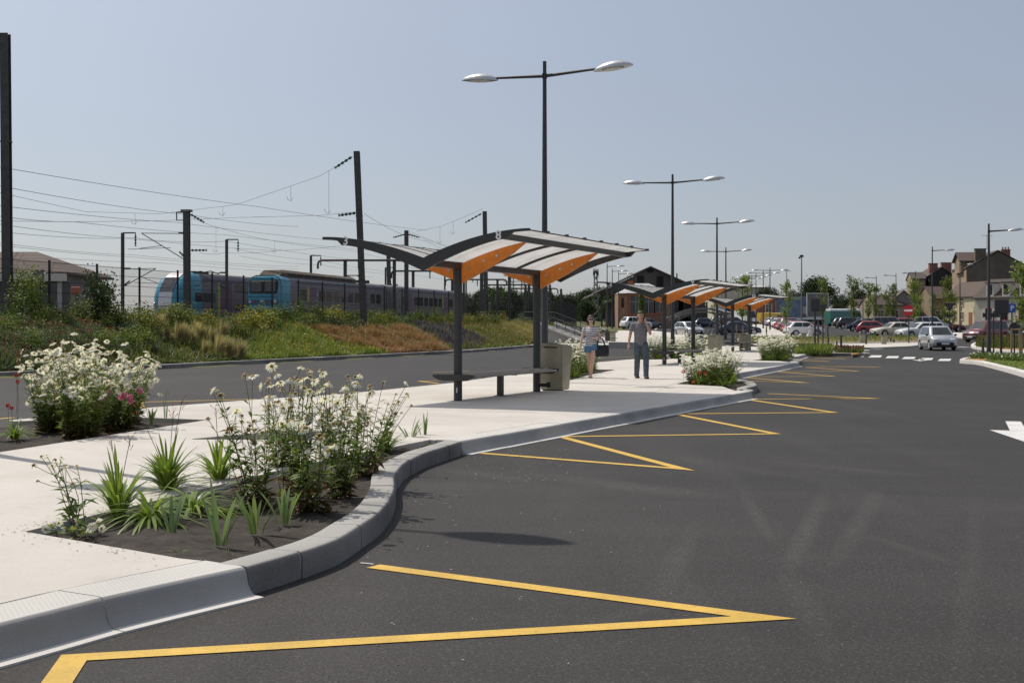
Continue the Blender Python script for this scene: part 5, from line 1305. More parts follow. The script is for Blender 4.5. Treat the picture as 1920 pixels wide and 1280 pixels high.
# single deck two car unit (nearer)
t = thing('train', 'blue fronted single deck train with sooty roof grilles, the nearer of two', 'train', (at(493, 600, 104).x, 104, 2.02), TRZ, 'stopped regional trains')
hw = 1.43
for car in range(2):
    y0 = car * 24.6
    mb = MB(); cs_loft(mb, [csec(y0 + (.35 if car == 0 else 0), hw, .75, 3.0, 3.72), csec(y0 + 24.2, hw, .75, 3.0, 3.72)]); b = mb.build('car_body', 'tgrey', t, 30)
    mb = MB(); mb.box((0, y0 + 12, .45), (2.3, 21, .62))
    for k in (3, 5.4, 18.6, 21): mb.tube([(-.75, y0 + k, .45), (.75, y0 + k, .45)], .46, 14)
    mb.build('underframe', 'tdark', t, 40)
    side_panel('lilac_band', 'tlilac', t, y0 + 3.4, y0 + 24.1, 2.95, 3.28, hw - .03, .02)
    side_panel('door', 'tplum', t, y0 + 6.0, y0 + 7.4, .85, 2.9, hw); side_panel('door', 'tplum', t, y0 + 18.0, y0 + 19.4, .85, 2.9, hw)
    side_panel('lime_stripe', 'tgreen', t, y0 + 5.55, y0 + 5.9, 1.6, 2.92, hw); side_panel('lime_stripe', 'tgreen', t, y0 + 17.4, y0 + 17.8, 1.6, 2.92, hw)
    for yy_ in [4.1] + [8.0 + i * 1.62 for i in range(6)] + [20.0, 21.6]:
        side_panel('window', 'glass', t, y0 + yy_, y0 + yy_ + 1.2, 1.75, 2.65, hw, .016)
mb = MB()
cs_loft(mb, [[(x * .96, -.05 + .5 * (z - .75) / 3 * .5, z * 1.0) for x, _, z in csec(0, hw, .75, 2.9, 3.55, top=.62)], csec(.55, hw + .008, .74, 3.0, 3.72), csec(2.1, hw + .008, .74, 3.0, 3.72)])
mb.build('cab', 'tblue', t, 30)
mb = MB(); mb.bbox((0, .16, 2.72), (2.56, .34, 1.12), .12); mb.build('windscreen_surround', 'tdark', t, 30)
for s in (-1, 1):
    mb = MB(); mb.bbox((s * .62, .04, 2.72), (1.12, .14, .92), .10); mb.build('windscreen', 'screen', t, 30)
    for k, (mm, r_) in enumerate((('lightclear', .12), ('lightred', .08))):
        mb = MB(); mb.tube([(s * (1.12 - .36 * k), -.10, 1.55), (s * (1.12 - .36 * k), .1, 1.55)], r_, 14); mb.build('headlight' if k == 0 else 'marker_light', mm, t, 30)
mb = MB(); mb.box((0, .02, 1.95), (2.7, .06, .05)); mb.box((0, 0.0, 1.46), (2.72, .1, .46)); mb.build('front_band', 'tblue2', t)
mb = MB(); mb.box((0, .05, .72), (2.5, .4, .4)); mb.tube([(0, -.5, .62), (0, .3, .62)], .12, 8); mb.build('coupler', 'tdark', t)
text_part('9824', .20, (-.05, -.062, 1.58), (R(90), 0, 0), t, 'numeral')
mb = MB(); mb.box((-.05, -.055, 1.43), (.56, .012, .03)); mb.build('number_rule', 'yellow', t)
mb = MB(); cs_loft(mb, [[(x * .78, y + (.5 if z > 3.9 else 0), z) for x, y, z in [(-1.2, 1.0, 3.6), (-1.2, 1.0, 3.95), (-.85, 1.0, 4.16), (.85, 1.0, 4.16), (1.2, 1.0, 3.95), (1.2, 1.0, 3.6)]], [(-1.2, 2.0, 3.6), (-1.2, 2.0, 3.95), (-.85, 2.0, 4.2), (.85, 2.0, 4.2), (1.2, 2.0, 3.95), (1.2, 2.0, 3.6)], [(-1.2, 17, 3.6), (-1.2, 17, 3.9), (-.85, 17, 4.12), (.85, 17, 4.12), (1.2, 17, 3.9), (1.2, 17, 3.6)]])
mb.build('roof_housing', 'troof', t, 30)
for i in range(9):
    for s in (1, -1):
        mb = MB(); mb.box((s * 1.195, 3.0 + i * 1.55, 3.80), (.03, 1.3, .22)); mb.build('roof_grille', 'tdark', t)
mb = MB()
for s in (-1, 1):
    mb.tube([(s * .5, 18.2, 3.8), (s * .5, 20.6, 4.15), (s * .55, 18.8, 4.4)], .05, 6)
mb.tube([(-.8, 18.8, 4.4), (.8, 18.8, 4.4)], .05, 6); mb.box((0, 19.5, 3.82), (1.6, 2.6, .16))
for yk in (21.4, 22.2, 23.0): mb.lathe([(.12, 3.7), (.2, 3.9), (.1, 4.1)], 8, (0, yk, 0))
mb.build('pantograph', 'tdark', t)
# rear cab of the unit
mb = MB(); cs_loft(mb, [csec(47.0, hw + .008, .74, 3.0, 3.72), csec(48.6, hw + .008, .74, 3.0, 3.72), [(x * .94, 49.2, z * .97) for x, _, z in csec(0, hw, .75, 2.9, 3.6)]]); mb.build('cab', 'tblue', t, 30)
# double deck unit (farther)
t = thing('train', 'rounded nosed double deck train in blue and plum, the farther of two', 'train', (at(313, 600, 111).x, 111, 2.0), TRZ, 'stopped regional trains')
hw = 1.42
mb = MB(); cs_loft(mb, [csec(3.4, hw, .6, 3.5, 4.35), csec(27, hw, .6, 3.5, 4.35)]); mb.build('car_body', 'tgrey', t, 30)
mb = MB(); cs_loft(mb, [csec(27.6, hw, .6, 3.5, 4.35), csec(52, hw, .6, 3.5, 4.35)]); mb.build('car_body', 'tgrey', t, 30)
def nose(y, k, top, low):
    return [(x * k, y, low + (z - .6) / 3.75 * (top - low)) for x, _, z in csec(0, hw, .6, 3.4, 4.35, top=.5)]
mb = MB(); cs_loft(mb, [nose(-.35, .62, 1.7, .55), nose(-.15, .82, 2.5, .5), nose(.35, .93, 3.25, .5), nose(.9, .985, 3.8, .5), nose(1.7, 1.003, 4.2, .5), nose(2.8, 1.006, 4.37, .5), nose(3.6, 1.006, 4.37, .5)]); mb.build('nose', 'tblue', t, 40)
mb = MB()
pr = [(-.40, 1.05), (-.36, 1.7), (-.17, 2.52), (.33, 3.27), (.87, 3.82), (1.68, 4.225), (2.7, 4.40)]
def strip(i0, i1, w, lift):
    vs = []
    for y, z in pr[i0:i1 + 1]: vs += [(-w, y - lift, z + lift), (w, y - lift, z + lift)]
    return vs, [(2 * i, 2 * i + 1, 2 * i + 3, 2 * i + 2) for i in range(i1 - i0)]
for (i0, i1, w, lf_, nm, mm) in ((0, 2, .64, .02, 'grille', 'tchrome'), (2, 4, .66, .025, 'windscreen', 'screen'), (4, 6, .68, .02, 'brow', 'tchrome')):
    mb = MB(); v, f = strip(i0, i1, w, lf_); v2, f2 = strip(i0, i1, w, -.1); n_ = len(v); mb.add(v + v2, f + [(b_ + n_, a_ + n_, d_ + n_, c_ + n_) for a_, b_, c_, d_ in f2] + [(2 * i, 2 * i + 2, n_ + 2 * i + 2, n_ + 2 * i) for i in range(i1 - i0)] + [(2 * i + 3, 2 * i + 1, n_ + 2 * i + 1, n_ + 2 * i + 3) for i in range(i1 - i0)]); mb.build(nm, mm, t, 40)
for k in range(4):
    mb = MB(); mb.box((0, -.41 + .03 * k, 1.2 + .13 * k), (1.3, .05, .035)); mb.build('grille_bar', 'tdark', t)
for s in (-1, 1):
    mb = MB(); mb.bbox((s * .98, -.12, 1.38), (.42, .34, .52), .06); lp = mb.build('lamp_cluster', 'tchrome', t, 30)
    mb = MB(); mb.tube([(s * .96, -.32, 1.5), (s * .96, -.2, 1.5)], .12, 12); mb.build('headlight', 'tdark', lp, 30)
    mb = MB(); mb.tube([(s * .90, -.32, 1.25), (s * .90, -.2, 1.25)], .10, 12); mb.build('tail_light', 'lightred', lp, 30)
mb = MB(); mb.box((0, .1, .55), (1.7, .9, .5)); mb.build('coupler', 'tdark', t)
for y0 in (0, 27.6):
    side_panel('plum_band', 'tlilac', t, y0 + 3.7, y0 + 24.3, 3.52, 3.82, hw - .045, .03)
    side_panel('door', 'tplum', t, y0 + 7.0, y0 + 9.2, .7, 3.55, hw)
    side_panel('lime_stripe', 'tgreen', t, y0 + 6.5, y0 + 6.9, .7, 3.55, hw)
    side_panel('cab_window', 'glass', t, y0 + 2.3, y0 + 6.0, 1.75, 2.55, hw + .01, .014)
    side_panel('upper_window', 'glass', t, y0 + 9.8, y0 + 24.0, 2.75, 3.45, hw, .014)
    side_panel('lower_window', 'glass', t, y0 + 9.8, y0 + 24.0, 1.0, 1.65, hw, .014)
    mb = MB(); mb.box((0, y0 + 13, .4), (2.3, 22, .5)); mb.build('underframe', 'tdark', t)
mb = MB(); mb.box((0, 4.5, 4.42), (1.7, 2.6, .12)); mb.tube([(-.5, 5, 4.4), (-.5, 6.8, 4.62), (-.5, 8.4, 4.42)], .05, 6); mb.tube([(.5, 5, 4.4), (.5, 6.8, 4.62), (.5, 8.4, 4.42)], .05, 6); mb.build('roof_equipment', 'tdark', t)
# track under the trains
for x0, Y0 in ((at(493, 600, 104).x, 104), (at(318, 600, 113).x, 113)):
    mb = MB(); q = Matrix.Translation((x0, Y0, 0)) @ Matrix.Rotation(TRZ, 4, 'Z')
    m2 = MB(); m2.box((0, 20, 1.70), (3.6, 120, .34)); mb.add([q @ Vector(v) for v in m2.v], m2.f)
    struct(mb.build('track_bed', 'ballast'))
    mb = MB(); m2 = MB()
    for s in (-.72, .72): m2.box((s, 20, 1.945), (.07, 120, .15))
    mb.add([q @ Vector(v) for v in m2.v], m2.f); struct(mb.build('rails', 'mast'))
# ================================================================== VEHICLES
def carpaint(name, c, metal=.0): return pmat('car_paint_' + name, c, .28, metal, .04, 2, coat=.7)
CP = {k: carpaint(k, c, m) for k, c, m in (('silver', (.46, .47, .48), .5), ('white', (.70, .70, .68), 0), ('red', (.30, .02, .025), 0), ('wine', (.14, .018, .025), .2), ('navy', (.018, .025, .07), .2), ('blue', (.03, .07, .24), .2), ('black', (.012, .012, .014), .1), ('grey', (.10, .105, .11), .4), ('bronze', (.13, .11, .10), .4), ('green', (.02, .15, .11), 0), ('teal', (.02, .20, .16), .1), ('cream', (.62, .56, .42), 0), ('yellow', (.62, .40, .03), 0))}
KIND = {  # L, W, H, belt, screen base, roof front, roof rear, rear base, hood front z
    'hatch': (3.75, 1.64, 1.42, .90, -.98, -.30, 1.25, 1.78, .66), 'sedan': (4.45, 1.70, 1.40, .90, -.98, -.25, .95, 1.62, .66), 'estate': (4.5, 1.72, 1.45, .92, -1.05, -.30, 1.75, 2.15, .68),
    'mpv': (3.80, 1.70, 1.59, .98, -1.28, -.50, 1.40, 1.80, .72), 'suv': (4.3, 1.80, 1.68, 1.05, -1.05, -.40, 1.55, 2.0, .80), 'van': (4.15, 1.75, 1.80, 1.06, -1.35, -.60, 1.85, 2.02, .78)}
CM = {}
def car_parts(kind):
    if kind in CM: return CM[kind]
    L, Wd, H, B, sb, rf, rr_, rb_, hz = KIND[kind]; hw = Wd / 2; f, r = -L / 2, L / 2; out = []
    def mk(name, mb, mat, sm_=35):
        mats = mat if isinstance(mat, list) else [mat]
        o = mb.build(name, mats, None, sm_); me = o.data; bpy.data.objects.remove(o); out.append((name, me, None)); return len(out) - 1
    def sub(i, name, mb, mat):
        o = mb.build(name, mat, None, 35); me = o.data; bpy.data.objects.remove(o); out.append((name, me, i))
    # body shell with wheel arches: cross sections along the length
    wr = .30 if kind not in ('suv', 'van') else .33
    ya, yb = f + .78, r - .76
    ys = [f, f + .05, f + .20, ya - wr - .10, ya - wr - .04, ya - wr * .7, ya, ya + wr * .7, ya + wr + .04, ya + wr + .10, sb, 0, yb - wr - .10, yb - wr - .04, yb - wr * .7, yb, yb + wr * .7, yb + wr + .04, r - .18, r - .05, r]
    ys = sorted(ys); secs = []
    for y in ys:
        t = (y - f) / L
        zl = .20
        for yc in (ya, yb):
            d = abs(y - yc)
            if d < wr + .05: zl = max(zl, math.sqrt(max(0, (wr + .055) ** 2 - d * d)) + .30)
        if y <= sb: zt_ = hz + (B - hz) * min(1, ((y - f) / (sb - f))) ** .55
        elif y >= rb_: zt_ = B - .02 - .12 * (y - rb_) / max(.05, r - rb_)
        else: zt_ = B
        tp = 1.0
        e = min(y - f, r - y)
        if e < .45: tp = .80 + .20 * math.sqrt(max(0, 1 - (1 - e / .45) ** 2))
        if e < .06: zl = .30; zt_ = min(zt_, hz - .05 if y < 0 else B - .15)
        w = hw * tp; m = zl + (zt_ - zl) * .5
        secs.append([(-w * .93, y, zl), (-w * .985, y, min(zl + .06, zt_ - .12)), (-w, y, max(m, zt_ - .30)), (-w * .975, y, zt_ - .07), (-w * .88, y, zt_), (w * .88, y, zt_), (w * .975, y, zt_ - .07), (w, y, max(m, zt_ - .30)), (w * .985, y, min(zl + .06, zt_ - .12)), (w * .93, y, zl)])
    mb = MB(); cs_loft(mb, secs)
    # cabin shell
    def ring(y0, y1, w, z, c=.10): return [(-w + c, y0, z), (w - c, y0, z), (w, y0 + c, z), (w, y1 - c, z), (w - c, y1, z), (-w + c, y1, z), (-w, y1 - c, z), (-w, y0 + c, z)]
    wb, wt = hw * .90, hw * .70
    r0, r1, r2, r3 = ring(sb, rb_, wb, B - .03), ring(sb + (rf - sb) * .92, rb_ + (rr_ - rb_) * .92, wt + .03, H - .07), ring(rf + .10, rr_ - .08, wt - .03, H - .015), ring(rf + .30, rr_ - .25, wt - .18, H)
    cs_loft(mb, [r0, r1, r2, r3])
    mk('body', mb, CP['silver'], 40)
    def lerp(a, b, t): return tuple(a[i] + (b[i] - a[i]) * t for i in range(3))
    def quad(name, p, mat='carglass', off=.006):
        v = [Vector(q) for q in p]; n = (v[1] - v[0]).cross(v[3] - v[0]).normalized(); c = sum(v, Vector()) / 4
        if n.dot(c - Vector((0, (sb + rb_) / 2, (B + H) / 2 - .1))) < 0: v = v[::-1]; n = -n
        k = len(v); mb = MB(); a = [q + n * off for q in v] + [q - n * .01 for q in v]
        mb.add(a, [tuple(range(k)), tuple(range(2 * k - 1, k - 1, -1))] + [((i + 1) % k, i, i + k, (i + 1) % k + k) for i in range(k)]); mk(name, mb, mat, None)
    A = lambda i, t, s=0.0: lerp(r0[i], r1[i], t)
    lo, hi = .10, .94
    def inset(p0, p1, k): return lerp(p0, p1, k), lerp(p1, p0, k)
    a0, a1 = inset(A(0, lo), A(1, lo), .02); b0, b1 = inset(A(0, hi), A(1, hi), .04); quad('windscreen', (a0, a1, b1, b0))
    a0, a1 = inset(A(4, lo + .08), A(5, lo + .08), .06); b0, b1 = inset(A(4, hi), A(5, hi), .06); quad('rear_window', (a0, a1, b1, b0))
    for i0, i1 in ((2, 3), (7, 6)):
        cuts = ((.05, .47), (.50, .93)) if kind not in ('estate', 'van', 'suv') else ((.05, .38), (.41, .68), (.71, .95))
        for c0, c1 in cuts:
            quad('side_window', (lerp(A(i0, lo), A(i1, lo), c0), lerp(A(i0, lo), A(i1, lo), c1), lerp(A(i0, hi), A(i1, hi), c1), lerp(A(i0, hi), A(i1, hi), c0)))
    for y in (ya, yb):
        for s in (-1, 1):
            mb = MB(); x = s * (hw - .10)
            prof = [(wr - .10, -.09), (wr - .02, -.09), (wr, -.06), (wr, .06), (wr - .02, .09), (wr - .10, .09)]
            n = 20; vs = [(x + z, y + rr * math.cos(6.2832 * k / n), wr + rr * math.sin(6.2832 * k / n)) for rr, z in prof for k in range(n)]
            mb.add(vs, [(i * n + k, i * n + (k + 1) % n, (i + 1) * n + (k + 1) % n, (i + 1) * n + k) for i in range(5) for k in range(n)] + [tuple(range(n - 1, -1, -1)), tuple(5 * n + k for k in range(n))])
            bm = bmesh.new(); o = mb.build('w', 'tyre'); bm.from_mesh(o.data); bmesh.ops.recalc_face_normals(bm, faces=bm.faces[:]); bm.to_mesh(o.data); bm.free()
            me = o.data; me.name = 'wheel'; bpy.data.objects.remove(o); out.append(('wheel', me, None)); wi = len(out) - 1
            mb = MB(); mb.tube([(x + s * .085, y, wr), (x + s * .096, y, wr)], [wr - .09, wr - .10], 18); mb.tube([(x + s * .096, y, wr), (x + s * .105, y, wr)], [.06, .05], 10)
            for k in range(5):
                a = 6.2832 * k / 5; mb.box((x + s * .098, y + .11 * math.cos(a), wr + .11 * math.sin(a)), (.012, .04, .2), rx=a - 1.5708)
            sub(wi, 'rim', mb, 'rim')
            mb = MB(); nn = 14; vs = [(s * (hw - .03), y, wr)] + [(s * (hw - .03), y + (wr + .05) * math.cos(6.2832 * k / 24), wr + (wr + .05) * math.sin(6.2832 * k / 24)) for k in range(24)]
    for s in (-1, 1):
        mb = MB(); hx = s * hw * .64; mb.add([(hx - .20, f + .085, hz - .13), (hx + .20, f + .15 if s > 0 else f + .085, hz - .11), (hx + .20, f + .26, hz + .05), (hx - .16, f + .20, hz + .03), (hx - .20, f + .3, hz - .13), (hx + .20, f + .4, hz - .11), (hx + .20, f + .42, hz + .045), (hx - .16, f + .42, hz + .025)], [(0, 1, 2, 3), (4, 7, 6, 5), (0, 4, 5, 1), (1, 5, 6, 2), (2, 6, 7, 3), (3, 7, 4, 0)])
        mb2 = MB(); mb2.bbox((s * hw * .63, f + .17, hz - .035), (.40, .30, .19), .06); mk('headlight', mb2, 'lightclear')
        mb2 = MB(); mb2.bbox((s * hw * .74, r - .10, B - .17), (.20, .14, .26), .04); mk('tail_light', mb2, 'lightred')
        mb2 = MB(); mb2.bbox((s * (hw + .07), sb + .32, B + .02), (.16, .10, .13), .03); mk('mirror', mb2, 'plastic')
    mb = MB(); mb.bbox((0, f + .045, .43), (hw * 1.35, .20, .24), .06); mb.bbox((0, f + .05, .27), (hw * 1.5, .22, .14), .04); mb.bbox((0, f + .075, hz - .09), (hw * .62, .16, .05), .02); mk('grille', mb, 'plastic')
    mb = MB(); mb.box((0, f - .06, .44), (.50, .02, .11)); mk('number_plate', mb, 'white', None)
    mb = MB(); mb.box((0, r + .005, .62), (.50, .03, .11)); mk('number_plate', mb, 'white', None)
    mb = MB(); mb.bbox((0, r - .07, .36), (hw * 1.72, .20, .20), .05); mk('rear_bumper', mb, 'plastic')
    CM[kind] = out; return out
def car(kind, colour, loc, deg, label, group=None, name='parked_car', k=1.0):
    t = thing(name, label, 'car', loc, R(deg), group); t.scale = (k, k, k); made = []
    for nm, me, par in car_parts(kind):
        o = link(nm, me, t if par is None else made[par]); made.append(o)
        if nm == 'body':
            o.material_slots[0].link = 'OBJECT'; o.material_slots[0].material = CP[colour]
    return t
# rz: 0 = nose towards the camera, 90 = nose to the left... (nose along -Y turned by rz)
car('mpv', 'silver', G(1757, 656), -3, 'silver small family car driving towards the zebra crossing', None, 'car', .95)
car('van', 'wine', G(1849, 641.5), -56, 'dark red high roofed family van waiting at the right junction', None, 'car', .96)
car('sedan', 'black', G(1912, 637), -30, 'dark car behind the red van at the right edge', None, 'car')
gp = 'cars parked in the left row of the main car park'
car('hatch', 'white', G(1507, 630), 100, 'white three door hatchback nearest in the left parking row', gp)
rowL = [('red', 'hatch', 'red hatchback just behind the white hatchback'), ('navy', 'estate', 'dark blue estate second behind the white hatchback'), ('red', 'mpv', 'red car third behind the white hatchback'), ('silver', 'hatch', 'silver hatchback fourth behind the white hatchback'), ('white', 'hatch', 'white car deep in the left parking row'), ('wine', 'sedan', 'wine red saloon deep in the left parking row'), ('silver', 'estate', 'silver estate near the far end of the left parking row'), ('navy', 'hatch', 'dark blue hatchback near the far end of the left parking row'), ('grey', 'sedan', 'grey saloon near the far end of the left parking row'), ('black', 'estate', 'black estate at the far end of the left parking row')]
a, b = G(1507, 629), G(1447, 608.5)
for i, (c, k, lb) in enumerate(rowL):
    p = a.lerp(b, (i + 1.0) / 10); p = Vector((p.x + .5 * (i % 2), p.y, base(p.y))); car(k, c, p, 112 + (i * 37) % 9, lb, gp)
gq = 'cars parked in the right row of the main car park'
rowR = [(1676, 631, 'sedan', 'cream', 285, 'cream coloured old saloon in the right parking row'), (1727, 634, 'estate', 'white', 285, 'white hatchback behind the silver driving car'), (1712, 630, 'hatch', 'grey', 285, 'grey hatchback between the cream saloon and the white car'), (1640, 627, 'hatch', 'red', 75, 'small red hatchback nose left, next to the cream saloon'), (1668, 623, 'van', 'bronze', 80, 'dark high roofed van behind the small red hatchback'), (1622, 621, 'sedan', 'navy', 80, 'dark blue saloon left of the small red hatchback'), (1640, 617, 'estate', 'black', 80, 'black estate behind the dark blue saloon'), (1596, 616.5, 'mpv', 'black', 80, 'black people carrier in the middle of the right row'), (1612, 615, 'estate', 'bronze', 80, 'bronze estate in the middle of the right row'), (1590, 614.6, 'estate', 'grey', 80, 'grey estate left of the black people carrier'), (1588, 612, 'hatch', 'navy', 80, 'navy hatchback beside the small green car'), (1592, 609.5, 'hatch', 'teal', 80, 'small green hatchback near the far green van'), (1581, 611, 'suv', 'grey', 110, 'grey off road car at the far left of the right row'), (1745, 622, 'van', 'silver', 80, 'long silver van roof showing behind the white hatchback'), (1700, 620, 'mpv', 'red', 80, 'red people carrier behind the cream saloon'), (1772, 622, 'sedan', 'wine', 80, 'wine red saloon farther right behind the silver car')]
for px, py, k, c, d, lb in rowR: car(k, c, G(px, py), d, lb, gq)
gs = 'cars parked in front of the goods shed'
for px, py, k, c, d, lb in ((1290, 630, 'hatch', 'silver', 22, 'pale silver car facing the camera behind the middle shelter'), (1281, 608, 'suv', 'bronze', 4, 'grey brown car facing the camera in front of the dark archway'), (1384, 628, 'sedan', 'navy', 92, 'navy blue saloon seen side on under the farthest shelter'), (1192, 617, 'suv', 'white', 118, 'white car beside the path left of the walking man'), (1215, 616, 'estate', 'grey', 120, 'grey estate half hidden behind the walking man'), (1222, 612, 'hatch', 'silver', 120, 'silver hatchback right of the walking man'), (1233, 607, 'hatch', 'blue', 120, 'bright blue hatchback in front of the brick annex'), (1240, 604.5, 'hatch', 'navy', 120, 'dark blue hatchback at the far end before the brick annex'), (1324, 612, 'hatch', 'navy', 95, 'dark blue hatchback behind the bicycle shelter'), (1362, 613, 'sedan', 'wine', 95, 'wine red saloon behind the navy saloon'), (1352, 603, 'mpv', 'white', 95, 'white people carrier far behind the navy saloon'), (1378, 602, 'estate', 'black', 95, 'black estate far behind the navy saloon')):
    p = G(px, py); 
    if py < 613: Y = 185 + (613 - py) * 2.2; p = Vector(((px - CX) / F * Y, Y, base(Y)))
    car(k, c, p, d, lb, gs)
# vans and lorry at the back
def box_van(loc, deg, label, body, roof, L, Wd, H, name='van', cat='van'):
    t = thing(name, label, cat, loc, R(deg)); hw = Wd / 2
    mb = MB(); cs_loft(mb, [[(x, y, z) for x, z in ((-hw, .4), (-hw, H * .62), (-hw * .93, H - .30), (hw * .93, H - .30), (hw, H * .62), (hw, .4))] for y in (-L / 2 + .9, L / 2)])
    cs_loft(mb, [[(x, y, z) for x, z in ((-hw * .9, .4), (-hw * .95, zt_ * .62), (-hw * .85, zt_), (hw * .85, zt_), (hw * .95, zt_ * .62), (hw * .9, .4))] for y, zt_ in ((-L / 2, .95), (-L / 2 + .45, 1.15), (-L / 2 + .92, H - .31))]); mb.build('body', body, t, 30)
    mb = MB(); cs_loft(mb, [[(-hw * .93, y, H - .31), (-hw * .8, y, H - .05), (-hw * .5, y, H + .03), (hw * .5, y, H + .03), (hw * .8, y, H - .05), (hw * .93, y, H - .31)] for y in (-L / 2 + .95, L / 2)]); mb.build('roof', roof, t, 40)
    mb = MB(); mb.add([(-hw * .75, -L / 2 + .47, 1.22), (hw * .75, -L / 2 + .47, 1.22), (hw * .7, -L / 2 + .86, H - .45), (-hw * .7, -L / 2 + .86, H - .45)], [(0, 1, 2, 3)]); mb.build('windscreen', 'carglass', t)
    for s in (-1, 1):
        mb = MB(); mb.box((s * (hw - .0), -L / 2 + 1.35, H * .68), (.02, .8, .45)); mb.build('side_window', 'carglass', t)
        for y in (-L / 2 + .95, L / 2 - 1.0):
            mb = MB(); mb.tube([(s * (hw - .22), y, .34), (s * (hw + .005), y, .34)], .34, 16); w = mb.build('wheel', 'tyre', t, 40); mb = MB(); mb.tube([(s * (hw + .005), y, .34), (s * (hw + .012), y, .34)], .2, 12); mb.build('rim', 'rim', w)
        mb = MB(); mb.box((s * hw * .62, -L / 2 - .01, .8), (.3, .04, .2)); mb.build('headlight', 'lightclear', t)
        mb = MB(); mb.box((s * hw * .8, L / 2 + .01, 1.0), (.16, .04, .4)); mb.build('tail_light', 'lightred', t)
    mb = MB(); mb.box((0, -L / 2 - .03, .45), (Wd * .95, .14, .25)); mb.build('bumper', 'plastic', t)
    return t
Yv = 205
box_van(Vector((at(1584, 600, Yv).x, Yv, base(Yv))), 105, 'dark green van with high white roof behind the parked cars', CP['green'], 'white', 6.2, 2.1, 2.75)
Yv = 225
box_van(Vector((at(1447, 600, Yv).x, Yv, base(Yv))), 100, 'yellow van behind the left parking row', CP['yellow'], CP['yellow'], 4.8, 1.95, 2.1)
box_van(Vector((at(1397, 600, Yv).x, Yv, base(Yv))), 20, 'white lorry cab beside the small red brick building', 'white', 'white', 5.5, 2.3, 2.9, 'lorry', 'lorry')
t = thing('flatbed_truck', 'pale flatbed trailer parked below the billboard', 'trailer', Vector((at(1505, 600, 218).x, 218, base(218))), R(92))
mb = MB(); mb.box((0, 0, 1.15), (2.3, 8.0, .35)); mb.build('bed', 'cream_plain' if 'cream_plain' in M else 'white', t)
mb = MB(); mb.box((0, 0, .8), (.9, 7.6, .3)); mb.build('chassis', 'plastic', t)
for y in (-2.9, 2.3, 3.2):
    for s in (-1, 1):
        mb = MB(); mb.tube([(s * .75, y, .46), (s * 1.1, y, .46)], .46, 14); mb.build('wheel', 'tyre', t, 40)
# ================================================================== BUILDINGS
M['slate'] = stripe_mat('dark_slate_roof', (.085, .070, .062), (.06, .05, .045), 2, .22, .5)
M['slateb'] = stripe_mat('brown_slate_roof', (.12, .085, .068), (.085, .062, .05), 2, .22, .5)
M['rendergrey'] = concrete_mat('dark_grey_render', (.12, .10, .075), (.18, .15, .115), .05)
M['renderblack'] = concrete_mat('blackened_slate_hung_wall', (.030, .029, .030), (.05, .047, .045), .05)
M['ochre'] = concrete_mat('ochre_stone_wall', (.27, .20, .13), (.36, .28, .19), .08)
M['creamwall'] = concrete_mat('cream_render', (.62, .53, .33), (.70, .61, .41), .04)
M['whitewall'] = concrete_mat('off_white_render', (.56, .50, .38), (.64, .58, .47), .04)
M['beigewall'] = concrete_mat('beige_render', (.34, .27, .21), (.42, .35, .28), .06)
M['greywall'] = concrete_mat('grey_render', (.19, .185, .18), (.26, .25, .245), .06)
M['brick'] = brick_mat('orange_brick', (.27, .125, .07), (.36, .17, .09), (.26, .21, .16), 1, .24, .09)
M['brickred'] = brick_mat('red_brick', (.26, .07, .045), (.32, .10, .06), (.24, .2, .17), 1, .24, .09)
M['bricktrim'] = pmat('red_brick_trim', (.40, .13, .06), .85, 0, .15, 10)
M['trim'] = pmat('white_stone_trim', (.60, .57, .50), .8)
M['timber'] = stripe_mat('weathered_grey_boards', (.085, .078, .070), (.02, .018, .016), 0, .28, .90)
M['zinc'] = stripe_mat('pale_zinc_roof', (.46, .46, .45), (.34, .34, .34), 0, .6, .92)
M['shutter'] = pmat('painted_shutter', (.42, .40, .36), .6)
M['potred'] = pmat('terracotta_pot', (.34, .12, .07), .85)
M['void'] = pmat('dark_interior', (.008, .008, .008), .9)
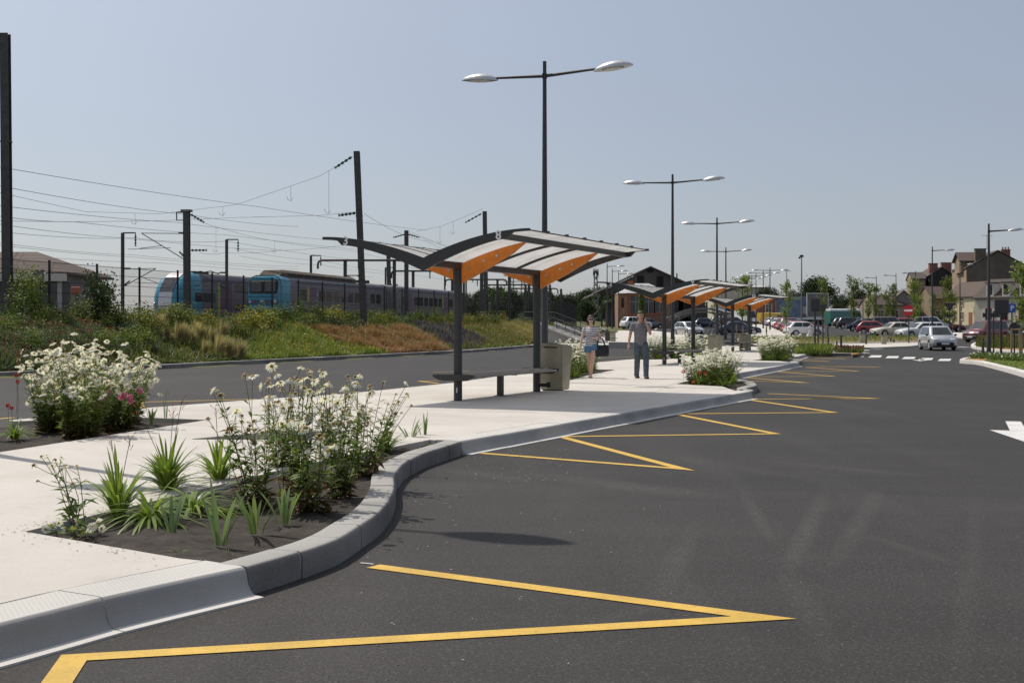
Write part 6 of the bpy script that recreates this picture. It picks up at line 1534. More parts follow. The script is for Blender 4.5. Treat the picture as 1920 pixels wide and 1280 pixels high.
def house(name, label, loc, rz, w, d, eave, ridge, wall, roof, wins=(), gwins=(), chims=(), doors=(), over=.3, ridge_axis='x', win_mat='glass', frame='trim', cat='house', shut=None):
    """w along local x (street front at -y), d along local y; ridge along x unless 'y'"""
    t = thing(name, label, cat, loc, rz); hw, hd = w / 2, d / 2
    mb = MB()
    if ridge_axis == 'x':
        P = [(-hd, -1), (hd, -1), (hd, eave), (0, ridge - .12), (-hd, eave)]; mb.plate(P, (0, 0, 0), (0, 1, 0), (0, 0, 1), (1, 0, 0), w)
    else:
        P = [(-hw, -1), (hw, -1), (hw, eave), (0, ridge - .12), (-hw, eave)]; mb.plate(P, (0, 0, 0), (1, 0, 0), (0, 0, 1), (0, 1, 0), d)
    mb.build('wall', wall, t)
    mb = MB(); hh = hd if ridge_axis == 'x' else hw; ln = w if ridge_axis == 'x' else d
    sl = (ridge - eave) / hh; e = over; th = .16
    prof = [(-hh - e, eave - e * sl), (0, ridge), (hh + e, eave - e * sl), (hh + e, eave - e * sl + th), (0, ridge + th), (-hh - e, eave - e * sl + th)]
    for pr_ in (prof[:2] + prof[4:], prof[1:5]):
        if ridge_axis == 'x': mb.plate(pr_, (0, 0, 0), (0, 1, 0), (0, 0, 1), (1, 0, 0), ln + .3)
        else: mb.plate(pr_, (0, 0, 0), (1, 0, 0), (0, 0, 1), (0, 1, 0), ln + .3)
    ro = mb.build('roof', roof, t)
    for cx_, cy_, cw, cd, cz0, cz1, cm, pots in chims:
        mb = MB(); mb.box((cx_, cy_, (cz0 + cz1) / 2), (cw, cd, cz1 - cz0)); mb.box((cx_, cy_, cz1 + .05), (cw + .16, cd + .16, .12)); c = mb.build('chimney', cm, ro)
        for k in range(pots):
            mb = MB(); mb.lathe([(.16, 0), (.13, .5)], 10, (cx_ + (k - (pots - 1) / 2) * .5, cy_, cz1 + .1)); mb.build('chimney_pot', 'potred', c) if False else tag(mb.build('chimney_pot', 'potred', ro))
    def window(face, u, z, ww, hh_):
        if face == 'f': ctr, ex = (u, -hd, z), (1, 0)
        elif face == 'b': ctr, ex = (u, hd, z), (1, 0)
        elif face == 'l': ctr, ex = (-hw, u, z), (0, 1)
        else: ctr, ex = (hw, u, z), (0, 1)
        out = {'f': (0, -1), 'b': (0, 1), 'l': (-1, 0), 'r': (1, 0)}[face]
        def bx(du, dz, su, sz, o, th): return ((ctr[0] + ex[0] * du + out[0] * o, ctr[1] + ex[1] * du + out[1] * o, ctr[2] + dz), (abs(ex[0]) * su + abs(out[0]) * th, abs(ex[1]) * su + abs(out[1]) * th, sz))
        mb = MB()
        for du, dz, su, sz in ((-ww / 2 - .06, 0, .12, hh_ + .24), (ww / 2 + .06, 0, .12, hh_ + .24), (0, hh_ / 2 + .06, ww, .12), (0, -hh_ / 2 - .07, ww + .02, .14), (0, 0, .05, hh_), (0, .12 * hh_, ww, .05)):
            mb.box(*bx(du, dz, su, sz, .04, .10))
        wn_ = mb.build('window', frame, t)
        mb = MB(); mb.box(*bx(0, 0, ww, hh_, .012, .04)); mb.build('pane', win_mat, wn_)
        if shut:
            for s in (-1, 1):
                mb = MB(); mb.box(*bx(s * (ww / 2 + .12 + ww * .27), 0, ww * .5, hh_, .05, .06)); mb.build('shutter', shut, wn_)
    for g in wins: window(*g)
    for face, u, ww, hh_, mt in doors:
        ctr = {'f': (u, -hd - .02, hh_ / 2), 'l': (-hw - .02, u, hh_ / 2), 'r': (hw + .02, u, hh_ / 2)}[face]
        mb = MB(); mb.box(ctr, (ww, .08, hh_) if face == 'f' else (.08, ww, hh_)); mb.build('door', mt, t)
    return t
def hp(px, Y, dz=0): return Vector(((px - CX) / F * Y, Y, base(Y) + dz))
# tall dark gabled house: gable towards the camera, front to the street on its left
t = house('house', 'tall three storey house with a large dark rendered gable wall', hp(1856, 236, 0), R(-6), 10.8, 11, 10.2, 13.2, 'rendergrey', 'slate',
          wins=[('l', u, z, 1.0, 1.7) for u in (-3.6, -.2, 3.4) for z in (2.0, 5.2, 8.2)], chims=[(-2.8, -4.2, 1.9, .9, 10.5, 13.6, 'rendergrey', 0), (3.2, 1.5, 1.5, .8, 11, 13.7, 'brickred', 3), (-4.2, 4, 1.8, .8, 10.5, 13.3, 'brickred', 0)], ridge_axis='y', doors=[('l', 1.6, 1.0, 2.2, 'shutter')])
mb = MB(); mb.box((-5.46, 0, 5.0), (.12, 10.9, 10.1)); mb.build('street_front', 'ochre', t)
mb = MB(); mb.plate([(-2.4, 9.4), (2.4, 9.4), (2.4, 11.6), (0, 13.0), (-2.4, 11.6)], (-4.4, -1.0, 0), (0, 1, 0), (0, 0, 1), (1, 0, 0), 3.2); mb.build('dormer', 'ochre', t)
mb = MB()
for s in (-1, 1): mb.plate([(0, 13.05), (s * 2.9, 11.35), (s * 2.9, 11.55), (0, 13.25)], (-3.7, -1.0, 0), (0, 1, 0), (0, 0, 1), (1, 0, 0), 5.4)
mb.build('dormer_roof', 'slateb', t)
mb = MB(); mb.tube([(-1.6, -4.2, 13.6), (-1.6, -4.2, 16.2)], .04, 5); mb.tube([(-2.6, -4.2, 16.1), (-.6, -4.2, 16.0)], .03, 5)
for k in range(5): mb.tube([(-2.4 + .4 * k, -4.6, 16.05), (-2.4 + .4 * k, -3.8, 16.05)], .02, 4)
mb.build('aerial', 'galv', t)
house('house', 'stone house with a blackened side wall left of the tall gabled house', hp(1752, 264, 0), R(0), 5.0, 9, 9.6, 11.2, 'renderblack', 'slateb', wins=[('l', u, z, .9, 1.6) for u in (-3, 0, 3) for z in (3.6, 6.6)], chims=[(-1.4, -3.4, 1.7, .8, 8.6, 12.0, 'brickred', 0), (1.5, -2.6, 2.0, .9, 8.6, 12.2, 'brickred', 0)], ridge_axis='y')
house('house', 'low brown roofed wing in front of the blackened side wall', hp(1753, 246, 0), R(8), 4.2, 7, 4.8, 7.0, 'ochre', 'slateb', wins=[('f', -1.2, 1.7, .9, 1.4), ('f', 1.2, 1.7, .9, 1.4)])
house('house', 'ochre terraced house behind the young trees', hp(1717, 264, 0), R(-10), 2.6, 9, 8.9, 10.3, 'ochre', 'slate', wins=[('f', u, z, .9, 1.6) for u in (-1.1, 1.1) for z in (2.0, 5.6)])
t = house('house', 'two storey cream rendered house with brown roof', hp(1828, 224, 0), R(-74), 8.5, 6.0, 5.0, 7.4, 'creamwall', 'slateb', wins=[('f', u, z, .62, 1.25) for u in (-3.2, -1.4, .6) for z in (1.6, 4.0)], frame='creamwall', doors=[('f', 2.9, .9, 2.2, 'potred')])
mb = MB(); mb.box((-.9 + 1.3, -3.05, 2.5), (.09, .07, 4.9)); mb.build('downpipe', 'potred', t)
t = house('house', 'pale low house with white dormers and red brick window trim at the right edge', hp(1934, 190, .2), R(-58), 14, 8, 4.3, 7.0, 'whitewall', 'slate', wins=[('f', u, 1.75, 1.0, 1.7) for u in (-4.4, -1.6, 1.4, 4.2)], frame='bricktrim', shut='trim')
for u in (-4.2, -1.4, 1.6):
    mb = MB(); mb.box((u, -3.3, 5.4), (1.25, 1.5, 2.0)); dm = mb.build('dormer', 'trim', t); mb = MB(); mb.box((u, -4.06, 5.45), (.8, .05, 1.45)); mb.build('pane', 'glass', dm)
    mb = MB(); mb.prism([(u - .8, -4.25), (u + .8, -4.25), (u + .8, -2.4), (u - .8, -2.4)], 6.4, 6.55); mb.build('dormer_roof', 'slate', dm)
mb = MB(); mb.box((0, -4.03, 4.15), (12.1, .10, .22)); mb.build('cornice', 'trim', t)
house('house', 'small grey gabled building at the far end of the street', hp(1690, 250, 0), R(-10), 4.6, 8, 4.2, 6.2, 'greywall', 'slateb', wins=[('f', 0, 1.8, 1, 1.4)], ridge_axis='y')
house('house', 'low beige building behind the young trees by the car park', hp(1656, 248, 0), R(10), 7, 6, 3.6, 5.4, 'beigewall', 'slateb', wins=[('f', -2, 1.8, 1.2, 1.4), ('f', 1, 1.8, 1.2, 1.4)])
house('house', 'distant beige house between the trees left of the street', hp(1618, 275, 0), R(10), 5, 6, 3.2, 4.8, 'beigewall', 'slateb', wins=[('f', 0, 1.7, 1, 1.3)])
house('kiosk', 'small red brick building behind the white lorry', hp(1425, 232, 0), R(8), 4.2, 4, 4.4, 4.7, 'brickred', 'slate', wins=[('f', .9, 2.9, 1.0, 1.3)], cat='building')
house('warehouse', 'long pale grey warehouse behind the parked cars', hp(1385, 268, 0), R(5), 11, 9, 7.2, 7.6, 'whitewall', 'zinc', wins=[('f', -3, 3, 2, 2)], cat='building')
# billboard
t = thing('billboard', 'large site billboard with blue and grey panels behind the parking row', 'billboard', hp(1499, 238, -1.6), R(4))
mb = MB(); mb.box((0, 0, 4.6), (9.0, .2, 4.4))
for u in (-3.8, 0, 3.8): mb.box((u, .2, 1.2), (.2, .2, 2.6))
mb.build('frame', 'galv', t)
for (u, z, w_, h_, m_) in ((-1.9, 4.5, 4.6, 3.2, pmat('board_blue_picture', (.16, .22, .32), .6, 0, .5, 1.2)), (2.4, 5.7, 3.6, 1.2, pmat('board_blue', (.09, .20, .42), .6)), (2.4, 4.2, 3.6, 1.4, pmat('board_pale', (.50, .53, .58), .6, 0, .25, 2)), (-1.9, 6.4, 4.6, .5, pmat('board_green', (.28, .40, .25), .6))):
    mb = MB(); mb.box((u, -.13, z), (w_, .06, h_)); mb.build('panel', m_, t)
t = thing('advertising_panel', 'tall white rimmed dark panel right of the billboard', 'panel', hp(1533, 236, -1.6), R(0)); mb = MB()
for a in ((0, 7.3, 3.9, .2), (0, 2.9, 3.9, .2)): mb.box((a[0], 0, a[1]), (a[2], .2, a[3]))
for s in (-1, 1): mb.box((s * 1.95, 0, 4.2), (.18, .2, 6.4))
mb.build('frame', 'trim', t); mb = MB(); mb.box((0, 0, 5.1), (3.7, .1, 4.2)); mb.build('panel', 'greywall', t)
# goods shed: weathered timber gable with a brick annex
Yg = 192; sx = lambda px: (px - 1219) / F * Yg
t = thing('goods_shed', 'old timber goods shed with a wide weathered board gable', 'goods shed', hp(1219, Yg), R(0))
zz = lambda py: CAMH - (py - HY) / F * Yg - base(Yg)
mb = MB(); mb.plate([(sx(1118), zz(551)), (sx(1162), zz(552)), (sx(1162), 0), (sx(1272), 0), (sx(1272), zz(561)), (sx(1280), zz(553)), (sx(1292), zz(553)), (sx(1300), zz(561)), (sx(1300), 0), (sx(1322), 0), (sx(1322), zz(546)), (sx(1219), zz(503))], (0, 0, 0), (1, 0, 0), (0, 0, 1), (0, 1, 0), .3); mb.build('gable_wall', 'timber', t)
mb = MB()
for a, b in (((1219, 499), (1112, 551)), ((1219, 499), (1326, 547))):
    x0, z0, x1, z1 = sx(a[0]), zz(a[1]), sx(b[0]), zz(b[1]); mb.plate([(x0, z0), (x1, z1), (x1, z1 - .22), (x0, z0 - .22)], (0, 14, 0), (1, 0, 0), (0, 0, 1), (0, 1, 0), 29.4)
mb.build('roof', 'slate', t)
mb = MB(); mb.box((sx(1286), 12, 2.2), (2.4, .2, 4.6)); mb.box((sx(1162), 14, 2), (.3, 27, 4.2)); mb.box((sx(1322) - .2, 14, 2), (.3, 27, 4.2)); mb.build('dark_interior_wall', 'void', t)
for px, py, w_, h_ in ((1201, 526, 1.0, 1.4), (1237, 528, 1.0, 1.6), (1219, 508, .9, .5)):
    mb = MB(); mb.box((sx(px), -.17, zz(py)), (w_, .08, h_)); mb.build('opening', 'void', t)
mb = MB(); mb.box((sx(1182), -.17, zz(530)), (.7, .05, .5)); mb.build('patch', 'bricktrim', t)
for px in (1129, 1150):
    mb = MB(); mb.box((sx(px), 1, zz(552) / 2), (.25, .25, zz(552))); mb.build('canopy_post', 'timber', t)
mb = MB(); mb.tube([(sx(1274), 3, zz(522)), (sx(1274), 3, zz(511))], .1, 8); mb.build('flue', 'mast', t)
Ya = 182; ax = lambda px: (px - 1208) / F * Ya
t = thing('brick_annex', 'orange brick annex with tall dark windows and pale hipped roof', 'annex', hp(1208, Ya))
za = lambda py: CAMH - (py - HY) / F * Ya - base(Ya)
out = [(ax(1161), 3.5), (ax(1161), .9), (ax(1176), 0), (ax(1252), 0), (ax(1258), .9), (ax(1258), 8), (ax(1161), 8)]
mb = MB(); mb.prism(out, -1, za(549)); mb.build('wall', 'brick', t)
ctr = (ax(1208), 4); zr = za(530); ring = [(p[0] * 1.02, p[1] - .25 if p[1] < 2 else p[1] + .2) for p in out]
mb = MB(); n = len(ring); vs = [(p[0], p[1], za(549.5)) for p in ring] + [(ctr[0] + (p[0] - ctr[0]) * .25, ctr[1] + (p[1] - ctr[1]) * .3, zr) for p in ring]; mb.add(vs, [(i, (i + 1) % n, n + (i + 1) % n, n + i) for i in range(n)] + [tuple(range(n, 2 * n)), tuple(range(n - 1, -1, -1))]); mb.build('roof', 'zinc', t)
for px, w_, z0, z1 in ((1192, 1.55, 554, 588), (1216, 1.45, 554, 587), (1237, 1.2, 554, 585)):
    mb = MB(); h0, h1 = za(z1), za(z0)
    for u, z, a, b in ((-w_ / 2 - .11, (h0 + h1) / 2, .22, h1 - h0 + .4), (w_ / 2 + .11, (h0 + h1) / 2, .22, h1 - h0 + .4), (0, h1 + .1, w_, .2), (0, h0 - .1, w_, .2)): mb.box((ax(px) + u, -.03, z), (a, .16, b))
    w = mb.build('window', 'bricktrim', t); mb = MB(); mb.box((ax(px), .0, (h0 + h1) / 2), (w_, .05, h1 - h0)); mb.build('pane', 'glass', w)
    mb = MB(); mb.box((ax(px), -.035, (h0 + h1) / 2), (.06, .04, h1 - h0)); mb.box((ax(px), -.034, h0 + (h1 - h0) * .66), (w_, .04, .06)); mb.build('glazing_bar', 'shutter', w)
mb = MB(); mb.plate([(0, za(577)), (.75, za(577)), (.75, za(557)), (0, za(557))], (ax(1164), .9 - .2, 0), (.857, -.515, 0), (0, 0, 1), (-.515, -.857, 0), .12); w = mb.build('window', 'bricktrim', t)
mb = MB(); mb.plate([(.18, za(576)), (.58, za(576)), (.58, za(558)), (.18, za(558))], (ax(1164), .9 - .2, 0), (.857, -.515, 0), (0, 0, 1), (-.515, -.857, 0), .16); mb.build('pane', 'glass', w)
# station building at the left edge
Ys = 72; s_x = lambda px: (px - CX) / F * Ys; s_z = lambda py: CAMH - (py - HY) / F * Ys
t = thing('station_building', 'low station building with brown roof behind the left catenary mast', 'station', (0, Ys, 0))
x0, x1 = s_x(-260), s_x(122); e0, e1, zr = s_x(-300), s_x(138), s_z(466)
mb = MB(); mb.box(((x0 + x1) / 2, 3.2, (s_z(512) + .8) / 2), (x1 - x0, 5.6, s_z(512) - .8)); mb.build('wall', 'greywall', t)
mb = MB(); q = [(e0, -1.0, s_z(512)), (e1, -1.0, s_z(512)), (e1, 7.4, s_z(512)), (e0, 7.4, s_z(512)), (s_x(-300), 3.2, zr), (s_x(30), 3.2, zr)]
mb.add(q + [(p[0], p[1], p[2] - .12) for p in q[:4]], [(0, 1, 5, 4), (1, 2, 5), (2, 3, 4, 5), (3, 0, 4), (9, 8, 7, 6), (0, 6, 7, 1), (1, 7, 8, 2), (2, 8, 9, 3), (3, 9, 6, 0)]); mb.build('roof', 'slateb', t)
mb = MB(); mb.box(((e0 + e1) / 2, -.96, s_z(521)), (e1 - e0 - .1, .1, .42)); mb.build('fascia', 'trim', t)
for i, px in enumerate((8, 40, 62, 96, 118)):
    mb = MB(); mb.box((s_x(px), .36, (s_z(590) + s_z(530)) / 2), (.55, .1, s_z(530) - s_z(590))); mb.build('window', 'glass', t)
for px in (120, 30, -20):
    mb = MB(); mb.box((s_x(px), -.7, (s_z(524) + .8) / 2), (.18, .18, s_z(524) - .8)); mb.build('canopy_post', 'shutter', t)
mb = MB(); mb.bbox((0, 0, 0), (.45, .3, .42), .05); o = mb.build('signal_box', 'potred', None, loc=at(142, 545, 66)); tag(o, 'small rust red box on a post right of the station building', 'signal box')
mb = MB(); p = at(142, 545, 66); mb.box((0, .2, 0), (.12, .12, p.z - YARD)); o = mb.build('box_post', 'mast', None, loc=(p.x, p.y, (p.z + YARD) / 2)); tag(o, 'grey post carrying the rust red box by the station building', 'post')

# ================================================================== TREES
def tree_parts(kind, seed):
    rg = np.random.default_rng(seed); N = NP(); T = NP()
    if kind == 'slender':                                 # young upright street tree, 5 m
        T_h = 5.0; np_tube(T, np.array([[0, 0, -.1], [.02, .01, 1.6], [0, 0, 3.4], [.02, 0, 4.9]]), [.05, .045, .03, .01], 0)
        for i in range(26):
            z = rg.uniform(1.3, 4.7); a = rg.uniform(0, 6.28); l = (.75 * math.sin(math.pi * (z - 1.0) / 4.4) + .12) * rg.uniform(.6, 1.1)
            e = np.array([math.cos(a) * l, math.sin(a) * l, z + l * .9]); np_tube(T, np.array([[0, 0, z], e * .5 + np.array([0, 0, z]) * .5, e]), [.016, .012, .005], 0)
            n = 34; t = rg.random(n); P = np.array([0, 0, z]) + (e - [0, 0, z]) * (.25 + .8 * t[:, None]) + rg.normal(size=(n, 3)) * .12; d, s = rdirs(rg, n, .1); N.leaves(P, d, s, rg.uniform(.13, .22, n), .13, 0)
    elif kind == 'round':                                  # broad crown, 9 m
        np_tube(T, np.array([[0, 0, -.3], [.1, 0, 1.5], [0, .1, 3.2], [0, 0, 6]]), [.30, .24, .18, .06], 0)
        cl = []
        for i in range(60):
            v = rg.normal(size=3); v /= np.linalg.norm(v); rr = rg.uniform(.55, 1.0); cl.append(np.array([v[0] * 3.3, v[1] * 3.3, 5.2 + v[2] * 3.5]) * [rr, rr, 1] + [0, 0, 0])
            if i < 16: np_tube(T, np.array([[0, 0, 2.6 + i * .15], cl[-1] * .5 + np.array([0, 0, 1.8]), cl[-1]]), [.10, .06, .02], 0)
        for c in cl:
            n = 95; P = c + rg.normal(size=(n, 3)) * [.62, .62, .45]; P[:, 2] = np.maximum(P[:, 2], .9); d, s = rdirs(rg, n, .2); N.leaves(P, d, s, rg.uniform(.28, .5, n), .26, 0)
    elif kind == 'bush':                                   # tall loose shrub, 3 m
        for i in range(9):
            a = rg.uniform(0, 6.28); e = np.array([math.cos(a) * rg.uniform(.3, .9), math.sin(a) * rg.uniform(.3, .9), rg.uniform(1.6, 3.0)]); np_tube(T, np.array([[0, 0, -.1], e * .5 + [0, 0, .2], e]), [.03, .02, .008], 0)
            n = 130; t = rg.random(n) ** .7; P = e * (.25 + .8 * t[:, None]) + rg.normal(size=(n, 3)) * .20; d, s = rdirs(rg, n, .1); N.leaves(P, d, s, rg.uniform(.10, .18, n), .09, 0)
    elif kind == 'climber':
        np_tube(T, np.array([[0, 0, -.1], [.05, 0, 2.4], [0, 0, 4.6]]), [.07, .05, .02], 0)
        n = 1500; z = rg.uniform(.4, 5.0, n); a = rg.uniform(0, 6.28, n); r = .55 * np.sqrt(rg.random(n)) * (1 - .4 * z / 5); P = np.stack([r * np.cos(a), r * np.sin(a), z], 1); d, s = rdirs(rg, n, -.1); N.leaves(P, d, s, rg.uniform(.14, .24, n), .14, 0)
    return N, T
TM = {}
def tree(kind, leaf, loc, label, group=None, k=1.0, rz=0.0, variant=0, name=None, kz=None):
    key = (kind, leaf, variant)
    if key not in TM:
        N, T = tree_parts(kind, 10 + variant * 7 + len(kind)); mats = [leaf]
        TM[key] = (npmesh('crown', np.concatenate(N.V), np.concatenate(N.Q), mats), npmesh('trunk', np.concatenate(T.V), np.concatenate(T.Q), ['bark']))
    t = thing(name or 'tree', label, 'tree' if kind != 'bush' else 'bush', loc, rz, group); t.scale = (k * (.82 if kind == 'slender' else 1), k * (.82 if kind == 'slender' else 1), kz or k)
    link('crown', TM[key][0], t); link('trunk', TM[key][1], t); return t
def by_h(px, top, Y): return (CAMH - (top - HY) / F * Y - base(Y))
for i, (px, top, Y, w_, lb) in enumerate(((1474, 527, 120, 1.0, 'slender young tree in front of the left parking row'), (1600, 512, 150, 1.0, 'thin young tree standing left of the right hand street trees'), (1628, 530, 170, 1.15, 'young tree right of the thin leftmost street tree'), (1642, 534, 175, 1.1, 'second of the close pair of young trees behind the parked cars'), (1662, 538, 185, 1.0, 'young tree in front of the beige building'), (1674, 532, 185, 1.0, 'young tree before the small grey gabled building'), (1714, 525, 118, 1.15, 'young tree right of the no entry sign'), (1722, 548, 150, 1.0, 'short young tree before the ochre house'), (1752, 550, 165, 1.0, 'short young tree below the blackened wall'), (1775, 520, 112, 1.1, 'young tree left of the tall gabled house'), (1786, 540, 130, .9, 'young tree close to the corner of the tall gabled house'), (1542, 522, 190, 1.2, 'slender tree standing before the big round tree'))):
    Y_ = float(Y); h = by_h(px, top, Y_); k = h / 5.1
    tree('slender', 'greenB', hp(px, Y_), lb, 'young street trees', k * 1.0, i * 1.3, i % 3, 'young_tree')
tree('slender', 'greenB', G(1925, 668, .15), 'leafy young tree with white tipped leaves at the right edge', None, by_h(1915, 490, 58) / 5.2, 1, 1, 'young_tree').scale = (.95, .95, by_h(1915, 488, 58) / 5.1)
tree('slender', 'greenB', hp(1392, 150), 'young tree behind the farthest shelter', 'young street trees', by_h(1392, 515, 150) / 5.1, .5, 2, 'young_tree').scale = (1.7, 1.7, by_h(1392, 518, 150) / 5.1)
tree('slender', 'greenB', hp(1340, 140), 'young tree behind the bicycle shelter', 'young street trees', .8, 2.5, 0, 'young_tree')
tree('climber', 'greenA', hp(1203, 170), 'dark narrow tree in front of the brick annex', None, by_h(1203, 545, 170) / 5.0, 0, 0)
for i, (px, top, Y, w_, lb, lf_) in enumerate(((1533, 522, 262, 1.15, 'largest round dark green tree behind the billboard', 'greenC'), (1440, 540, 262, .95, 'round dark tree behind the yellow van', 'greenC'), (1418, 546, 270, .8, 'dark tree at the left of the group behind the car park', 'greenC'), (1490, 545, 275, .9, 'dark tree left of the largest round tree', 'greenC'), (1572, 570, 270, .8, 'low dark tree right of the largest round tree', 'greenC'), (1577, 553, 285, .7, 'distant rounded tree against the sky', 'greenC'), (1610, 545, 285, .9, 'distant dark tree left of the beige house', 'greenC'), (1590, 578, 260, .7, 'low bushy tree behind the green van', 'greenC'), (1630, 560, 280, .7, 'tree behind the beige building', 'greenC'), (1690, 545, 285, .7, 'tree on the rise behind the grey gabled building', 'greenC'), (1845, 568, 205, .55, 'rounded green hedge tree beside the cream house', 'greenC'), (1760, 592, 175, .4, 'dark bush below the blackened wall', 'greenC'))):
    h = by_h(px, top, Y); k = h / 9.0
    tree('round', lf_, hp(px, Y), lb, 'dark trees behind the car park', k, i * 1.9, i % 2)
# wooded rise beyond the railway
rg = np.random.default_rng(21)
tl = [(700, 560), (728, 553), (762, 556), (800, 552), (838, 556), (872, 553), (905, 548), (935, 540), (962, 547), (990, 549), (1012, 544), (1036, 552), (1060, 556), (1084, 550), (1106, 545), (1128, 541), (1150, 548), (1170, 552), (590, 572), (640, 566), (1100, 565), (1060, 572), (1140, 568), (1000, 566), (940, 566), (880, 566), (820, 566), (770, 570)]
for i, (px, top) in enumerate(tl):
    Y = 288 + rg.uniform(0, 50) - (28 if i >= 20 else 0); h = CAMH - (top - HY) / F * Y - base(Y) + .3
    tree('round', 'greenC', Vector(((px - CX) / F * Y, Y, base(Y) - .3)), 'dark green tree in the wood beyond the railway', 'trees beyond the railway', h / 8.8, rg.uniform(0, 6), i % 2).scale = (h / 8.8 * 1.25, h / 8.8, h / 8.8)
tree('bush', 'greenB', Vector((at(75, 560, 48).x, 47.2, 1.45)), 'bright green bush in front of the station building', None, .72, 0, 0, 'bush')
tree('bush', 'greenC', Vector((at(200, 560, 51).x, 50.0, 1.45)), 'dark leafy bush right of the station building', None, .85, 1, 1, 'bush')
tree('round', 'greenA', Vector((at(170, 560, 95).x, 95, 1.55)), 'far green tree behind the dark bush by the station', None, by_h(170, 523, 95) / 9.5 * .8, 1, 1)
# the wood itself reads as one mass lower down
N = NP(); n = 16000; X = rg.uniform(-60, 62, n); Yw = rg.uniform(296, 345, n); Hh = (6 + 2 * np.sin(X * .21) + 1.5 * np.sin(X * .53)) * rg.random(n) ** .6
d, s = rdirs(rg, n, .2); N.leaves(np.stack([X - 8, Yw, base(300) + Hh - .5], 1), d, s, rg.uniform(.7, 1.3, n), .7, 0); o = N.build('woodland', ['greenC']); tag(o, 'dense dark undergrowth of the far wood beyond the railway', 'wood', kind='stuff')
N = NP(); n = 9000; X = rg.uniform(60, 190, n); Yw = rg.uniform(292, 330, n); Hh = (3.5 + 1.5 * np.sin(X * .31)) * rg.random(n) ** .6
d, s = rdirs(rg, n, .2); N.leaves(np.stack([X, Yw, base(300) + Hh - .5], 1), d, s, rg.uniform(.7, 1.3, n), .7, 0); o = N.build('woodland', ['greenC']); tag(o, 'low dark greenery beyond the car park', 'greenery', kind='stuff')
# radio mast and pylons
def lattice(px, top, Y, w0, label, arms=False, name='lattice_tower'):
    z1 = CAMH - (top - HY) / F * Y; t = thing(name, label, 'lattice tower', Vector(((px - CX) / F * Y, Y, base(Y))), 0); h = z1 - base(Y); mb = MB()
    for a, b in ((-1, -1), (1, -1), (1, 1), (-1, 1)): mb.tube([(a * w0, b * w0, 0), (a * w0 * .25, b * w0 * .25, h)], .12, 4)
    n = 9
    for i in range(n):
        k0, k1 = 1 - .75 * i / n, 1 - .75 * (i + 1) / n
        for s in (-1, 1): mb.tube([(-w0 * k0, s * w0 * k0, h * i / n), (w0 * k1, s * w0 * k1, h * (i + 1) / n)], .06, 4); mb.tube([(w0 * k0, s * w0 * k0, h * i / n), (-w0 * k1, s * w0 * k1, h * (i + 1) / n)], .06, 4)
    mb.build('tower', 'galv', t)
    if arms:
        for k in (.72, .86, .98):
            mb = MB(); mb.tube([(-2.2, 0, h * k), (2.2, 0, h * k)], .1, 4); mb.build('cross_arm', 'galv', t)
    else:
        mb = MB(); mb.tube([(0, 0, h), (0, 0, h * 1.06)], .06, 4)
        for k in (.9, .95): mb.box((.5, -.5, h * k), (.3, .3, 1.6)); mb.box((-.5, -.5, h * k), (.3, .3, 1.6))
        mb.build('aerial', 'white', t)
    return t
lattice(1117, 505, 300, .8, 'tall thin radio mast left of the goods shed'); lattice(960, 515, 330, 1.1, 'left one of two distant lattice pylons', True); lattice(981, 515, 330, 1.1, 'right one of two distant lattice pylons', True)

# ================================================================== STEPS, BICYCLE SHELTER, SIGNS, BOLLARDS
A_, B_ = Vector((2.5, 92.0, 1.62)), Vector((6.2, 90.0, .20))
t = thing('stairway', 'concrete stairway with handrails climbing the bank to the railway', 'stairs', (0, 0, 0))
d = (B_ - A_); u = Vector((d.x, d.y, 0)).normalized(); w = Vector((-u.y, u.x, 0)); n = 10
for i in range(n):
    c = A_.lerp(B_, (i + .5) / n); mb = MB(); mb.box((c.x, c.y, c.z / 2 + .0), (d.xy.length / n, 2.2, c.z), math.atan2(u.y, u.x)); mb.build('step', 'kerb', t)
for s in (-1, 1):
    mb = MB(); mb.tube([A_ + w * s * 1.22 + Vector((0, 0, .12)), B_ + w * s * 1.22 + Vector((0, 0, .12))], .16, 4); mb.build('stringer', 'kerbw', t)
    mb = MB(); k = 6
    for h in (.95, .5): mb.tube([A_ + w * s * 1.22 + Vector((-1.2 * u.x, -1.2 * u.y, h)), A_ + w * s * 1.22 + Vector((0, 0, h)), B_ + w * s * 1.22 + Vector((0, 0, h)), B_ + w * s * 1.22 + u * .8 + Vector((0, 0, h))], .03, 6)
    for i in range(k + 1): p = A_.lerp(B_, i / k) + w * s * 1.22; mb.tube([p, p + Vector((0, 0, .95))], .025, 6)
    mb.build('handrail', 'charcoal', t)
t = thing('bicycle_shelter', 'arched steel lattice bicycle shelter behind the daisies', 'bicycle shelter', G(1312, 634, .05), R(-20))
mb = MB()
for y in (-1.6, 0, 1.6):
    arc = [(-2.6 + 5.2 * i / 10, y, 1.15 + 1.45 * math.sin(math.pi * (.15 + .62 * i / 10))) for i in range(11)]; mb.tube(arc, .06, 6)
    lowa = [(-2.4 + 4.6 * i / 10, y, .95 + 1.35 * math.sin(math.pi * (.15 + .6 * i / 10))) for i in range(11)]; mb.tube(lowa, .035, 5)
    for i in range(10): mb.tube([arc[i], lowa[min(10, i + 1)]], .02, 4)
mb.build('arch_frame', 'galv', t)
mb = MB(); vs = [(-2.5 + 5.1 * i / 10, y, 1.24 + 1.45 * math.sin(math.pi * (.15 + .62 * i / 10))) for i in range(11) for y in (-1.7, 1.7)]; mb.add(vs + [(v[0], v[1], v[2] + .03) for v in vs], [(2 * i, 2 * i + 1, 2 * i + 3, 2 * i + 2) for i in range(10)] + [(22 + 2 * i, 24 + 2 * i, 25 + 2 * i, 23 + 2 * i) for i in range(10)]); mb.build('roof_sheet', 'galv', t, 30)
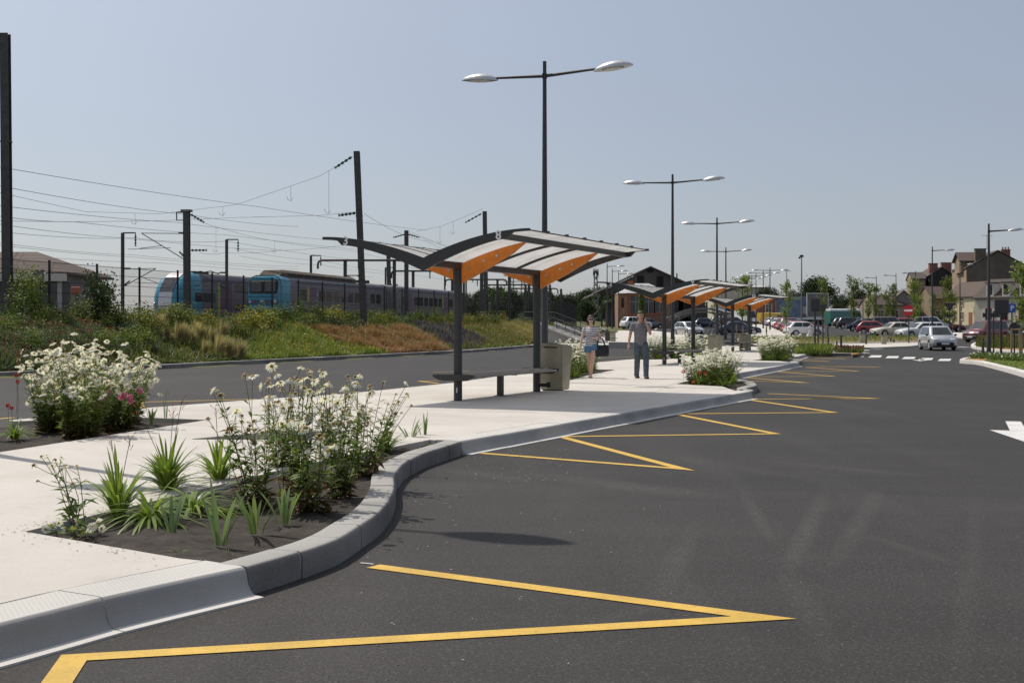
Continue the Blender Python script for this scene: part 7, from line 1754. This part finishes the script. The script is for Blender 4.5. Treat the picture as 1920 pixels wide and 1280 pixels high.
for x, y in ((1.9, -1.6), (1.9, 1.6), (1.9, 0)):
    mb = MB(); mb.tube([(x, y, 0), (x, y, 2.2)], .07, 8); mb.build('post', 'charcoal', t)
    mb = MB(); mb.tube([(x - 1.4, y, 0), (x - .1, y, 2.2)], .035, 6); mb.tube([(x - .9, y, 0), (x - .05, y, 2.0)], .03, 6); mb.build('brace', 'galv', t)
def pole_thing(name, label, cat, loc, h, r=.045, group=None, mat='brownpole'):
    t = thing(name, label, cat, loc, 0, group); mb = MB(); mb.tube([(0, 0, 0), (0, 0, h)], r, 10); mb.build('post', mat, t, 40); return t
M['signred'] = pmat('sign_red', (.45, .012, .018), .4, 0, .03); M['signblue'] = pmat('sign_blue', (.02, .10, .42), .4, 0, .03); M['signback'] = pmat('grey_sign_back', (.055, .055, .056), .55, .2, .08)
p = G(1704, 643, .13); t = pole_thing('road_sign', 'round red no entry sign with white bar by the car park exit', 'road sign', p, 3.0); t.rotation_euler = (0, 0, R(-38))
k = p.y / F
def disc(r, y0, y1, n=24): mb = MB(); mb.tube([(0, y0, 0), (0, y1, 0)], r, n); return mb
o = disc(.40, -.08, -.05).build('disc', 'signred', t, 40); o.location.z = (643 - 582) * k
mb = MB(); mb.bbox((0, -.085, 0), (.62, .012, .14), .003); o2 = mb.build('bar', 'white', o)
p = G(1528, 655, .16); k = p.y / F; t = pole_thing('road_sign', 'tall dark rectangular sign seen from behind at the end of the bus island', 'road sign', p, (655 - 560) * k, .06)
mb = MB(); mb.bbox((0, -.07, (655 - 572) * k), (17 * k, .05, 24 * k), .02); mb.build('panel', 'signback', t); mb = MB(); mb.box((-4 * k, -.10, (655 - 581) * k), (8 * k, .05, 7 * k)); mb.build('small_plate', 'signback', t)
p = G(1543, 650, .16); k = p.y / F; t = pole_thing('road_sign', 'dark triangular give way sign seen from behind', 'road sign', p, (650 - 570) * k)
mb = MB(); mb.plate([(-7.5 * k, 0), (7.5 * k, 0), (0, -17 * k)], (0, -.06, (650 - 571) * k), (1, 0, 0), (0, 0, 1), (0, 1, 0), .03); mb.build('triangle', 'signback', t)
p = G(1780, 640, .05); k = p.y / F; t = pole_thing('road_sign', 'dark back of a give way sign with small plate behind the silver car', 'road sign', p, (640 - 568) * k)
mb = MB(); mb.plate([(-11 * k, 0), (11 * k, 0), (0, -17 * k)], (0, -.06, (640 - 568) * k), (1, 0, 0), (0, 0, 1), (0, 1, 0), .03); mb.build('triangle', 'signback', t); mb = MB(); mb.box((0, -.06, (640 - 592) * k), (12 * k, .03, 5 * k)); mb.build('small_plate', 'signback', t)
p = G(1877, 670, .15); k = p.y / F; t = pole_thing('road_sign', 'large dark rectangular sign back on a post on the right hand lawn', 'road sign', p, (670 - 563) * k, .055)
mb = MB(); mb.bbox((.0, -.07, (670 - 575) * k), (27 * k, .05, 26 * k), .02); mb.build('panel', 'signback', t)
p = Vector(((1897 - CX) / F * 75, 75, .1)); t = pole_thing('parking_sign', 'blue square parking sign with white P behind the dark sign', 'parking sign', p, 2.85, .035); mb = MB(); mb.bbox((0, -.05, 2.5), (.46, .03, .52), .01); o = mb.build('panel', 'signblue', t)
text_part('P', .42, (0, -.068, 2.5), (R(90), 0, 0), t, 'numeral', 'letter')
p = Vector(((1863 - CX) / F * 64, 64, .1)); t = pole_thing('direction_sign', 'long dark arrow shaped direction sign behind the right hand lamp', 'direction sign', p, 2.2, .04); mb = MB(); z = 1.5 + 18.5 / F * 64; mb.plate([(-.62, -.11), (.45, -.11), (.6, 0), (.45, .11), (-.62, .11)], (.05, -.06, z), (1, 0, 0), (0, 0, 1), (0, 1, 0), .03); mb.build('arrow_panel', 'signback', t)
p = G(1902, 662, .15); k = p.y / F; t = pole_thing('road_sign', 'dark round sign back low beside the tree stakes', 'road sign', p, (662 - 606) * k, .04); o = disc(11 * k, -.06, -.03).build('disc', 'signback', t, 40); o.location.z = (662 - 615) * k
t = thing('tree_stakes', 'pale wooden tripod of stakes around the young tree at the right edge', 'tree stakes', G(1906, 672, .15)); k = G(1906, 672, .15).y / F
for u, y in ((-8, .1), (0, -.35), (10, .0), (16, .5)):
    mb = MB(); mb.tube([(u * k, y, -.1), (u * k * .95, y, 57 * k)], .04, 8); mb.build('stake', 'stake', t, 40)
for a, b in ((( -8, .1), (10, .0)), ((0, -.35), (16, .5))):
    mb = MB(); mb.tube([(a[0] * k, a[1], 54 * k), (b[0] * k, b[1], 55 * k)], .035, 6); mb.build('crossbar', 'stake', t)
bg_ = 'dark brown bollards'
bo = None
for i, (px, y0, y1, lb) in enumerate(((1577, 661, 628, 'dark bollard at the right tip of the bus island'), (1553, 650, 629, 'dark bollard behind the tip of the bus island'), (1624, 645, 624, 'dark bollard at the kerb before the car park verge'), (1843, 670, 634, 'dark bollard on the bark beside the right hand lamp'), (1569, 648, 639, 'short dark bollard in the planting before the car park'), (1670, 641, 633, 'short post on the gravel verge, left of two'), (1676, 642, 636, 'short post on the gravel verge, right of two'), (1534, 648, 600, 'thin tall post between the two dark signs'), (1552, 632, 606, 'thin post right of the triangular sign'), (1437, 634, 612, 'short pale post left of the slender tree'))):
    p = G(px, y0, .14); h = (y0 - y1) * p.y / F
    if bo is None:
        bo = thing('bollard', lb, 'bollard', p, 0, bg_); mb = MB(); mb.tube([(0, 0, 0), (0, 0, .93), (0, 0, 1)], [.06, .06, .045], 12); mb.build('post', 'brownpole', bo, 40); mb = MB(); mb.tube([(0, 0, .82), (0, 0, .86)], .062, 12); mb.build('band', 'galv', bo, 40); bo.scale = (1, 1, h)
    else: dup(bo, p, 0, lb, None, (1, 1, h))
cg = None
for px, y0, w_, h_, lb in ((1139, 640, 9, 19, 'dark metal cabinet at the foot of the lamp left of the path'), (1149, 641, 10, 17, 'pale steel cabinet right of the dark cabinet by the path'), (1507, 640, 8, 15, 'pale box beside the white hatchback'), (1617, 643, 10, 16, 'pale steel cabinet on the verge, left one'), (1657, 645, 8, 16, 'pale steel cabinet on the verge, right one')):
    p = G(px, y0, .12); k = p.y / F; mb = MB(); mb.bbox((0, 0, h_ * k / 2), (w_ * k, .4, h_ * k), .03); mb.box((0, 0, h_ * k + .02), (w_ * k + .05, .45, .04)); o = mb.build('cabinet', 'charcoal' if 'dark' in lb.split()[0] else 'steel', None, loc=p); tag(o, lb, 'cabinet', 'street cabinets')
for i, (px, y0, y1) in enumerate(((1373, 640, 612), (1393, 640, 610), (1381, 640, 608), (1660, 640, 622))):
    p = G(px, y0, .12); mb = MB(); mb.tube([(0, 0, 0), (0, 0, (y0 - y1) * p.y / F)], .05, 8); o = mb.build('stake', 'stake', None, loc=p); tag(o, 'pale wooden stake standing on the planted verge', 'stake', 'wooden stakes on the verge')
t = thing('low_wall', 'low concrete edging wall across the end of the bus lane', 'low wall', (0, 0, 0)); mb = MB(); a, b = G(1145, 650, .1), G(1196, 651, .1); c = (a + b) / 2; mb.box((c.x, c.y + .9, .30), ((b - a).length, .25, .42), math.atan2(b.y - a.y, b.x - a.x)); mb.build('wall', 'kerb', t)
# ================================================================== PEOPLE
M['skin'] = pmat('skin', (.64, .41, .31), .55, 0, .06, 20)
M['skin2'] = pmat('tanned_skin', (.52, .31, .22), .55, 0, .06, 20)
M['hair'] = pmat('dark_brown_hair', (.018, .011, .009), .5, 0, .3, 40)
M['hair2'] = pmat('short_brown_hair', (.06, .036, .024), .7, 0, .3, 60)
M['polo'] = pmat('grey_polo_shirt', (.19, .183, .19), .9, 0, .14, 12, .5, 30)
M['jeans'] = pmat('blue_grey_jeans', (.085, .105, .12), .9, 0, .35, 9, .6, 25)
M['denim'] = pmat('blue_denim_shorts', (.10, .20, .33), .9, 0, .2, 14, .5, 30)
M['striped'] = stripe_mat('navy_and_white_striped_jersey', (.78, .76, .74), (.03, .03, .06), 2, .056, .60, .9)
M['leather'] = pmat('black_leather', (.014, .013, .013), .35, 0, .2, 12)
M['shoe'] = pmat('brown_suede_shoe', (.06, .042, .028), .8)
M['sandal'] = pmat('dark_sandal', (.05, .02, .018), .6)
M['lens'] = pmat('dark_sunglass_lens', (.008, .008, .008), .1)
M['whitecloth'] = pmat('white_cloth', (.72, .70, .70), .9)
def loft(bm_v, bm_f, pts, n=14):
    """pts: (centre, rx, ry, axis) rings; elliptical loft along a limb"""
    P = [Vector(p[0]) for p in pts]; b = len(bm_v)
    for i, p in enumerate(P):
        d = (P[min(i + 1, len(P) - 1)] - P[max(0, i - 1)]).normalized()
        x = Vector((1, 0, 0)); x = (x - d * x.dot(d)); x = x.normalized() if x.length > .2 else Vector((0, 1, 0)); y = d.cross(x)
        for k in range(n):
            a = 6.2832 * k / n; bm_v.append(p + x * math.cos(a) * pts[i][1] + y * math.sin(a) * pts[i][2])
    for i in range(len(P) - 1):
        for k in range(n): bm_f.append((b + i * n + k, b + i * n + (k + 1) % n, b + (i + 1) * n + (k + 1) % n, b + (i + 1) * n + k))
    bm_f.append(tuple(b + k for k in range(n - 1, -1, -1))); bm_f.append(tuple(b + (len(P) - 1) * n + k for k in range(n)))
def fused(name, lofts, mat, parent, voxel=.011, smooth=4):
    v, f = [], []
    for l in lofts: loft(v, f, l)
    me = bpy.data.meshes.new(name); me.from_pydata([tuple(q) for q in v], [], f)
    bm = bmesh.new(); bm.from_mesh(me); bmesh.ops.recalc_face_normals(bm, faces=bm.faces[:]); bm.to_mesh(me); bm.free()
    o = link('tmp', me); m = o.modifiers.new('r', 'REMESH'); m.mode = 'VOXEL'; m.voxel_size = voxel
    s = o.modifiers.new('s', 'SMOOTH'); s.factor = .5; s.iterations = smooth
    bpy.context.view_layer.update(); r = bpy.data.meshes.new_from_object(o.evaluated_get(bpy.context.evaluated_depsgraph_get())); bpy.data.objects.remove(o)
    r.name = name; r.materials.clear(); r.materials.append(M[mat]); r.shade_smooth(); return link(name, r, parent)
def hand(w, palm_d, side, thumb_d, curl=.3, k=1.0):
    """palm and five unequal fingers from wrist w along palm_d"""
    w, d, s, th = Vector(w), Vector(palm_d).normalized(), Vector(side).normalized(), Vector(thumb_d).normalized(); nrm = d.cross(s).normalized()
    out = [[(w, .026 * k, .020 * k), (w + d * .04 * k, .040 * k, .016 * k), (w + d * .085 * k, .040 * k, .014 * k), (w + d * .095 * k, .036 * k, .012 * k)]]
    for i, (o, l) in enumerate(((-.030, .070), (-.010, .080), (.010, .075), (.030, .058))):
        b = w + d * .085 * k + s * o * k; m = b + (d + nrm * curl * .5).normalized() * l * .5 * k; e = m + (d + nrm * curl * 1.6).normalized() * l * .5 * k
        out.append([(b - d * .02 * k, .0095 * k, .0095 * k), (m, .009 * k, .009 * k), (e, .0075 * k, .0075 * k)])
    b = w + d * .03 * k; m = b + th * .05 * k; e = m + (th + d * .8).normalized() * .045 * k; out.append([(b, .014 * k, .014 * k), (m, .012 * k, .012 * k), (e, .009 * k, .009 * k)])
    return out
def E(c, rx, ry, rz):                                       # an ellipsoid as rings
    c = Vector(c); return [(c + Vector((0, 0, rz * math.sin(a))), max(.004, rx * math.cos(a)), max(.004, ry * math.cos(a))) for a in [(-1 + i / 5) * math.pi / 2 * .985 for i in range(11)]]
def face(head, k, parent, eyes=True, mat='hair'):
    h = Vector(head)
    if eyes:
        for s in (-1, 1):
            mb = MB(); mb.lathe([(.001, -.006), (.011, -.002), (.011, .002), (.001, .006)], 10, (h.x + s * .032, h.y - .093 * k, h.z + .008)); mb.build('eye', 'void', parent, 40)
            mb = MB(); mb.box((h.x + s * .033, h.y - .098 * k, h.z + .030), (.035, .01, .007)); mb.build('eyebrow', mat, parent)
    mb = MB(); mb.box((h.x, h.y - .097 * k, h.z - .062), (.040, .010, .010)); mb.build('mouth', 'sandal', parent)
def head_lofts(h, k=1.0):
    h = Vector(h); L = [E(h + Vector((0, .008, .02)), .074 * k, .094 * k, .105 * k), E(h + Vector((0, -.028, -.05)), .055 * k, .062 * k, .070 * k), E(h + Vector((0, -.102, -.018)), .013, .018, .022)]
    for s in (-1, 1): L.append(E(h + Vector((s * .078 * k, .012, -.005)), .012, .022, .032))
    return L
# --- the man
t = man = thing('person', 'man in grey polo shirt and jeans walking with a hand at his face', 'person', G(1201, 709.5, .16), R(4))
hd = (.0, -.03, 1.625)
lsh, lel, lwr = (.185, .03, 1.41), (.235, -.12, 1.16), (.115, -.20, 1.44)
rsh, rel, rwr = (-.19, .03, 1.41), (-.265, .05, 1.13), (-.315, -.04, .90)
legR = [((-.085, .01, .93), .085, .095), ((-.085, .04, .72), .078, .084), ((-.075, .06, .50), .055, .060), ((-.065, .16, .30), .052, .056), ((-.06, .25, .11), .036, .040)]
legL = [((.085, .01, .93), .085, .095), ((.10, -.09, .72), .078, .084), ((.115, -.18, .50), .055, .060), ((.105, -.22, .30), .052, .056), ((.10, -.26, .10), .036, .040)]
foot = lambda a, y=-.12: [((a[0], a[1] + .05, .045), .036, .04), ((a[0], a[1], .05), .042, .045), ((a[0] + .01, a[1] + y * .6, .038), .045, .032), ((a[0] + .015, a[1] + y * 1.15, .030), .036, .024)]
body = head_lofts(hd) + [[((0, .01, 1.42), .075, .07), ((0, 0, 1.50), .056, .058), ((0, -.01, 1.58), .055, .058)], [((0, .01, .88), .150, .105), ((0, .01, 1.0), .150, .105), ((0, .0, 1.15), .150, .105), ((0, .0, 1.30), .175, .110), ((0, .02, 1.40), .150, .085), ((0, .02, 1.45), .08, .06)], legR, legL,
    [(lsh, .052, .052), ((.22, -.05, 1.28), .046, .046), (lel, .040, .040), ((.18, -.17, 1.30), .038, .038), (lwr, .026, .026)], [(rsh, .052, .052), ((-.235, .04, 1.27), .046, .046), (rel, .040, .040), ((-.295, 0, 1.02), .037, .037), (rwr, .026, .026)]]
body += hand(lwr, (-.32, .35, 1), (0, -1, .3), (-.6, -.5, .6), .5) + hand(rwr, (-.1, -.25, -1), (0, -1, .1), (.45, -.7, -.5), .5)
fused('body', body, 'skin2', t, .009)
fused('shirt', [[((0, .01, .87), .170, .128), ((0, .01, .98), .168, .130), ((0, 0, 1.15), .170, .128), ((0, .0, 1.30), .195, .130), ((0, .02, 1.40), .175, .105), ((0, .02, 1.455), .10, .075), ((0, .01, 1.475), .075, .07)], [((.12, .02, 1.41), .07, .07), (lsh, .070, .070), ((.215, -.03, 1.29), .066, .066), ((.225, -.06, 1.245), .064, .064)], [((-.12, .02, 1.41), .07, .07), (rsh, .070, .070), ((-.23, .04, 1.29), .066, .066), ((-.24, .042, 1.235), .064, .064)]], 'polo', t, .012)
mb = MB(); mb.box((0, -.105, 1.40), (.03, .02, .09)); mb.add([(-.07, -.055, 1.475), (-.015, -.105, 1.44), (-.05, -.10, 1.42), (-.085, -.07, 1.44)], [(0, 1, 2, 3)]); mb.add([(.07, -.055, 1.475), (.085, -.07, 1.44), (.05, -.10, 1.42), (.015, -.105, 1.44)], [(0, 1, 2, 3)]); mb.build('collar', 'polo', t)
fused('jeans', [[((0, .01, .86), .160, .120), ((0, .01, .95), .158, .118)], [(p, a + .024, b + .024) for p, a, b in legR[:4]] + [((-.06, .245, .13), .068, .075), ((-.06, .27, .065), .070, .078)], [(p, a + .024, b + .024) for p, a, b in legL[:4]] + [((.10, -.255, .12), .068, .075), ((.10, -.26, .055), .070, .078)]], 'jeans', t, .012)
for nm, a in (('shoe', (-.06, .25)), ('shoe', (.10, -.27))): fused(nm, [[((x, y, z * .96), p + .012, q + .008) for (x, y, z), p, q in foot(a)]], 'shoe', t, .012)
fused('hair', [E((0, .002, 1.700), .084, .108, .064), E((0, .060, 1.64), .088, .068, .095), E((-.074, .03, 1.645), .02, .05, .05), E((.074, .03, 1.645), .02, .05, .05)], 'hair2', t, .010); face(hd, 1, t, True, 'hair2')
# --- the woman
t = woman = thing('person', 'woman in striped top, denim shorts and sunglasses walking towards the camera', 'person', G(1108, 708, .16), R(-3))
hd = (.0, -.02, 1.53)
lsh, lel, lwr = (.155, .02, 1.31), (.235, .03, 1.06), (.115, -.14, 1.045)
rsh, rel, rwr = (-.155, .02, 1.31), (-.235, .0, 1.07), (-.275, -.07, .85)
legR = [((-.075, .01, .86), .088, .095), ((-.075, .05, .66), .075, .080), ((-.06, .07, .46), .050, .055), ((-.045, .15, .28), .048, .052), ((-.03, .22, .10), .030, .034)]
legL = [((.075, .01, .86), .088, .095), ((.070, -.05, .66), .075, .080), ((.045, -.11, .46), .050, .055), ((.02, -.09, .28), .048, .052), ((.0, -.08, .09), .030, .034)]
body = head_lofts(hd, .95) + [[((0, .01, 1.33), .06, .055), ((0, 0, 1.41), .045, .047), ((0, -.01, 1.48), .045, .048)], [((0, .01, .82), .150, .105), ((0, .01, .92), .150, .105), ((0, .0, 1.06), .118, .088), ((0, -.01, 1.20), .140, .110), ((0, .01, 1.30), .130, .080), ((0, .01, 1.36), .06, .05)], legR, legL,
    [(lsh, .042, .042), ((.20, .03, 1.18), .038, .038), (lel, .034, .034), ((.18, -.06, 1.05), .031, .031), (lwr, .021, .021)], [(rsh, .042, .042), ((-.20, .01, 1.18), .038, .038), (rel, .034, .034), ((-.257, -.03, .97), .031, .031), (rwr, .021, .021)]]
body += hand(lwr, (-1, -.45, -.15), (0, .2, 1), (-.4, -.2, .8), .9, .88) + hand(rwr, (-.25, -.3, -1), (0, -1, .1), (.5, -.7, -.4), .35, .88)
for a in ((-.03, .22), (.0, -.08)): body.append([((a[0], a[1] + .035, .045), .028, .03), ((a[0], a[1], .055), .030, .03), ((a[0], a[1] - .08, .040), .036, .020), ((a[0], a[1] - .14, .032), .030, .014)])
fused('body', body, 'skin', t, .008)
fused('shirt', [[((0, .01, .84), .162, .122), ((0, .01, .93), .158, .120), ((0, .0, 1.06), .138, .108), ((0, -.01, 1.20), .158, .128), ((0, .01, 1.29), .145, .095), ((0, .01, 1.335), .11, .07)], [((.10, .02, 1.31), .055, .06), (lsh, .060, .060), ((.195, .03, 1.215), .058, .058)], [((-.10, .02, 1.31), .055, .06), (rsh, .060, .060), ((-.195, .01, 1.215), .058, .058)]], 'striped', t, .011)
fused('shorts', [[((0, .01, .76), .145, .11), ((0, .01, .90), .156, .116)]] + [[(p, a + .026, b + .026) for p, a, b in l[:1]] + [(Vector(l[0][0]).lerp(Vector(l[1][0]), .6), .110, .112), (Vector(l[1][0]) + Vector((0, 0, .035)), .106, .108)] for l in (legR, legL)], 'denim', t, .012)
for a in ((-.03, .22), (.0, -.08)): fused('sandal', [[((a[0], a[1] + .05, .014), .032, .013), ((a[0], a[1] - .05, .014), .038, .013), ((a[0], a[1] - .16, .012), .034, .011)], [((a[0] - .04, a[1] - .09, .03), .012, .012), ((a[0], a[1] - .09, .068), .014, .010), ((a[0] + .04, a[1] - .09, .03), .012, .012)], [((a[0] - .034, a[1], .08), .008, .010), ((a[0], a[1] - .034, .085), .008, .010), ((a[0] + .034, a[1], .08), .008, .010)]], 'sandal', t, .009, 2)
fused('hair', [E((0, .022, 1.578), .088, .100, .085), E((-.072, .035, 1.50), .035, .06, .11), E((.072, .035, 1.50), .035, .06, .11), E((0, .075, 1.50), .085, .05, .12), E((0, -.06, 1.608), .062, .032, .035)], 'hair', t, .010); face(hd, .95, t, False)
mb = MB()
for s in (-1, 1): mb.bbox((s * .034, -.113, 1.54), (.058, .014, .042), .006); mb.box((s * .076, -.06, 1.548), (.006, .11, .010))
mb.box((0, -.113, 1.55), (.02, .012, .010)); mb.build('sunglasses', 'lens', t)
# handbag hung from the crook of her arm
bl = woman.location + Matrix.Rotation(R(-3), 3, 'Z') @ Vector((.27, .0, .56))
t = thing('handbag', 'large black leather handbag hanging from the walking woman\'s arm', 'handbag', bl, R(8))
v, f = [], []
mb = MB(); cs_loft(mb, [[(x * k, y * j, z) for x, y in ((-.20, -.055), (-.17, -.085), (.17, -.085), (.20, -.055), (.20, .055), (.17, .085), (-.17, .085), (-.20, .055))] for z, k, j in ((0, .86, .8), (.02, .96, 1.0), (.15, 1.02, 1.0), (.27, .97, .6), (.30, .92, .3))]); mb.build('bag_body', 'leather', t, 40)
for y in (-.05, .05):
    mb = MB(); mb.tube([(-.10 + .2 * i / 10 - .03 * math.sin(math.pi * i / 10), y * (1 - .9 * math.sin(math.pi * i / 10)), .28 + .235 * math.sin(math.pi * i / 10) ** .6) for i in range(11)], .011, 6); mb.build('handle', 'leather', t, 40)
# --- the far child in white crossing behind the daisies
t = thing('person', 'small figure in white walking beside the white hatchback', 'person', G(1519, 640, .0), R(60)); t.scale = (.92,) * 3
body = head_lofts((0, -.02, 1.50)) + [[((0, .01, 1.30), .06, .055), ((0, 0, 1.44), .045, .047)], [((0, .01, .82), .14, .10), ((0, .0, 1.05), .12, .09), ((0, .0, 1.25), .15, .10), ((0, .01, 1.34), .06, .05)], [((-.07, .01, .85), .08, .09), ((-.07, .1, .46), .05, .055), ((-.07, .3, .12), .03, .035), ((-.07, .2, .04), .03, .03)], [((.07, .01, .85), .08, .09), ((.07, -.15, .46), .05, .055), ((.07, -.24, .08), .03, .035), ((.07, -.36, .03), .03, .03)], [((.16, .02, 1.30), .042, .042), ((.2, -.1, 1.06), .034, .034), ((.2, -.25, .9), .022, .022)], [((-.16, .02, 1.30), .042, .042), ((-.2, .12, 1.06), .034, .034), ((-.2, .12, .84), .022, .022)]]
fused('body', body, 'skin', t, .014)
fused('clothes', [[((0, .01, .78), .16, .12), ((0, .0, 1.05), .145, .11), ((0, .0, 1.25), .17, .12), ((0, .01, 1.34), .09, .07)], [((-.07, .01, .85), .10, .11), ((-.07, .1, .46), .08, .085), ((-.07, .26, .18), .07, .075)], [((.07, .01, .85), .10, .11), ((.07, -.15, .46), .08, .085), ((.07, -.22, .15), .07, .075)], [((.16, .02, 1.30), .06, .06), ((.2, -.08, 1.1), .055, .055)], [((-.16, .02, 1.30), .06, .06), ((-.2, .1, 1.1), .055, .055)]], 'whitecloth', t, .016)
fused('hair', [E((0, .03, 1.56), .09, .10, .08), E((0, .06, 1.46), .08, .05, .12)], 'hair', t, .014)
